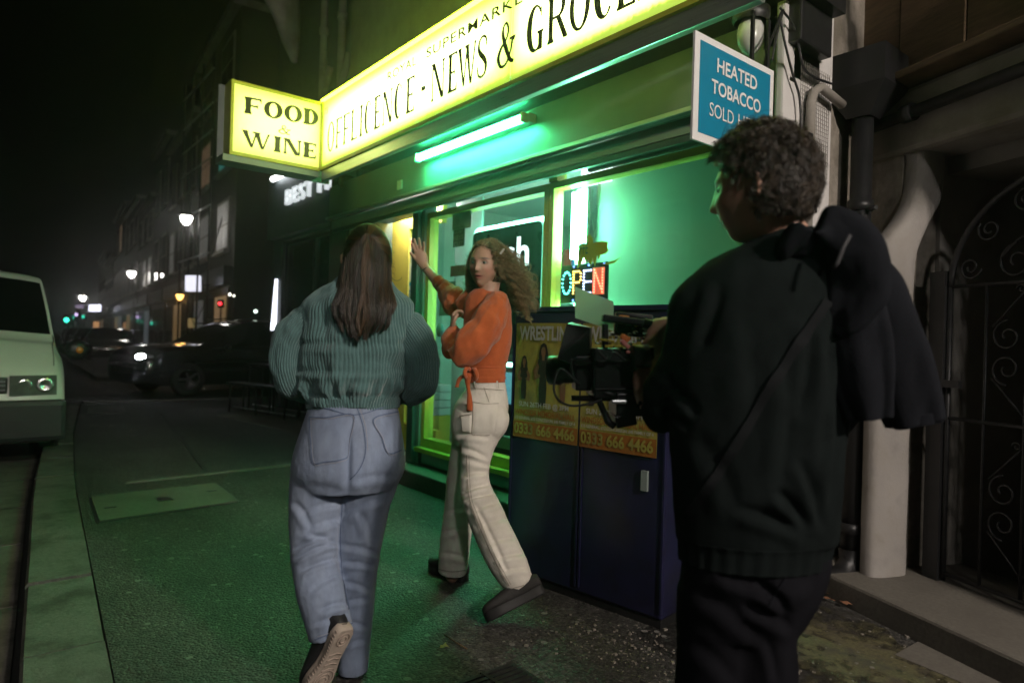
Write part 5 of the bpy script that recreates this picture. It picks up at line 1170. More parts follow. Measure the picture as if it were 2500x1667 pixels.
# =================================================================== tools for figures
SC.cycles_curves.shape = 'RIBBONS'
def head(c, f, u, s=1.0, n=56, k=44, female=True):
    """closed head: skull, brow, sockets, nose, lips, chin, ears"""
    c = np.array(c); f = np.array(Vector(f).normalized()); u = np.array(u); u = u - f*(u @ f); u /= np.linalg.norm(u); r = np.cross(f, u)
    a = np.linspace(0.0, np.pi, k)[1:-1]; b = np.linspace(0, 2*np.pi, n, endpoint=False); A, B = np.meshgrid(a, b, indexing='ij')
    x = np.sin(A)*np.cos(B); y = np.sin(A)*np.sin(B); z = np.cos(A)
    x, y, z = [np.concatenate([[p0], q.ravel(), [p1]]) for p0, q, p1 in ((0, x, 0), (0, y, 0), (1, z, -1))]
    X = .076*x; Y = .096*y; Z = .117*z; t = np.clip(-z, 0, 1)
    X *= 1 - .34*t**1.8; Y = np.where(Y < 0, Y*(1 - .42*t**1.2), Y*(1 - .10*t**2)); Y = Y + .012*t*(y > -.2)
    F_ = np.clip(y*2.2, 0, 1); g = lambda q, m_, w: np.exp(-((q-m_)/w)**2)
    nose = np.where(Z > -.028, np.clip((.028-Z)/.056, 0, 1), np.clip(1-(-.028-Z)/.012, 0, 1))
    Y = Y + F_*(.024*nose*g(X, 0, .010) + .008*g(X, .011, .007)*g(Z, -.027, .008) + .008*g(X, -.011, .007)*g(Z, -.027, .008))
    Y = Y + F_*(-.013*(g(np.abs(X), .031, .014)*g(Z, .010, .011)) + .005*g(Z, .030, .010)*g(np.abs(X), .028, .022))
    Y = Y + F_*(.008*g(X, 0, .020)*g(Z, -.052, .006) + .008*g(X, 0, .017)*g(Z, -.066, .006) - .006*g(X, 0, .024)*g(Z, -.0585, .0032))
    Y = Y + F_*(.012*g(X, 0, .022)*g(Z, -.098, .016) + .005*g(np.abs(X), .042, .018)*g(Z, -.022, .02))
    P = np.stack([X, Y, Z], 1)*s
    m_ = k-2; Fc = [(0, 1+j, 1+(j+1) % n) for j in range(n)] + [(1+i*n+j, 1+(i+1)*n+j, 1+(i+1)*n+(j+1) % n, 1+i*n+(j+1) % n) for i in range(m_-1) for j in range(n)] + [(len(P)-1, 1+(m_-1)*n+(j+1) % n, 1+(m_-1)*n+j) for j in range(n)]
    V = c + P[:, :1]*r + P[:, 1:2]*f + P[:, 2:]*u
    parts = [(V, Fc)]
    for sg in (-1, 1):
        e = MB().sphere((0, 0, 0), 1, 12, 8, (.010, .019, .032)); E_ = np.array(e.v)*s; E_[:, 0] += sg*.012*s*(E_[:, 1] < 0)
        E_ = E_ + np.array([sg*.079, -.012, -.005])*s; parts.append((c + E_[:, :1]*r + E_[:, 1:2]*f + E_[:, 2:]*u, e.f))
    return parts, (c, r, f, u, s)
def chain(pts, rad, n=12, sub=4):
    """tapered limb or finger through world points"""
    P = [Vector(p) for p in pts]; C, A, B = [], [], []
    for i, p in enumerate(P):
        t = (P[min(i+1, len(P)-1)] - P[max(i-1, 0)]).normalized(); a = t.orthogonal().normalized() if i == 0 else (Vector(A[-1]) - t*Vector(A[-1]).dot(t)).normalized()
        b = t.cross(a).normalized(); C.append(p[:]); A.append((a*rad[i])[:]); B.append((b*rad[i])[:])
    e0 = P[0] + (P[0]-P[1]).normalized()*rad[0]*.6; e1 = P[-1] + (P[-1]-P[-2]).normalized()*rad[-1]*.75
    C = [e0[:]] + C + [e1[:]]; A = [(Vector(A[0])*.35)[:]] + A + [(Vector(A[-1])*.35)[:]]; B = [(Vector(B[0])*.35)[:]] + B + [(Vector(B[-1])*.35)[:]]
    return loft(C, A, B, n, sub)
def hand(w, d, nrm, side, curl=.6, s=1.0):
    """palm and five unequal, bent fingers; w wrist, d along the hand, nrm out of the back of the hand, side +1/-1 thumb side"""
    w = Vector(w); d = Vector(d).normalized(); nrm = Vector(nrm); nrm = (nrm - d*nrm.dot(d)).normalized(); x = d.cross(nrm)*side
    C = [w - d*.02*s, w + d*.02*s, w + d*.055*s, w + d*.09*s]; out = [loft([c[:] for c in C], [(x*q*s)[:] for q in (.026, .033, .041, .038)], [(nrm*q*s)[:] for q in (.020, .018, .015, .011)], 16, 4)]
    for off, L, r in ((.030, .070, .0092), (.010, .079, .0096), (-.011, .073, .0092), (-.030, .058, .0082)):
        p = w + d*.085*s + x*off*s; pts = [p]; a = 0
        for q in (.42, .32, .26):
            a += curl*.9; p = p + (d*math.cos(a) - nrm*math.sin(a))*L*q*s; pts.append(p)
        out.append(chain(pts, [r*s, r*.95*s, r*.86*s, r*.74*s], 10, 3))
    p = w + d*.03*s + x*.028*s; q = p + (x*.8 + d*.55 - nrm*.35*curl).normalized()*.035*s; q2 = q + (x*.25 + d*.9 - nrm*.5*curl).normalized()*.032*s
    out.append(chain([p, q, q2], [.012*s, .0105*s, .009*s], 10, 3)); return out
def skin_body(parts, vox, mat, parent, paint=None, smooth=3, name='body'):
    V, F = combine(parts); me = remesh(V, F, vox, smooth)
    v, n = mesh_np(me); col = np.tile(np.array([.46, .27, .19, 1.0]), (len(v), 1))
    if paint is not None:
        c, r, f, u, s = paint; q = (v - c)/s; X, Y, Z = q @ r, q @ f, q @ u; fr = (Y > .03) & (np.abs(X) < .08)
        def mix(mask, cc): col[:, :3] = col[:, :3]*(1-mask[:, None]) + np.array(cc)*mask[:, None]
        g = lambda q_, m_, w: np.exp(-((q_-m_)/w)**2)
        mix(fr*np.clip(1.4*g(X, 0, .021)*g(Z, -.059, .010), 0, 1), (.36, .09, .08))
        mix(fr*np.clip(1.5*g(X, 0, .019)*g(Z, -.0588, .0025), 0, 1), (.05, .015, .015))
        mix(fr*np.clip(1.6*g(np.abs(X), .033, .017)*g(Z, .031, .0045), 0, 1)*.9, (.06, .035, .02))
        mix(fr*np.clip(1.3*g(np.abs(X), .032, .015)*g(Z, .010, .008), 0, 1)*.75, (.08, .04, .03))
        mix(fr*.35*g(np.abs(X), .042, .02)*g(Z, -.025, .02), (.5, .18, .13))
    at_ = me.color_attributes.new('Col', 'FLOAT_COLOR', 'POINT'); at_.data.foreach_set('color', col.ravel())
    return link(name, me, mat, parent)
def strands(name, P, r0, r1, mat, parent):
    N_, K = P.shape[:2]; hc = bpy.data.hair_curves.new(name); hc.add_curves([K]*N_)
    hc.attributes['position'].data.foreach_set('vector', np.ascontiguousarray(P, dtype=np.float32).ravel())
    rr = np.tile(np.linspace(r0, r1, K), N_).astype(np.float32)
    ra = hc.attributes.get('radius') or hc.attributes.new('radius', 'FLOAT', 'POINT'); ra.data.foreach_set('value', rr)
    hc.materials.append(mat); o = bpy.data.objects.new(name, hc); COL.objects.link(o)
    if parent is not None: o.parent = parent; o.matrix_parent_inverse = wm(parent).inverted()
    return o
def hairmat(name, col, col2):
    mt = bpy.data.materials.new(name); mt.use_nodes = True; nt = mt.node_tree; b = nt.nodes['Principled BSDF']
    hi = nt.nodes.new('ShaderNodeHairInfo'); mx = nt.nodes.new('ShaderNodeMix'); mx.data_type = 'RGBA'; mx.inputs[6].default_value = (*col, 1); mx.inputs[7].default_value = (*col2, 1)
    nt.links.new(hi.outputs['Random'], mx.inputs[0]); nt.links.new(mx.outputs[2], b.inputs['Base Color']); b.inputs['Roughness'].default_value = .42; sock(b, 'Specular IOR Level').default_value = .6
    return mt
def at_np(px, py, d):
    px, py, d = np.broadcast_arrays(np.asarray(px, float), np.asarray(py, float), np.asarray(d, float))
    return np.array(EYE) + (np.array(FW)*FPX + (px-1250)[..., None]*np.array(CX) - (py-833.5)[..., None]*np.array(CY))*(d/FPX)[..., None]
class Hug:
    """lay seams, pockets and straps on the visible side of a garment"""
    def __init__(s, ob):
        s.me = ob.data; s.bv = BVHTree.FromPolygons([v.co[:] for v in s.me.vertices], [p.vertices[:] for p in s.me.polygons])
    def hit(s, px, py, off=.002):
        d = (at(px, py, 1.0) - EYE).normalized(); h = s.bv.ray_cast(EYE, d)
        if h[0] is None: return None
        n = h[1] if h[1].dot(d) < 0 else -h[1]; return h[0] + n*off
    def line(s, pts, w, off, mat, parent, name='seam', sub=8):
        P = crom(pts, sub); V = []; ok = []
        for i, p in enumerate(P):
            t = P[min(i+1, len(P)-1)] - P[max(i-1, 0)]; t = t/(np.linalg.norm(t)+1e-9); nx, ny = -t[1]*w/2, t[0]*w/2
            a, c_ = s.hit(p[0]+nx, p[1]+ny, off), s.hit(p[0]-nx, p[1]-ny, off)
            if a is None or c_ is None or (V and (Vector(V[-1])-c_).length > .06): continue
            V += [a[:], c_[:]]
        F = [(2*i, 2*i+1, 2*i+3, 2*i+2) for i in range(len(V)//2-1)]
        if F: return link(name, mesh(name, V, F, True), mat, parent)
    def patch(s, q, off, mat, parent, name='pocket', n=10):
        """q: four corners px, clockwise from top left"""
        V = []; q = [np.array(p, float) for p in q]
        for j in range(n+1):
            for i in range(n+1):
                a, c_ = i/n, j/n; p = (q[0]*(1-a)+q[1]*a)*(1-c_) + (q[3]*(1-a)+q[2]*a)*c_; h = s.hit(p[0], p[1], off*(1 if 0 < i < n and 0 < j < n else .1))
                if h is None: return None
                V.append(h[:])
        return link(name, mesh(name, V, [(j*(n+1)+i, j*(n+1)+i+1, (j+1)*(n+1)+i+1, (j+1)*(n+1)+i) for j in range(n) for i in range(n)], True), mat, parent)
def scaled(spec, k, dd=0.0): return [(s[0], s[1], s[2]*k, s[3]+dd) + tuple(s[4:]) for s in spec]
def shoe(parent, heel, toe, upv, s, upper, solem, name, chunky=False, tread=None):
    """sole and upper built from heel to toe; upv points out of the foot opening"""
    heel, toe = Vector(heel), Vector(toe); y = (toe-heel).normalized(); z = Vector(upv); z = (z - y*z.dot(y)).normalized(); x = y.cross(z); L = (toe-heel).length
    g = lambda a, b_, c_: heel + x*a*s + y*b_*L + z*c_*s
    out = [(-.02,.0),(-.03,.06),(-.033,.15),(-.028,.35),(-.030,.5),(-.044,.68),(-.046,.78),(-.036,.92),(-.018,.99),(.0,1.01),(.022,.98),(.036,.9),(.043,.75),(.038,.6),(.029,.42),(.031,.2),(.030,.08),(.02,.0)]
    th = .036 if chunky else .032
    t_ = link(name, mesh(name, [], []), None, parent) if False else None
    b = MB(); k = len(out)
    for lv, (gr, zz) in enumerate(((.96, 0), (1.0, .006), (1.0, th-.004), (.97, th))): b.v += [g(a*gr, .5+(c_-.5)*(1+(gr-1)*.5), zz)[:] for a, c_ in out]
    for lv in range(3):
        for i in range(k): b.f.append((lv*k+i, lv*k+(i+1) % k, (lv+1)*k+(i+1) % k, (lv+1)*k+i)); b.sm.append(True)
    b.f += [tuple(reversed(range(k))), tuple(range(3*k, 4*k))]; b.sm += [False]*2
    so = b.build('shoe_sole', solem, parent)
    if tread is not None:
        tb = MB()
        for cy_, rr in ((.14, .020), (.14, .010), (.72, .034), (.72, .023), (.72, .012)): tb.tube([g(rr*math.cos(a), cy_ + rr*1.15*math.sin(a)/L*s, -.001) for a in np.linspace(0, 2*math.pi, 22)], .0028, 5, caps=False)
        for cy_ in (.33, .40, .47, .55): tb.tube([g(q, cy_ + .02*abs(q)/.02, -.001) for q in np.linspace(-.022, .022, 7)], .0028, 5)
        for i in range(22):
            a = out[1:9]; yy = .05 + .9*i/22; xx = np.interp(yy, [o_[1] for o_ in out[:10]], [o_[0] for o_ in out[:10]]); tb.tube([g(xx*1.02, yy, .004), g(xx*1.02, yy, .016)], .0022, 4)
            xx = np.interp(yy, [o_[1] for o_ in out[:9:-1]], [o_[0] for o_ in out[:9:-1]]); tb.tube([g(xx*1.02, yy, .004), g(xx*1.02, yy, .016)], .0022, 4)
        tb.build('tread', tread, so)
    C, A, B = [], [], []
    prof = ((.0, .022, .075), (.06, .030, .085), (.2, .033, .085), (.36, .033, .072), (.5, .036, .056), (.66, .042, .042), (.8, .042, .034), (.93, .030, .026), (1.0, .012, .014))
    if chunky: prof = ((.0, .024, .040), (.06, .033, .048), (.2, .036, .052), (.36, .037, .054), (.5, .040, .050), (.66, .045, .043), (.8, .046, .036), (.93, .036, .028), (1.0, .016, .016))
    for yy, hw, hh_ in prof: C.append(g(0, yy, th + hh_*.42)[:]); A.append((x*hw*s)[:]); B.append((z*hh_*.58*s)[:])
    v, f = loft(C, A, B, 22, 4, sq=2.5); link('shoe_upper', mesh('shoe_upper', v, f, True), upper, parent)
    return g
SKIN = pm('skin', (.46, .27, .19), .5, var=.08, scale=30, attr='Col', sss=.08)
# =================================================================== woman in the teal jumper, seen from behind
d1 = 2.44
W1 = thing('person', 'person from behind in chunky teal ribbed jumper and light blue jeans', 'person', gnd(850, 1640), 'people on the pavement')
jeans_l = [(806,1100,66,2.44,.95),(785,1165,74,2.43,.95),(772,1250,65,2.41,.95),(767,1330,58,2.38,.95),(771,1390,55,2.36,.95),(783,1445,57,2.33,.95),(797,1500,54,2.32,.95),(808,1545,54,2.32,.95)]
jeans_r = [(906,1100,66,2.44,.95),(908,1165,66,2.44,.95),(892,1240,58,2.44,.95),(878,1325,55,2.45,.95),(870,1400,50,2.46,.95),(866,1480,47,2.46,.95),(862,1560,44,2.46,.95),(862,1612,39,2.46,.95),(863,1634,37,2.465,.95)]
pelvis = [(862,972,104,2.44,.72),(862,1000,110,2.44,.74),(858,1050,122,2.44,.80),(853,1105,134,2.44,.86),(850,1150,136,2.44,.86),(849,1190,118,2.44,.8)]
C, A, B = rings(pelvis, horiz=True); P1 = loft(C, A, B, 40, 4)
# seat: two rounded halves with a centre groove
seat = [loft(*rings([(x, 1068, 40, 2.40, .9), (x, 1105, 58, 2.375, .8), (x, 1150, 60, 2.38, .8), (x, 1190, 44, 2.41, .8)], horiz=True), n=24, sub=4) for x in (795, 905)]
V, F = combine([P1, loft(*rings(jeans_l), n=36, sub=6), loft(*rings(jeans_r), n=36, sub=6)] + seat)
me = remesh(V, F, .0055, 5)
v, n = mesh_np(me); p = to_px(v)
fold = [(735,1250,835,1225,7,.006),(730,1300,830,1265,8,.007),(712,1345,800,1308,7,.012),(720,1362,812,1322,6,.012),(745,1300,830,1330,7,.008),(735,1392,826,1362,6,.008),(760,1440,838,1400,7,.006),(830,1260,930,1215,8,.006),(832,1330,925,1350,7,.006),(835,1372,912,1382,6,.007),(836,1420,905,1440,6,.006),(840,1470,900,1462,6,.006),(848,1520,896,1530,6,.006),(846,1575,890,1560,6,.005),(780,1490,846,1470,7,.008),(765,1525,845,1500,6,.006),(856,1175,960,1160,9,.005),(745,1185,846,1205,10,.004),(720,1225,760,1290,8,.008),(880,1250,915,1330,9,.006)]
dsp = crease(v, n, fold) + .0035*fbm(v*np.array([16, 16, 9.0]), 3)*np.clip((p[:, 1]-1080)/200, .25, 1) + .0011*fbm(v*60, 2)
gro = -.016*np.exp(-((p[:, 0]-(850-(p[:, 1]-1100)*.02))/9.0)**2)*np.clip((p[:, 1]-1040)/60, 0, 1)*np.clip((1215-p[:, 1])/40, 0, 1)*(n @ np.array(FW) < 0)
set_np(me, v + n*(dsp+gro)[:, None])
DEN = pm('light_denim', (.245, .305, .43), .85, var=.22, scale=26, bump=.35, bscale=420, col2=(.345, .405, .51), mixscale=5, mixlo=.45, mixhi=.8, sheen=.15, stretch=(1, 1, .35))
SEAM = pm('denim_seam', (.13, .175, .28), .9, var=.3, scale=200); THR = pm('pale_thread', (.38, .38, .42), .8, var=.2, scale=300)
jn = link('jeans', me, DEN, W1)
hg = Hug(jn)
pk1 = hg.patch([(757,1018),(866-4,1013),(853,1112),(766,1132)], .0035, DEN, jn); pk2 = hg.patch([(912,1022),(975,1004),(978,1098),(946,1108)], .0035, DEN, jn)
for q in ([(757,1018),(800,1019),(862,1013),(856,1070),(846,1116),(790,1128),(766,1128),(760,1075),(757,1018)], [(975,1004),(912,1022),(930,1065),(946,1106),(978,1098)]):
    hg.line(q, 2.3, .0045, SEAM, jn); hg.line([(861+(x-861)*.955 if x < 890 else x+3, y+4) for x, y in q], 1.1, .0055, THR, jn, 'stitching')
hg.line([(752,992),(800,997),(850,1012),(890,1009),(930,996),(970,990)], 2.2, .0035, SEAM, jn, 'yoke_seam'); hg.line([(868,985),(886,1040),(892,1100),(880,1140),(856,1170)], 2.4, .003, SEAM, jn, 'centre_seam')
hg.line([(874,985),(892,1040),(898,1100)], 1.2, .004, THR, jn, 'stitching'); hg.line([(770,1560),(800,1548),(835,1534),(860,1520)], 3, .004, SEAM, jn, 'hem'); hg.line([(776,1552),(815,1538),(856,1512)], 1.4, .005, THR, jn, 'stitching')
hg.line([(836,1230),(832,1320),(838,1420),(858,1515)], 3, .003, SEAM, jn, 'leg_seam')
# frayed hem threads on the right leg
fr = MB()
for k in range(9):
    p0 = at(880+k*1.5, 1565+k*5, 2.43); fr.tube([p0, p0 + CX*.012*random.uniform(.3, 1.5) - CY*.02*random.uniform(.2, 1)], .0008, 4)
fr.build('frayed_threads', THR, jn)
# ribbed jumper
def ribs(nr, amp, wob=.06, fold_amp=.006, fsc=7.0, seed=0.0, bands=()):
    def f_(th, s, P):
        Pf = P.reshape(-1, 3); w = fbm(Pf*6.5 + seed, 2).reshape(th.shape); lo = fbm(Pf*np.array([fsc, fsc, fsc*.6]) + 31 + seed, 3).reshape(th.shape)
        yy_ = to_px(Pf)[:, 1].reshape(th.shape)
        r = np.abs(np.sin(nr*(th + wob*w)/2)); out = (.013*np.sin(th*17 + 9*w)*np.exp(-((yy_-952)/20.0)**2) if bands else 0) + amp*(np.sqrt(r) - .6) + fold_amp*lo + .0012*fbm(Pf*70, 2).reshape(th.shape)
        for y0, h in bands:
            y = to_px(Pf)[:, 1].reshape(th.shape) + 14*w; out = out + h*np.exp(-((y-y0)/7.0)**2)
        return out
    return f_
JUM = pm('teal_chenille', (.08, .175, .17), .95, var=.2, scale=30, bump=.5, bscale=350, sheen=.5)
torso = [(880,668,40,2.44,.8),(880,690,78,2.44,.66),(874,712,104,2.44,.6),(869,745,128,2.44,.6),(868,800,134,2.44,.62),(866,860,136,2.44,.66),(864,915,134,2.44,.68),(862,950,128,2.44,.68),(862,970,118,2.44,.68),(862,988,111,2.44,.68)]
C, A, B = rings(torso, horiz=True)
v, f = loft(C, A, B, 552, 13, ribs(92, .0056, .12, .034, 8.0, 0.0, ((838,-.006),(858,.004),(902,-.005),(918,.004),(964,-.006))))
jb = link('jumper', mesh('jumper', v, f, True), JUM, W1)
hem = [(862,968,116,2.44,.68),(862,980,113,2.44,.68),(862,994,112,2.44,.68)]
v, f = loft(*rings(hem, horiz=True), n=456, sub=8, disp=ribs(100, .005, .03, .003)); link('hem_band', mesh('hem_band', v, f, True), JUM, jb)
sl_l = [(830,760,26,2.44,.8),(788,764,42,2.44,.85),(752,786,46,2.44,.85),(724,822,48,2.43,.9),(711,855,45,2.42,.9),(708,897,42,2.42,.9),(716,932,38,2.45,.9),(744,952,28,2.55,.9),(775,958,22,2.65,.9)]
sl_r = [(912,762,26,2.44,.8),(950,770,40,2.44,.85),(985,798,42,2.44,.85),(1012,835,42,2.43,.9),(1028,875,40,2.42,.9),(1026,922,39,2.43,.9),(1008,955,32,2.46,.9),(985,966,24,2.55,.9),(950,968,20,2.66,.9)]
for sp, sd in ((sl_l, 3.0), (sl_r, 9.0)):
    v, f = loft(*rings(sp), n=264, sub=14, disp=ribs(44, .0056, .16, .030, 9.0, sd)); link('sleeve', mesh('sleeve', v, f, True), JUM, jb)
# soft pile standing off the yarn
def fuzz(objs, N_, L0, L1, rad, mat, par, seed):
    r = np.random.default_rng(seed)
    for ob in objs:
        v, n = mesh_np(ob.data); k = r.integers(0, len(v), N_); d = n[k] + r.normal(0, .55, (N_, 3)); d /= np.linalg.norm(d, axis=1)[:, None]
        L = r.uniform(L0, L1, (N_, 1)); P = np.stack([v[k], v[k] + d*L*.55, v[k] + d*L + r.normal(0, .0012, (N_, 3))], 1); strands('yarn_fuzz', P, rad, rad*.4, mat, par)
fuzz([jb] + [o_ for o_ in bpy.data.objects if o_.parent == jb], 6000, .003, .0085, .00028, JUM, jb, 77)
# body beneath
hp, _ = head(at(897, 632, 2.45), FW + Vector((0, .0, -.02)), CY, .98)
bp = hp + [loft(*rings([(893,690,34,2.45,1),(888,735,34,2.45,1),(884,770,60,2.45,.7)], horiz=True), n=20, sub=3), loft(*rings(scaled(torso[2:], .80), horiz=True), n=24, sub=3), loft(*rings(scaled(pelvis, .84), horiz=True), n=24, sub=3), loft(*rings(scaled(jeans_l, .6)), n=20, sub=3), loft(*rings(scaled(jeans_r[:-1], .6)), n=20, sub=3), loft(*rings(scaled(sl_l, .62)), n=18, sub=3), loft(*rings(scaled(sl_r, .62)), n=18, sub=3)]
bp += hand(at(778, 958, 2.66), FW + CX*.5, CY, 1, .5) + hand(at(947, 968, 2.67), FW - CX*.5, CY, -1, .5)
bp += [chain([at(812,1535,2.32), at(828,1552,2.325), at(838,1562,2.32)], [.032, .032, .028], 14), chain([at(862,1590,2.47), at(864,1622,2.48)], [.03, .03], 14)]
skin_body(bp, .009, SKIN, W1)
# hair
HMS = [hairmat('brown_hair_%d' % i, *c_) for i, c_ in enumerate((((.012, .006, .003), (.024, .011, .005)), ((.030, .014, .006), (.052, .025, .010)), ((.065, .032, .012), (.11, .056, .022))))]; HM = HMS[1]
hb_ = loft(*rings([(897,558,22,2.44,.8),(897,577,44,2.435,.8),(896,610,55,2.43,.74),(893,660,57,2.42,.60),(889,700,58,2.378,.36),(886,740,62,2.345,.24),(884,775,56,2.328,.16),(882,790,42,2.320,.16)], horiz=True), n=40, sub=6, disp=lambda th, s, P: .004*fbm(P.reshape(-1, 3)*np.array([40, 40, 6.0]), 2).reshape(th.shape))
hr = link('hair', mesh('hair', hb_[0], hb_[1], True), pm('hair_base', (.014, .008, .004), .6, var=.5, scale=60, stretch=(1, 1, .06), bump=.6, bscale=160), W1)
DY_ = [560, 600, 640, 690, 715, 745, 790, 815]; DD_ = [2.372, 2.352, 2.336, 2.320, 2.311, 2.301, 2.292, 2.288]
_yy = np.arange(520., 860.); _k = np.exp(-(np.arange(-50, 51)/20.)**2); _k /= _k.sum(); _ds = np.convolve(np.pad(np.interp(_yy, DY_, DD_), 50, mode='edge'), _k, 'valid')
def hair_fall(N_, tie, seed):
    r = np.random.default_rng(seed); K = 20; t = np.linspace(0, 1, K)[None, :]
    s = r.uniform(-1, 1, (N_, 1)); lock = np.round(s*9 + r.normal(0, .25, (N_, 1)))/9
    y0 = np.full((N_, 1), 585.0) if tie else 592 + 80*np.abs(s)**1.5 + r.uniform(-25, 60, (N_, 1)); y1 = 814 - 36*np.abs(s)**2.2 + 14*np.sin(lock*23) + r.uniform(-24, 8, (N_, 1))
    y = y0 + (y1-y0)*t; xc = 897 - (y-560)*.055
    hw = np.interp(y, [560, 590, 640, 700, 745, 790, 815], [30, 57, 61, 66, 76, 66, 52])
    if tie: hw = hw*np.clip((y-582)/75, .05, .72)
    ss = s*(1-.55*t) + lock*.55*t
    x = xc + ss*hw + r.normal(0, 1.6, (N_, 1)) + (6.5*t**1.3)*np.sin(y/(23+5*np.sin(lock*31)) + lock*17) + 1.2*t*np.sin(y/11+s*40)
    d = np.interp(y, _yy, _ds) + (.095 - .06*np.clip((y-600)/170, 0, 1)**2*(3-2*np.clip((y-600)/170, 0, 1)))*(1-np.sqrt(np.clip(1-(ss*.96)**2, 0, 1))) - (.012 if tie else .003) - .006*np.sin(lock*41)*t - r.uniform(0, .006, (N_, 1))
    return at_np(x, y, d), lock[:, 0]
def hair_swept(N_, seed):
    r = np.random.default_rng(seed); K = 14; t = np.linspace(0, 1, K)[None, :]
    a = r.uniform(math.radians(-35), math.radians(215), (N_, 1)); R0 = 1.0
    ex = 897 + 59*np.cos(a); ey = 630 - 82*np.sin(a)*1.02
    x = ex + (897-ex)*t; y = ey + (583-ey)*t**.85
    rho = np.sqrt(((x-897)/61)**2 + ((y-630)/86)**2); d = 2.445 - .098*np.sqrt(np.clip(1-rho**2, 0, 1)) - .003 - r.uniform(0, .004, (N_, 1))
    return at_np(x + r.normal(0, 1.2, (N_, 1)), y + r.normal(0, 1.2, (N_, 1)), d), np.round(a[:, 0]*9)
for (P_, lk), r0_ in ((hair_fall(4200, False, 1), .0006), (hair_fall(2000, True, 2), .0006), (hair_swept(2200, 3), .0005)):
    tone = (np.abs(np.sin(lk*57.3 + 1.3)*43758.5) % 1.0); tone = np.clip(tone + RNG.normal(0, .12, len(tone)), 0, .999)
    for i, (lo_, hi_) in enumerate(((0, .5), (.5, .82), (.82, 1.0))):
        k_ = (tone >= lo_) & (tone < hi_)
        if k_.sum(): strands('hair_strands', P_[k_], r0_, r0_*.5, HMS[i], hr)
# stray hairs
r = np.random.default_rng(5); K = 10; t = np.linspace(0, 1, K)[None, :]; N_ = 60; a = r.uniform(-.4, 3.5, (N_, 1))
x = 897 + (60+10*t*r.uniform(.2, 1.4, (N_, 1)))*np.cos(a) + 5*np.sin(t*5+a*3); y = 630 - (84+12*t*r.uniform(.2, 1, (N_, 1)))*np.sin(a) + 26*t*r.uniform(0, 1, (N_, 1))
strands('stray_hairs', at_np(x, y, 2.44 + 0*x), .0003, .00015, HM, hr)
strands('stray_hairs', at_np(np.array([[955, 962, 970, 978, 981]]), np.array([[676, 683, 685, 682, 676]]), np.full((1, 5), 2.42)), .0009, .0004, HM, hr)
# trainers
UPB = pm('black_trainer_leather', (.018, .018, .02), .45, var=.25, scale=40, bump=.15); SOL = pm('trainer_rubber', (.42, .35, .29), .7, var=.15, scale=30, bump=.2, bscale=120); TRD = pm('trainer_tread', (.36, .29, .24), .8, var=.15)
g_ = shoe(W1, at(850, 1536, 2.235), at(762, 1708, 2.29), FW*.66 - CX*.75 + CY*.1, 1.14, UPB, SOL, 'shoe', False, TRD)
MB().tube([g_(-.031, .10, .06), g_(-.026, .0, .068), g_(0, -.035, .07), g_(.026, .0, .068), g_(.031, .10, .06)], .0045, 6).build('heel_stripe', SOL, W1)
g2 = gnd(866, 1643); g_ = shoe(W1, g2 + Vector((0, 0, .002)), g2 + Vector((FW.x, FW.y, 0))*.26 - Vector((CX.x, CX.y, 0))*.05 + Vector((0, 0, .002)), (0, 0, 1), 1.05, UPB, pm('white_trainer_sole', (.62, .58, .55), .6, var=.1), 'shoe')
# =================================================================== woman in orange, looking back with one hand raised
d2 = 3.25
W2 = thing('person', 'person with curly hair in orange wrap top and cream trousers raising one hand', 'person', gnd(1150, 1430), 'people on the pavement')
pel = [(1188,922,43,3.25,.78),(1186,950,51,3.25,.8),(1176,985,65,3.24,.86),(1170,1020,68,3.23,.9),(1164,1055,62,3.23,.9),(1160,1085,48,3.24,.9)]
leg_n = [(1185,1030,52,3.2,.95),(1166,1090,42,3.17,.95),(1160,1145,34,3.14,.95),(1160,1190,38,3.12,.95),(1178,1240,44,3.09,.95),(1204,1300,46,3.06,.95),(1230,1355,47,3.03,.95),(1256,1402,42,3.0,.95),(1276,1428,32,2.99,.95)]
leg_f = [(1150,1030,44,3.27,.95),(1138,1100,38,3.31,.95),(1126,1170,36,3.35,.95),(1121,1235,36,3.38,.95),(1114,1300,37,3.41,.95),(1108,1360,37,3.43,.95),(1104,1396,34,3.44,.95)]
C, A, B = rings(pel, horiz=True)
V, F = combine([loft(C, A, B, 36, 4), loft(*rings(leg_n), n=32, sub=6), loft(*rings(leg_f), n=32, sub=6), loft(*rings([(1205,985,26,3.2,.9),(1208,1020,36,3.17,.9),(1200,1055,34,3.17,.9),(1186,1080,24,3.19,.9)], horiz=True), n=20, sub=4)])
me = remesh(V, F, .0055, 4); v, n = mesh_np(me); p = to_px(v)
fold = [(1125,1092,1190,1118,6,.010),(1130,1120,1196,1138,6,.008),(1124,1160,1190,1150,6,.010),(1120,1205,1200,1180,6,.012),(1128,1222,1205,1205,5,.010),(1150,1250,1215,1225,6,.008),(1165,1290,1240,1262,7,.006),(1185,1330,1262,1310,7,.006),(1205,1365,1285,1350,6,.007),(1222,1395,1292,1385,6,.007),(1160,1230,1240,1400,6,.007),(1085,1250,1140,1240,6,.006),(1080,1300,1145,1292,6,.006),(1075,1350,1140,1362,6,.006),(1110,1060,1190,1066,6,.008),(1150,1000,1220,985,8,.004)]
set_np(me, v + n*(crease(v, n, fold) + .003*fbm(v*np.array([17, 17, 10.0]), 3) + .0008*fbm(v*70, 2))[:, None])
CRM = pm('cream_cotton', (.76, .71, .63), .85, var=.08, scale=18, bump=.3, bscale=380, col2=(.68, .63, .55), mixscale=6)
tr = link('trousers', me, CRM, W2); hg = Hug(tr)
CS = pm('cream_seam', (.36, .32, .26), .9, var=.2)
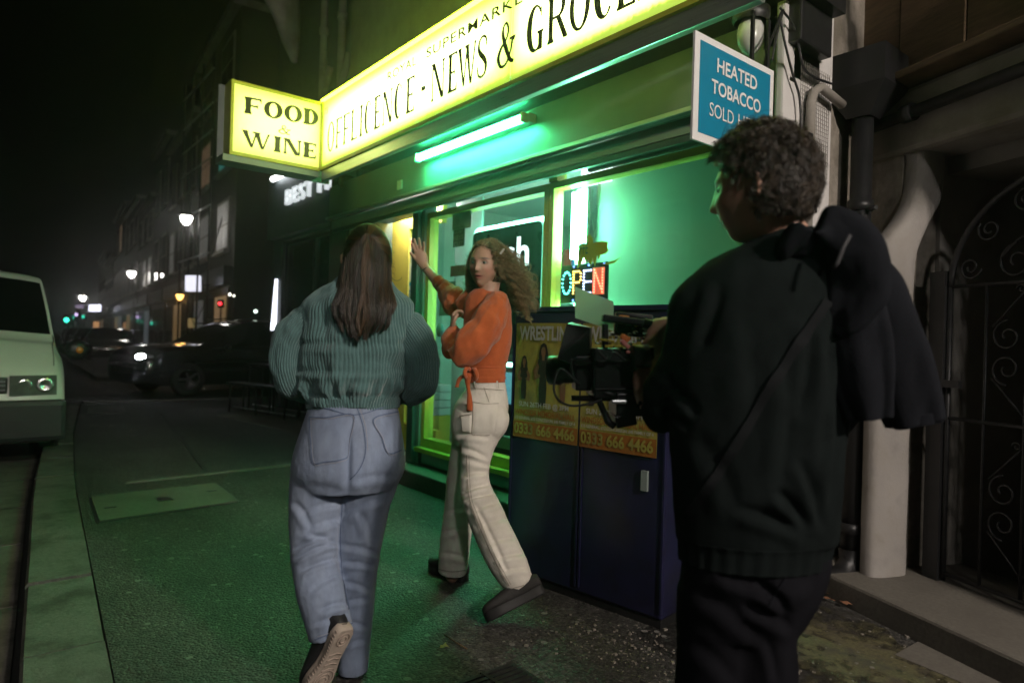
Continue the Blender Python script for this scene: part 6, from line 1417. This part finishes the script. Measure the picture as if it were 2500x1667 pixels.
hg.patch([(1154,982),(1216,984),(1206,1058),(1152,1060)], .004, CRM, tr); hg.line([(1155,980),(1155,1020),(1153,1058),(1170,1063),(1195,1061)], 2.0, .005, CS, tr); hg.line([(1156,982),(1185,986),(1217,985)], 1.6, .005, CS, tr)
hg.patch([(1124,1016),(1152,1012),(1152,1058),(1128,1054)], .010, CRM, tr, 'cargo_pocket'); hg.line([(1124,1016),(1152,1012)], 2, .011, CS, tr)
hg.line([(1148,948),(1190,950),(1229,953)], 1.6, .0035, CS, tr, 'waist_seam'); hg.line([(1181,945),(1188,965),(1194,982)], 1.5, .0035, CS, tr)
for x in (1160, 1212): hg.line([(x,930),(x+2,948)], 3.5, .006, CRM, tr, 'belt_loop'); hg.line([(x+2,930),(x+4,948)], 1, .007, CS, tr, 'belt_loop_edge')
hg.line([(1140,1110),(1142,1180),(1150,1230),(1178,1300),(1210,1370),(1243,1428)], 2.2, .004, CS, tr, 'leg_seam'); hg.line([(1146,1110),(1148,1180),(1156,1230),(1184,1300),(1216,1370),(1248,1425)], 1.0, .005, CS, tr, 'stitching')
hg.line([(1244,1436),(1275,1428),(1302,1418)], 2.0, .004, CS, tr, 'hem'); hg.line([(1072,1388),(1104,1394),(1136,1390)], 2, .004, CS, tr, 'hem')
# wrap top
ORG = pm('orange_knit', (.52, .105, .022), .85, var=.1, scale=25, bump=.4, bscale=420, sheen=.3)
tor = [(1182,706,24,3.25,.8),(1188,722,48,3.25,.62),(1190,750,57,3.25,.62),(1192,790,59,3.25,.68),(1192,835,57,3.25,.70),(1190,875,51,3.25,.72),(1188,905,46,3.25,.74),(1187,934,45,3.25,.76)]
knit = lambda a, sc, sd: (lambda th, s, P: a*fbm(P.reshape(-1, 3)*np.array([sc, sc, sc*.7]) + sd, 3).reshape(th.shape) + .0006*np.sin(th*90))
v, f = loft(*rings(tor, horiz=True), n=180, sub=8, disp=knit(.012, 9, 2)); top = link('wrap_top', mesh('wrap_top', v, f, True), ORG, W2)
v, f = loft(*rings([(1188,893,48.5,3.25,.76),(1187,905,47.5,3.25,.78),(1187,932,47,3.25,.78)], horiz=True), n=96, sub=6, disp=lambda th, s, P: .0022*np.sin(s*420)[:, None]*np.ones_like(th) + .003*fbm(P.reshape(-1, 3)*25, 2).reshape(th.shape)); link('waist_tie', mesh('waist_tie', v, f, True), ORG, top)
near = [(1216,726,26,3.2,.9),(1206,756,37,3.15,.9),(1182,802,42,3.1,.9),(1150,845,42,3.08,.9),(1122,868,34,3.1,.9),(1108,858,27,3.14,.9),(1104,832,22,3.2,.9),(1106,808,17,3.25,.9)]
far = [(1156,735,30,3.3,.9),(1140,744,34,3.34,.9),(1118,742,34,3.4,.9),(1098,722,26,3.46,.9),(1080,702,19,3.52,.9),(1066,686,15,3.56,.9)]
for sp, sd in ((near, 5), (far, 11)):
    v, f = loft(*rings(sp), n=72, sub=10, disp=knit(.022, 12, sd)); sv = link('sleeve', mesh('sleeve', v, f, True), ORG, top)
MB().tube([at(1082, 682, 3.51), at(1074, 690, 3.50), at(1066, 698, 3.51)], .012, 8).build('cuff', ORG, top)
fuzz([top] + [o_ for o_ in bpy.data.objects if o_.parent == top and o_.name.startswith('sleeve')], 2500, .002, .006, .00025, ORG, top, 78)
# bow and hanging ends
bw = MB()
for dx, dy in ((-16, 4), (14, 8)):
    pts = [at(1150, 908, 3.12), at(1150+dx*.6, 908+dy-14, 3.09), at(1150+dx, 908+dy, 3.07), at(1150+dx*.6, 908+dy+10, 3.10), at(1150, 908, 3.12)]
    bw.tube([tuple(q) for q in crom([q[:] for q in pts], 5)], .011, 6)
bw.build('bow', ORG, top)
for pl in ([(1144,912),(1142,935),(1146,965),(1147,1003)], [(1140,910),(1122,925),(1115,945)]):
    P = crom([(at(a, b_, 3.08 + .012*i))[:] for i, (a, b_) in enumerate(pl)], 6); V = []
    for i, q in enumerate(P): w_ = .011*(1+.25*math.sin(i*.5)); V += [tuple(q - np.array(CX)*w_), tuple(q + np.array(CX)*w_)]
    o = link('tie_end', mesh('tie_end', V, [(2*i, 2*i+1, 2*i+3, 2*i+2) for i in range(len(P)-1)], True), ORG, top); md = o.modifiers.new('s', 'SOLIDIFY'); md.thickness = .003
# body
hc_ = at(1184, 649, 3.25); fdir = (-FW*.93 - CX*.37 - CY*.02).normalized()
hp, fr_ = head(hc_, fdir, CY + CX*.06, .94)
bp = hp + [loft(*rings([(1196,690,26,3.26,1.0),(1192,712,27,3.26,1.0),(1190,735,40,3.26,.8)], horiz=True), n=20, sub=4), loft(*rings(scaled(tor[1:], .82), horiz=True), n=24, sub=3), loft(*rings(scaled(pel, .84), horiz=True), n=24, sub=3), loft(*rings(scaled(leg_n, .6)), n=18, sub=3), loft(*rings(scaled(leg_f, .6)), n=18, sub=3), loft(*rings(scaled(near, .6)), n=18, sub=3), loft(*rings(scaled(far, .62)), n=18, sub=3)]
dh = 3.62
bp += [loft(*rings([(1084,704,14,3.52,1),(1066,686,13,3.56,1),(1052,670,11.5,3.59,1),(1040,656,10,3.61,.8),(1034,646,12.5,dh,.6),(1029,632,16,dh,.5),(1025,620,15,dh,.5),(1022,611,11,dh,.5)]), n=20, sub=5)]
for pl, r0 in (([(1016,618),(1010,606),(1005.5,595)], .0088), ([(1021,613),(1015,598),(1011,584)], .0090), ([(1027,612),(1025,597),(1022.5,582)], .0088), ([(1033,616),(1035,603),(1034.5,592)], .0080), ([(1019,636),(1010,627),(1002,617)], .0098)):
    bp.append(chain([at(a, b_, dh - .012*i) for i, (a, b_) in enumerate(pl)], [r0, r0*.92, r0*.74], 10, 4))
bp += hand(at(1106, 812, 3.24), CY + FW*.3, -CX, 1, .9, .95)
bp += [chain([at(1276, 1415, 2.99), at(1292, 1438, 2.98)], [.036, .034], 14), chain([at(1104, 1385, 3.44), at(1104, 1408, 3.44)], [.036, .036], 14)]
skin_body(bp, .0034, SKIN, W2, fr_, 1)
c, r_, f_, u_, s_ = fr_
EYEM = pm('eye_white', (.30, .28, .26), .15, var=0); IRM = pm('iris', (.03, .04, .03), .1, var=0)
for sg in (-1, 1):
    e = c + (r_*sg*.031 + f_*.0715 + u_*.010)*s_; ey = MB().sphere(e, .0118*s_, 14, 10).build('eye', EYEM, W2)
    MB().sphere(Vector(e) + Vector(f_)*.0082*s_, .0062*s_, 10, 8, (1, 1, 1)).build('iris', IRM, ey)
MB().tube([tuple(np.array(at(1038.5, 657, 3.61)) + .021*(np.cos(a)*np.array((CX*.75 + CY*.45).normalized()) + np.sin(a)*np.array(FW)) + .0*a) for a in np.linspace(0, 2*math.pi, 20)], .0028, 6, caps=False).build('bracelet', M['black_pl'], W2)
# curly hair
HM2 = hairmat('curly_hair', (.09, .055, .022), (.36, .25, .12))
hp0 = MB().sphere((0, 0, 0), 1, 26, 18, (.084, .100, .122)); Q = np.array(hp0.v)*.94; Q[:, 1] -= .014; Q[:, 2] += .008
cut = (Q[:, 1] > .012) & (Q[:, 2] < .080); Q[cut] *= .72
V = c + Q[:, :1]*r_ + Q[:, 1:2]*f_ + Q[:, 2:]*u_
hr2 = link('hair', mesh('hair', V, hp0.f, True), pm('curly_base', (.06, .034, .014), .6, var=.5, scale=60, bump=.8, bscale=110), W2)
def curls(NC, per, seed, spread, rmin, rmax):
    """ringlets: NC locks of `per` strands that share one helix"""
    r = np.random.default_rng(seed); K = 44; t = np.linspace(0, 1, K)[None, :, None]
    d = r.normal(size=(NC*5, 3)); d /= np.linalg.norm(d, axis=1)[:, None]; keep = ~((d[:, 1] > .10) & (d[:, 2] < .78)) & (d[:, 2] > -.5); d = d[keep][:NC]; NC = len(d)
    root = (d*np.array([.083, .100, .120]) + np.array([0, -.014, .008]))*.94
    W = lambda q: q[..., :1]*r_ + q[..., 1:2]*f_ + q[..., 2:]*u_
    root_w = c + W(root); dw = W(d); right = np.array(CX); back = np.array(FW); down = np.array([0, 0, -1.0])
    sx = dw @ right; up_ = np.clip(dw @ np.array(CY), 0, 1); L = .115 + .075*np.clip(sx+.2, 0, 1.2) + .07*up_ + r.uniform(-.03, .035, NC); L = np.where(sx < -.3, .14 + .05*up_, L)
    out = (.026 + .045*np.clip(sx+.1, 0, 1))*r.uniform(.5, 1.2, NC); drift = (.095*np.clip(sx+.5, 0, 1.2))*r.uniform(.4, 1.15, NC)
    P = root_w[:, None, :] + dw[:, None, :]*(out[:, None, None]*(1-np.exp(-4*t))) + down*((L[:, None, None]*np.clip(t-.10, 0, 1)**1.1)) + right*(drift[:, None, None]*t)
    ph = r.uniform(0, 6.28, (NC, 1, 1)); fr = r.uniform(3.5, 6.5, (NC, 1, 1)); am = r.uniform(rmin, rmax, (NC, 1, 1))*np.clip(t*3, 0, 1)
    P = P + am*(np.cos(ph+fr*6.28*t)*right + np.sin(ph+fr*6.28*t)*back) + .45*am*np.sin(ph*2+fr*8*t)*np.array(CY)
    P = np.repeat(P, per, axis=0); off = r.normal(0, spread, (len(P), 1, 3)); fz = r.normal(0, .35, (len(P), 1, 3))*am.mean()
    return P + off*np.clip(t*3+.3, 0, 1) + fz*np.sin(t*r.uniform(10, 30, (len(P), 1, 1)) + r.uniform(0, 6, (len(P), 1, 1)))
strands('hair_strands', curls(300, 14, 11, .0030, .006, .014), .0006, .0003, HM2, hr2); strands('hair_strands', curls(260, 3, 12, .008, .008, .020), .0004, .0002, HM2, hr2)
# hair swept over the crown from the parting
r = np.random.default_rng(21); N_ = 900; K = 14; t = np.linspace(0, 1, K)[None, :]
th0 = r.uniform(-1.5, 1.5, (N_, 1)); el0 = .55 + .28*np.cos(th0)
az = th0*1.0 + (np.sign(th0)*1.6)*t; el = el0 + (1.25-el0)*np.sin(t*math.pi*.7) - .9*t**2
q = np.stack([.086*np.cos(el)*np.sin(az), .103*np.cos(el)*np.cos(az) - .014, .126*np.sin(el) + .008], -1)*.95
q = q + r.normal(0, .0022, (N_, 1, 3)) + .003*np.stack([np.sin(t*20+az*7), np.cos(t*17+az*5), np.sin(t*23+az*3)], -1)
strands('hair_strands', c + q[..., :1]*r_ + q[..., 1:2]*f_ + q[..., 2:]*u_, .0006, .0004, HM2, hr2)
clip_ = at(1226, 614, 3.13); MB().obox(clip_, (CX*.6 + CY*.8).normalized()*.016, (CX*.8 - CY*.6).normalized()*.005, FW*.004).build('hair_clip', pm('pearl_clip', (.7, .65, .55), .25, .5, var=.1), hr2)
# black clogs
CLG = pm('black_suede', (.022, .020, .019), .8, var=.3, scale=60, bump=.3, bscale=200); CSO = pm('black_sole', (.016, .015, .015), .7, var=.2)
p0, p1 = gnd(1137, 1420), gnd(1052, 1388); shoe(W2, p0, p0 + (p1-p0).normalized()*.27, (0, 0, 1), 1.12, CLG, CSO, 'shoe', True)
t0 = gnd(1190, 1520, .012); h0 = at(1322, 1452, 2.97); shoe(W2, t0 + (h0-t0).normalized()*.285, t0, Vector((0, 0, 1))*.6 - CX*.55 + FW*.25, 1.15, CLG, CSO, 'shoe', True)
# =================================================================== man with the video camera, back to us
dm = 1.5
MN = thing('person', 'person in black hoodie with curly hair holding a video camera, seen from behind', 'person', gnd(1800, 2180) if False else at(1800, 2170, 1.5) - Vector((0, 0, at(1800, 2170, 1.5).z)), 'people on the pavement')
BLK = pm('black_jersey', (.006, .0085, .0085), .9, var=.25, scale=14, bump=.35, bscale=300, spec=.07); BLK2 = pm('charcoal_jacket', (.009, .010, .013), .8, var=.25, scale=10, bump=.4, bscale=240, spec=.07); TRO = pm('black_trousers', (.007, .007, .009), .85, var=.25, scale=10, bump=.3, bscale=260, spec=.04)
tor = [(1935,560,60,1.5,.9),(1922,590,95,1.5,.75),(1900,632,160,1.5,.6),(1885,690,205,1.5,.58),(1872,780,222,1.5,.6),(1860,900,222,1.5,.62),(1850,1030,216,1.5,.64),(1846,1160,206,1.5,.66),(1846,1260,198,1.5,.66),(1846,1318,192,1.5,.66)]
arm_l = [(1815,730,40,1.5,.9),(1752,712,62,1.5,.9),(1704,748,66,1.5,.9),(1690,815,60,1.51,.9),(1668,890,60,1.53,.9),(1628,965,62,1.56,.9),(1608,1015,48,1.6,.9),(1592,985,40,1.66,.9)]
arm_r = [(1950,730,40,1.5,.9),(2010,715,62,1.5,.9),(2052,780,66,1.5,.9),(2070,880,58,1.5,.9),(2060,980,52,1.54,.9),(2010,1030,46,1.62,.9),(1920,1020,42,1.72,.9)]
C, A, B = rings(tor, horiz=True)
V, F = combine([loft(C, A, B, 48, 4), loft(*rings(arm_l), n=28, sub=4), loft(*rings(arm_r), n=28, sub=4)])
me = remesh(V, F, .0062, 5); v, n = mesh_np(me)
fold = [(1985,800,1950,1010,16,.010),(2030,820,2010,1120,16,.012),(1930,900,1905,1180,18,.008),(2060,900,2030,1240,14,.012),(1900,1200,1975,1290,14,.014),(1960,1130,2010,1290,14,.012),(1800,1240,1960,1300,14,.010),(1700,1060,1800,1240,22,.006),(1640,950,1700,1010,12,.010),(1600,990,1680,1040,10,.010),(1600,900,1660,960,12,.007),(1760,700,1700,860,16,.008),(1820,760,1840,1050,24,.004),(1660,760,1620,870,12,.006)]
set_np(me, v + n*(crease(v, n, fold) + .006*fbm(v*np.array([9, 9, 5.0]), 3) + .0006*fbm(v*80, 2))[:, None])
hd = link('hoodie', me, BLK, MN); hg = Hug(hd)
v, f = loft(*rings([(1846,1306,193,1.5,.67),(1844,1320,186,1.5,.67),(1842,1345,183,1.5,.67),(1840,1366,182,1.5,.67)], horiz=True), n=140, sub=6, disp=lambda th, s, P: .0016*np.sin(th*110) + .005*fbm(P.reshape(-1, 3)*10, 2).reshape(th.shape)); link('hem_band', mesh('hem_band', v, f, True), BLK, hd)
# bunched hood
hood = [(1905,640,14,1.44,.8),(1925,606,30,1.41,.8),(1962,576,42,1.395,.85),(2010,562,50,1.39,.85),(2058,584,60,1.385,.85),(2092,645,68,1.38,.75),(2096,715,66,1.38,.6),(2072,775,52,1.385,.5),(2040,812,26,1.40,.4)]
v, f = loft(*rings(hood), n=90, sub=12, disp=lambda th, s, P: .006*np.sin(th*3 + s[:, None]*14) + .014*fbm(P.reshape(-1, 3)*np.array([9, 9, 6.0]) + 4, 3).reshape(th.shape)); link('hood', mesh('hood', v, f, True), BLK2, hd)
MB().tube([at(2075, 575, 1.33), at(2060, 600, 1.325), at(2045, 640, 1.32), at(2035, 655, 1.325)], .0045, 6).build('drawstring', pm('grey_cord', (.03, .03, .033), .8, var=.2), hd)
hg.line([(2020,735),(1985,785),(1950,838),(1915,892),(1880,948),(1840,1015),(1790,1100),(1730,1190),(1680,1255)], 24, .006, pm('grey_webbing', (.009, .010, .011), .85, var=.2, bump=.3, bscale=300, spec=.08), hd, 'shoulder_strap', 10)
# jacket draped over the right shoulder, its sleeve hanging empty
def drape(spec, amp, sc, sd, nm, par, caps=False):
    v, f = loft(*rings(spec), n=84, sub=9, caps=caps, disp=lambda th, s, P: amp*fbm(P.reshape(-1, 3)*np.array([sc, sc, sc*.35]) + sd, 3).reshape(th.shape) + .006*np.sin(th*4+sd)*np.clip(s*4, 0, 1)[:, None])
    o = link(nm, mesh(nm, v, f, True), BLK2, par); m_ = o.modifiers.new('s', 'SOLIDIFY'); m_.thickness = .004; return o
dj = drape([(2020,600,40,1.46,.8),(2075,660,70,1.45,.7),(2130,745,80,1.44,.65),(2172,850,76,1.44,.6),(2205,945,68,1.44,.6),(2232,1032,55,1.44,.62)], .022, 8, 3.0, 'draped_jacket', MN)
drape([(2035,640,60,1.42,.5),(2075,760,72,1.40,.45),(2098,880,68,1.40,.4),(2112,960,56,1.40,.4),(2122,1022,42,1.40,.4)], .022, 9, 8.0, 'jacket_panel', dj)
drape([(2228,1008,58,1.44,.64),(2234,1034,57,1.44,.64)], .004, 8, 1.0, 'cuff', dj)
# trousers
pel = [(1845,1340,180,1.5,.66),(1838,1400,176,1.5,.68),(1826,1460,165,1.5,.72),(1806,1530,145,1.5,.72)]
ll = [(1755,1440,100,1.5,.95),(1748,1560,94,1.5,.95),(1740,1680,90,1.5,.95),(1732,1850,84,1.52,.95),(1728,2020,74,1.52,.95),(1726,2130,66,1.52,.95)]
rl = [(1868,1440,100,1.48,.95),(1852,1540,88,1.48,.95),(1858,1660,86,1.48,.95),(1864,1850,80,1.48,.95),(1868,2020,72,1.47,.95),(1870,2130,64,1.46,.95)]
V, F = combine([loft(*rings(pel, horiz=True), n=40, sub=4), loft(*rings(ll), n=30, sub=5), loft(*rings(rl), n=30, sub=5), loft(*rings([(1905,1380,60,1.45,.9),(1905,1430,78,1.43,.8),(1890,1480,66,1.44,.8),(1872,1510,46,1.46,.8)], horiz=True), n=24, sub=4)])
me = remesh(V, F, .008, 5); v, n = mesh_np(me)
fold = [(1760,1400,1915,1470,14,.012),(1850,1420,1925,1500,12,.012),(1820,1480,1930,1530,14,.012),(1700,1440,1860,1560,18,.008),(1870,1560,1900,1667,12,.008),(1680,1560,1800,1667,18,.006)]
set_np(me, v + n*(crease(v, n, fold) + .006*fbm(v*np.array([8, 8, 5.0]), 3))[:, None]); tr = link('trousers', me, TRO, MN)
Hug(tr).line([(1925,1395),(1900,1440),(1868,1490)], 3, .004, BLK2, tr, 'pocket_seam')
# body
hc_ = at(1858, 462, 1.5); fdir = (-CX*.80 + FW*.60 - CY*.08).normalized()
hp, fr_ = head(hc_, fdir, CY - CX*.03, 1.04, 64, 52)
bp = hp + [loft(*rings([(1895,520,52,1.51,1.0),(1915,560,56,1.51,1.0),(1922,610,85,1.51,.75)], horiz=True), n=22, sub=4), loft(*rings(scaled(tor[2:], .82), horiz=True), n=24, sub=3), loft(*rings(scaled(pel, .74), horiz=True), n=24, sub=3), loft(*rings(scaled(ll, .62)), n=18, sub=3), loft(*rings(scaled(rl, .62)), n=18, sub=3), loft(*rings(scaled(arm_l[:-1], .7)), n=18, sub=3), loft(*rings(scaled(arm_r, .7)), n=18, sub=3)]
bp += [loft(*rings([(1610,1005,34,1.62,.9),(1588,965,38,1.67,.9),(1582,915,37,1.71,.9),(1592,872,31,1.74,.85),(1604,842,33,1.76,.8)]), n=22, sub=5)]
bp += hand(at(1596, 860, 1.745), CY*.85 + FW*.3 + CX*.3, -CX*.75 - FW*.6, 1, .95, 1.05) + hand(at(1915, 1018, 1.73), FW - CX*.8, CY, 1, .9, 1.05)
skin_body(bp, .0046, SKIN, MN, fr_, 2)
c, r_, f_, u_, s_ = fr_
for sg in (-1, 1):
    e = c + (r_*sg*.031 + f_*.0715 + u_*.010)*s_; ey = MB().sphere(e, .0118*s_, 14, 10).build('eye', EYEM, MN); MB().sphere(Vector(e) + Vector(f_)*.0082*s_, .0062*s_, 10, 8).build('iris', IRM, ey)
q0 = MB().sphere((0, 0, 0), 1, 28, 20, (.086, .106, .128)); Q = np.array(q0.v)*1.0; Q[:, 1] -= .010; Q[:, 2] += .012
face_ = ((Q[:, 1] > .008) & (Q[:, 2] < .05)) | ((Q[:, 2] < -.02) & (Q[:, 1] > -.035)) | (Q[:, 2] < -.085); Q[face_] *= .70
hr3 = link('hair', mesh('hair', c + Q[:, :1]*r_ + Q[:, 1:2]*f_ + Q[:, 2:]*u_, q0.f, True), pm('dark_hair_base', (.02, .014, .009), .6, var=.5, scale=60, bump=.8, bscale=90), MN)
def short_curls(NC, per, seed, L0, L1, spread):
    """tousled locks: each lock of `per` strands shares one loose curl"""
    r = np.random.default_rng(seed); K = 18; t = np.linspace(0, 1, K)[None, :, None]; d = r.normal(size=(NC*5, 3)); d /= np.linalg.norm(d, axis=1)[:, None]
    keep = ((d[:, 2] > .22) | ((d[:, 1] < .10) & (d[:, 2] > -.60))) & ~((d[:, 1] > .50) & (d[:, 2] < .60)); d = d[keep][:NC]; NC = len(d)
    root = d*np.array([.087, .107, .129]) + np.array([0, -.010, .010]); W = lambda q: q[..., :1]*r_ + q[..., 1:2]*f_ + q[..., 2:]*u_
    L = r.uniform(L0, L1, (NC, 1, 1))*(.25 + .75*np.clip((d[:, 2]+.55)/.9, 0, 1))[:, None, None]; tang = np.cross(d, r.normal(size=(NC, 3))); tang /= np.linalg.norm(tang, axis=1)[:, None]; bt = np.cross(d, tang)
    ph = r.uniform(0, 6.28, (NC, 1, 1)); fr = r.uniform(.7, 1.5, (NC, 1, 1)); am = r.uniform(.007, .016, (NC, 1, 1))*np.clip(t*2.5, 0, 1)*np.clip(L/.03, .3, 1)
    P = root[:, None, :] + d[:, None, :]*L*t*.55 + tang[:, None, :]*L*.6*t**1.3 + am*(np.cos(ph+fr*6.28*t)*tang[:, None, :] + np.sin(ph+fr*6.28*t)*bt[:, None, :]) + np.array([0, .008, -.012])*t**2
    P = np.repeat(P, per, axis=0); P = P + r.normal(0, spread, (len(P), 1, 3))*(1-.55*t) + r.normal(0, .0015, (len(P), 1, 3))*np.sin(t*9 + r.uniform(0, 6, (len(P), 1, 1)))
    return c + W(P)
for nc_, pr_, sd_, a_, b_, sp_, cc_ in ((420, 22, 31, .022, .050, .0050, ((.012, .008, .005), (.030, .020, .012))), (170, 22, 33, .026, .056, .0045, ((.030, .020, .012), (.070, .047, .029))), (420, 2, 32, .03, .068, .007, ((.025, .017, .011), (.07, .048, .03)))):
    strands('hair_strands', short_curls(nc_, pr_, sd_, a_, b_, sp_), .00045, .00025, hairmat('dark_curls_%d' % sd_, *cc_), hr3)
b0 = at(1726, 2165, 1.52); b0.z = .002; b1 = b0 + Vector((FW.x, FW.y, 0))*.20 - Vector((CX.x, CX.y, 0))*.18
shoe(MN, b0 - (b1-b0)*.25, b1, (0, 0, 1), 1.15, UPB, CSO, 'shoe'); b0 = at(1870, 2190, 1.46); b0.z = .002; b1 = b0 + Vector((FW.x, FW.y, 0))*.20 - Vector((CX.x, CX.y, 0))*.16; shoe(MN, b0 - (b1-b0)*.25, b1, (0, 0, 1), 1.15, UPB, CSO, 'shoe')
# =================================================================== the video camera rig in his hands
dr = 1.86
RG = thing('video_camera', 'black video camera rig with matte box, cables and clipped white paper', 'camera', at(1480, 1000, dr))
BP = pm('black_anodised', (.014, .015, .016), .35, .3, var=.2, scale=25); YT = pm('yellow_tape', (.45, .38, .03), .6); OT = pm('orange_tape', (.75, .22, .05), .6, var=.1); PT_ = pm('pink_tape', (.75, .25, .22), .6, var=.1)
def rb_(px0, py0, px1, py1, d0, d1, nm, mt, par=None, ang=0.0):
    a, b_ = at(px0, py0, (d0+d1)/2), at(px1, py1, (d0+d1)/2); c_ = (a+b_)/2; ca, sa = math.cos(ang), math.sin(ang); hx = abs((b_-a).dot(CX))/2; hy = abs((b_-a).dot(CY))/2
    o = MB().obox(c_, (CX*ca + CY*sa)*hx, FW*abs(d1-d0)/2, (CY*ca - CX*sa)*hy).build(nm, mt, par or RG); m_ = o.modifiers.new('b', 'BEVEL'); m_.width = .004; m_.segments = 2; return o
rb_(1440, 850, 1575, 965, 1.76, 1.96, 'body', BP); rb_(1452, 880, 1560, 884, 1.752, 1.762, 'seam', M['iron']); rb_(1452, 948, 1560, 952, 1.752, 1.762, 'seam', M['iron'])
rb_(1400, 868, 1440, 950, 1.82, 1.94, 'lens_mount', BP)
a = at(1425, 905, 1.90); MB().lathe([(.030, 0), (.036, .02), (.036, .06), (.042, .07), (.042, .10), (.030, .10)], a, -CX + FW*.4, 24).build('lens', BP, RG)
# matte box hood, flaring towards the subject
q0 = [at(1440, 800, 1.84), at(1440, 905, 1.84), at(1445, 905, 1.97), at(1445, 800, 1.97)]; q1 = [at(1368, 838, 1.80), at(1392, 872, 1.80), at(1400, 905, 2.02), at(1378, 800, 2.02)]
mb = MB(); mb.add(q0 + [at(1385, 790, 1.80), at(1362, 875, 1.80), at(1372, 880, 2.04), at(1396, 786, 2.04)], [(0,1,5,4), (1,2,6,5), (2,3,7,6), (3,0,4,7), (0,3,2,1)]); o = mb.build('matte_box', BP, RG); m_ = o.modifiers.new('s', 'SOLIDIFY'); m_.thickness = .004
rb_(1470, 775, 1600, 792, 1.83, 1.87, 'top_handle', BP, ang=-.12); rb_(1470, 790, 1484, 852, 1.84, 1.87, 'handle_post', BP); rb_(1575, 800, 1590, 852, 1.84, 1.87, 'handle_post', BP)
MB().tube([at(1572, 790, 1.80), at(1612, 800, 1.79), at(1650, 806, 1.78)], .015, 12).build('grip', BP, RG)
mo = rb_(1500, 765, 1590, 822, 1.90, 1.93, 'monitor', BP, ang=-.1); rb_(1506, 772, 1584, 816, 1.895, 1.899, 'screen', M['dark_glass'], mo, ang=-.1)
rb_(1540, 845, 1590, 905, 1.70, 1.78, 'battery', BP); MB().tube([at(1545, 872, 1.69), at(1585, 868, 1.69)], .03, 16).build('follow_focus', BP, RG)
for q in (852, 940): MB().tube([at(1395, q+32, 1.80), at(1590, q+32, 1.80)], .008, 8).build('rail', M['iron'], RG)
rb_(1495, 955, 1580, 1010, 1.74, 1.88, 'base_plate', BP); rb_(1495, 1005, 1545, 1035, 1.74, 1.86, 'quick_release', BP, ang=.2); rb_(1492, 975, 1530, 985, 1.72, 1.74, 'lever', M['alu'])
MB().tube([at(1505, 965, 1.75), at(1450, 950, 1.78), at(1485, 1030, 1.76), at(1500, 1040, 1.76)], .010, 8).build('support_arm', BP, RG)
P = crom([at(a_, b_, 1.74)[:] for a_, b_ in ((1395,875),(1398,915),(1415,940),(1370,900),(1352,940),(1362,975),(1395,990),(1440,985),(1470,975))], 6); MB().tube([tuple(q) for q in P], .0035, 6).build('cable', M['black_pl'], RG)
P = crom([at(a_, b_, 1.72)[:] for a_, b_ in ((1560,860),(1530,880),(1500,860),(1480,875),(1455,850))], 6); MB().tube([tuple(q) for q in P], .004, 6).build('cable', M['black_pl'], RG)
rb_(1462, 828, 1500, 834, 1.75, 1.78, 'tape_mark', YT, ang=-.15); rb_(1476, 842, 1496, 848, 1.745, 1.75, 'tape_mark', YT); rb_(1500, 842, 1520, 848, 1.745, 1.75, 'tape_mark', YT, ang=.1)
rb_(1510, 770, 1536, 777, 1.86, 1.885, 'tape_mark', OT, ang=-.1); rb_(1514, 818, 1538, 832, 1.74, 1.76, 'tape_mark', OT, ang=-.5); rb_(1512, 834, 1540, 845, 1.735, 1.75, 'tape_mark', PT_, ang=-.75); rb_(1528, 856, 1540, 864, 1.73, 1.74, 'tape_mark', PT_, ang=-.3)
rb_(1520, 782, 1560, 786, 1.868, 1.89, 'tape_mark', YT, ang=-.7)
for k in range(26):
    x0, y0 = random.uniform(1450, 1590), random.uniform(805, 860); s_ = random.uniform(3, 9); rb_(x0, y0, x0+s_, y0+random.uniform(3, 8), 1.75, 1.79, random.choice(['knob', 'screw', 'switch']), random.choice([BP, BP, M['iron'], M['alu']]), ang=random.uniform(-.6, .6))
# sheet of white paper clipped on top
V = []; F = []; nx, ny = 8, 6
for j in range(ny+1):
    for i in range(nx+1):
        u, w_ = i/nx, j/ny; x = 1404+(1498-1404)*u; yt = 700 + 36*u; yb = 776 + 32*u; y = yt + (yb-yt)*w_; V.append(at(x, y, 1.90 + .014*math.sin(3.2*u+2*w_) - .03*u)[:])
for j in range(ny):
    for i in range(nx): F.append((j*(nx+1)+i, j*(nx+1)+i+1, (j+1)*(nx+1)+i+1, (j+1)*(nx+1)+i))
pt = pm('thin_white_paper', (.66, .67, .64), .7, var=.06, bump=.1, bscale=20); nt = pt.node_tree; tl_ = nt.nodes.new('ShaderNodeBsdfTranslucent'); tl_.inputs[0].default_value = (.7, .7, .66, 1); mx_ = nt.nodes.new('ShaderNodeMixShader'); mx_.inputs[0].default_value = .45
nt.links.new(nt.nodes['Principled BSDF'].outputs[0], mx_.inputs[1]); nt.links.new(tl_.outputs[0], mx_.inputs[2]); nt.links.new(mx_.outputs[0], nt.nodes['Material Output'].inputs[0])
pp_ = link('paper', mesh('paper', V, F, True), pt, RG)
# =================================================================== haze added to stand in for lens glow round the signs
hz_ = MB().box((-260, -120, -1.2), (40, 120, 14.0)).build('haze'); 
mt = bpy.data.materials.new('added_glow_haze'); mt.use_nodes = True; nt = mt.node_tree; nt.nodes.remove(nt.nodes['Principled BSDF'])
pv = nt.nodes.new('ShaderNodeVolumePrincipled'); pv.inputs['Color'].default_value = (0.9, 0.9, 0.9, 1); pv.inputs['Density'].default_value = 0.006; pv.inputs['Anisotropy'].default_value = 0.88
nt.links.new(pv.outputs[0], nt.nodes['Material Output'].inputs['Volume'])
hz_.data.materials.clear(); hz_.data.materials.append(mt)
tag(hz_, 'thin added haze standing in for lens glow around the lit signs', 'haze', kind='stuff')
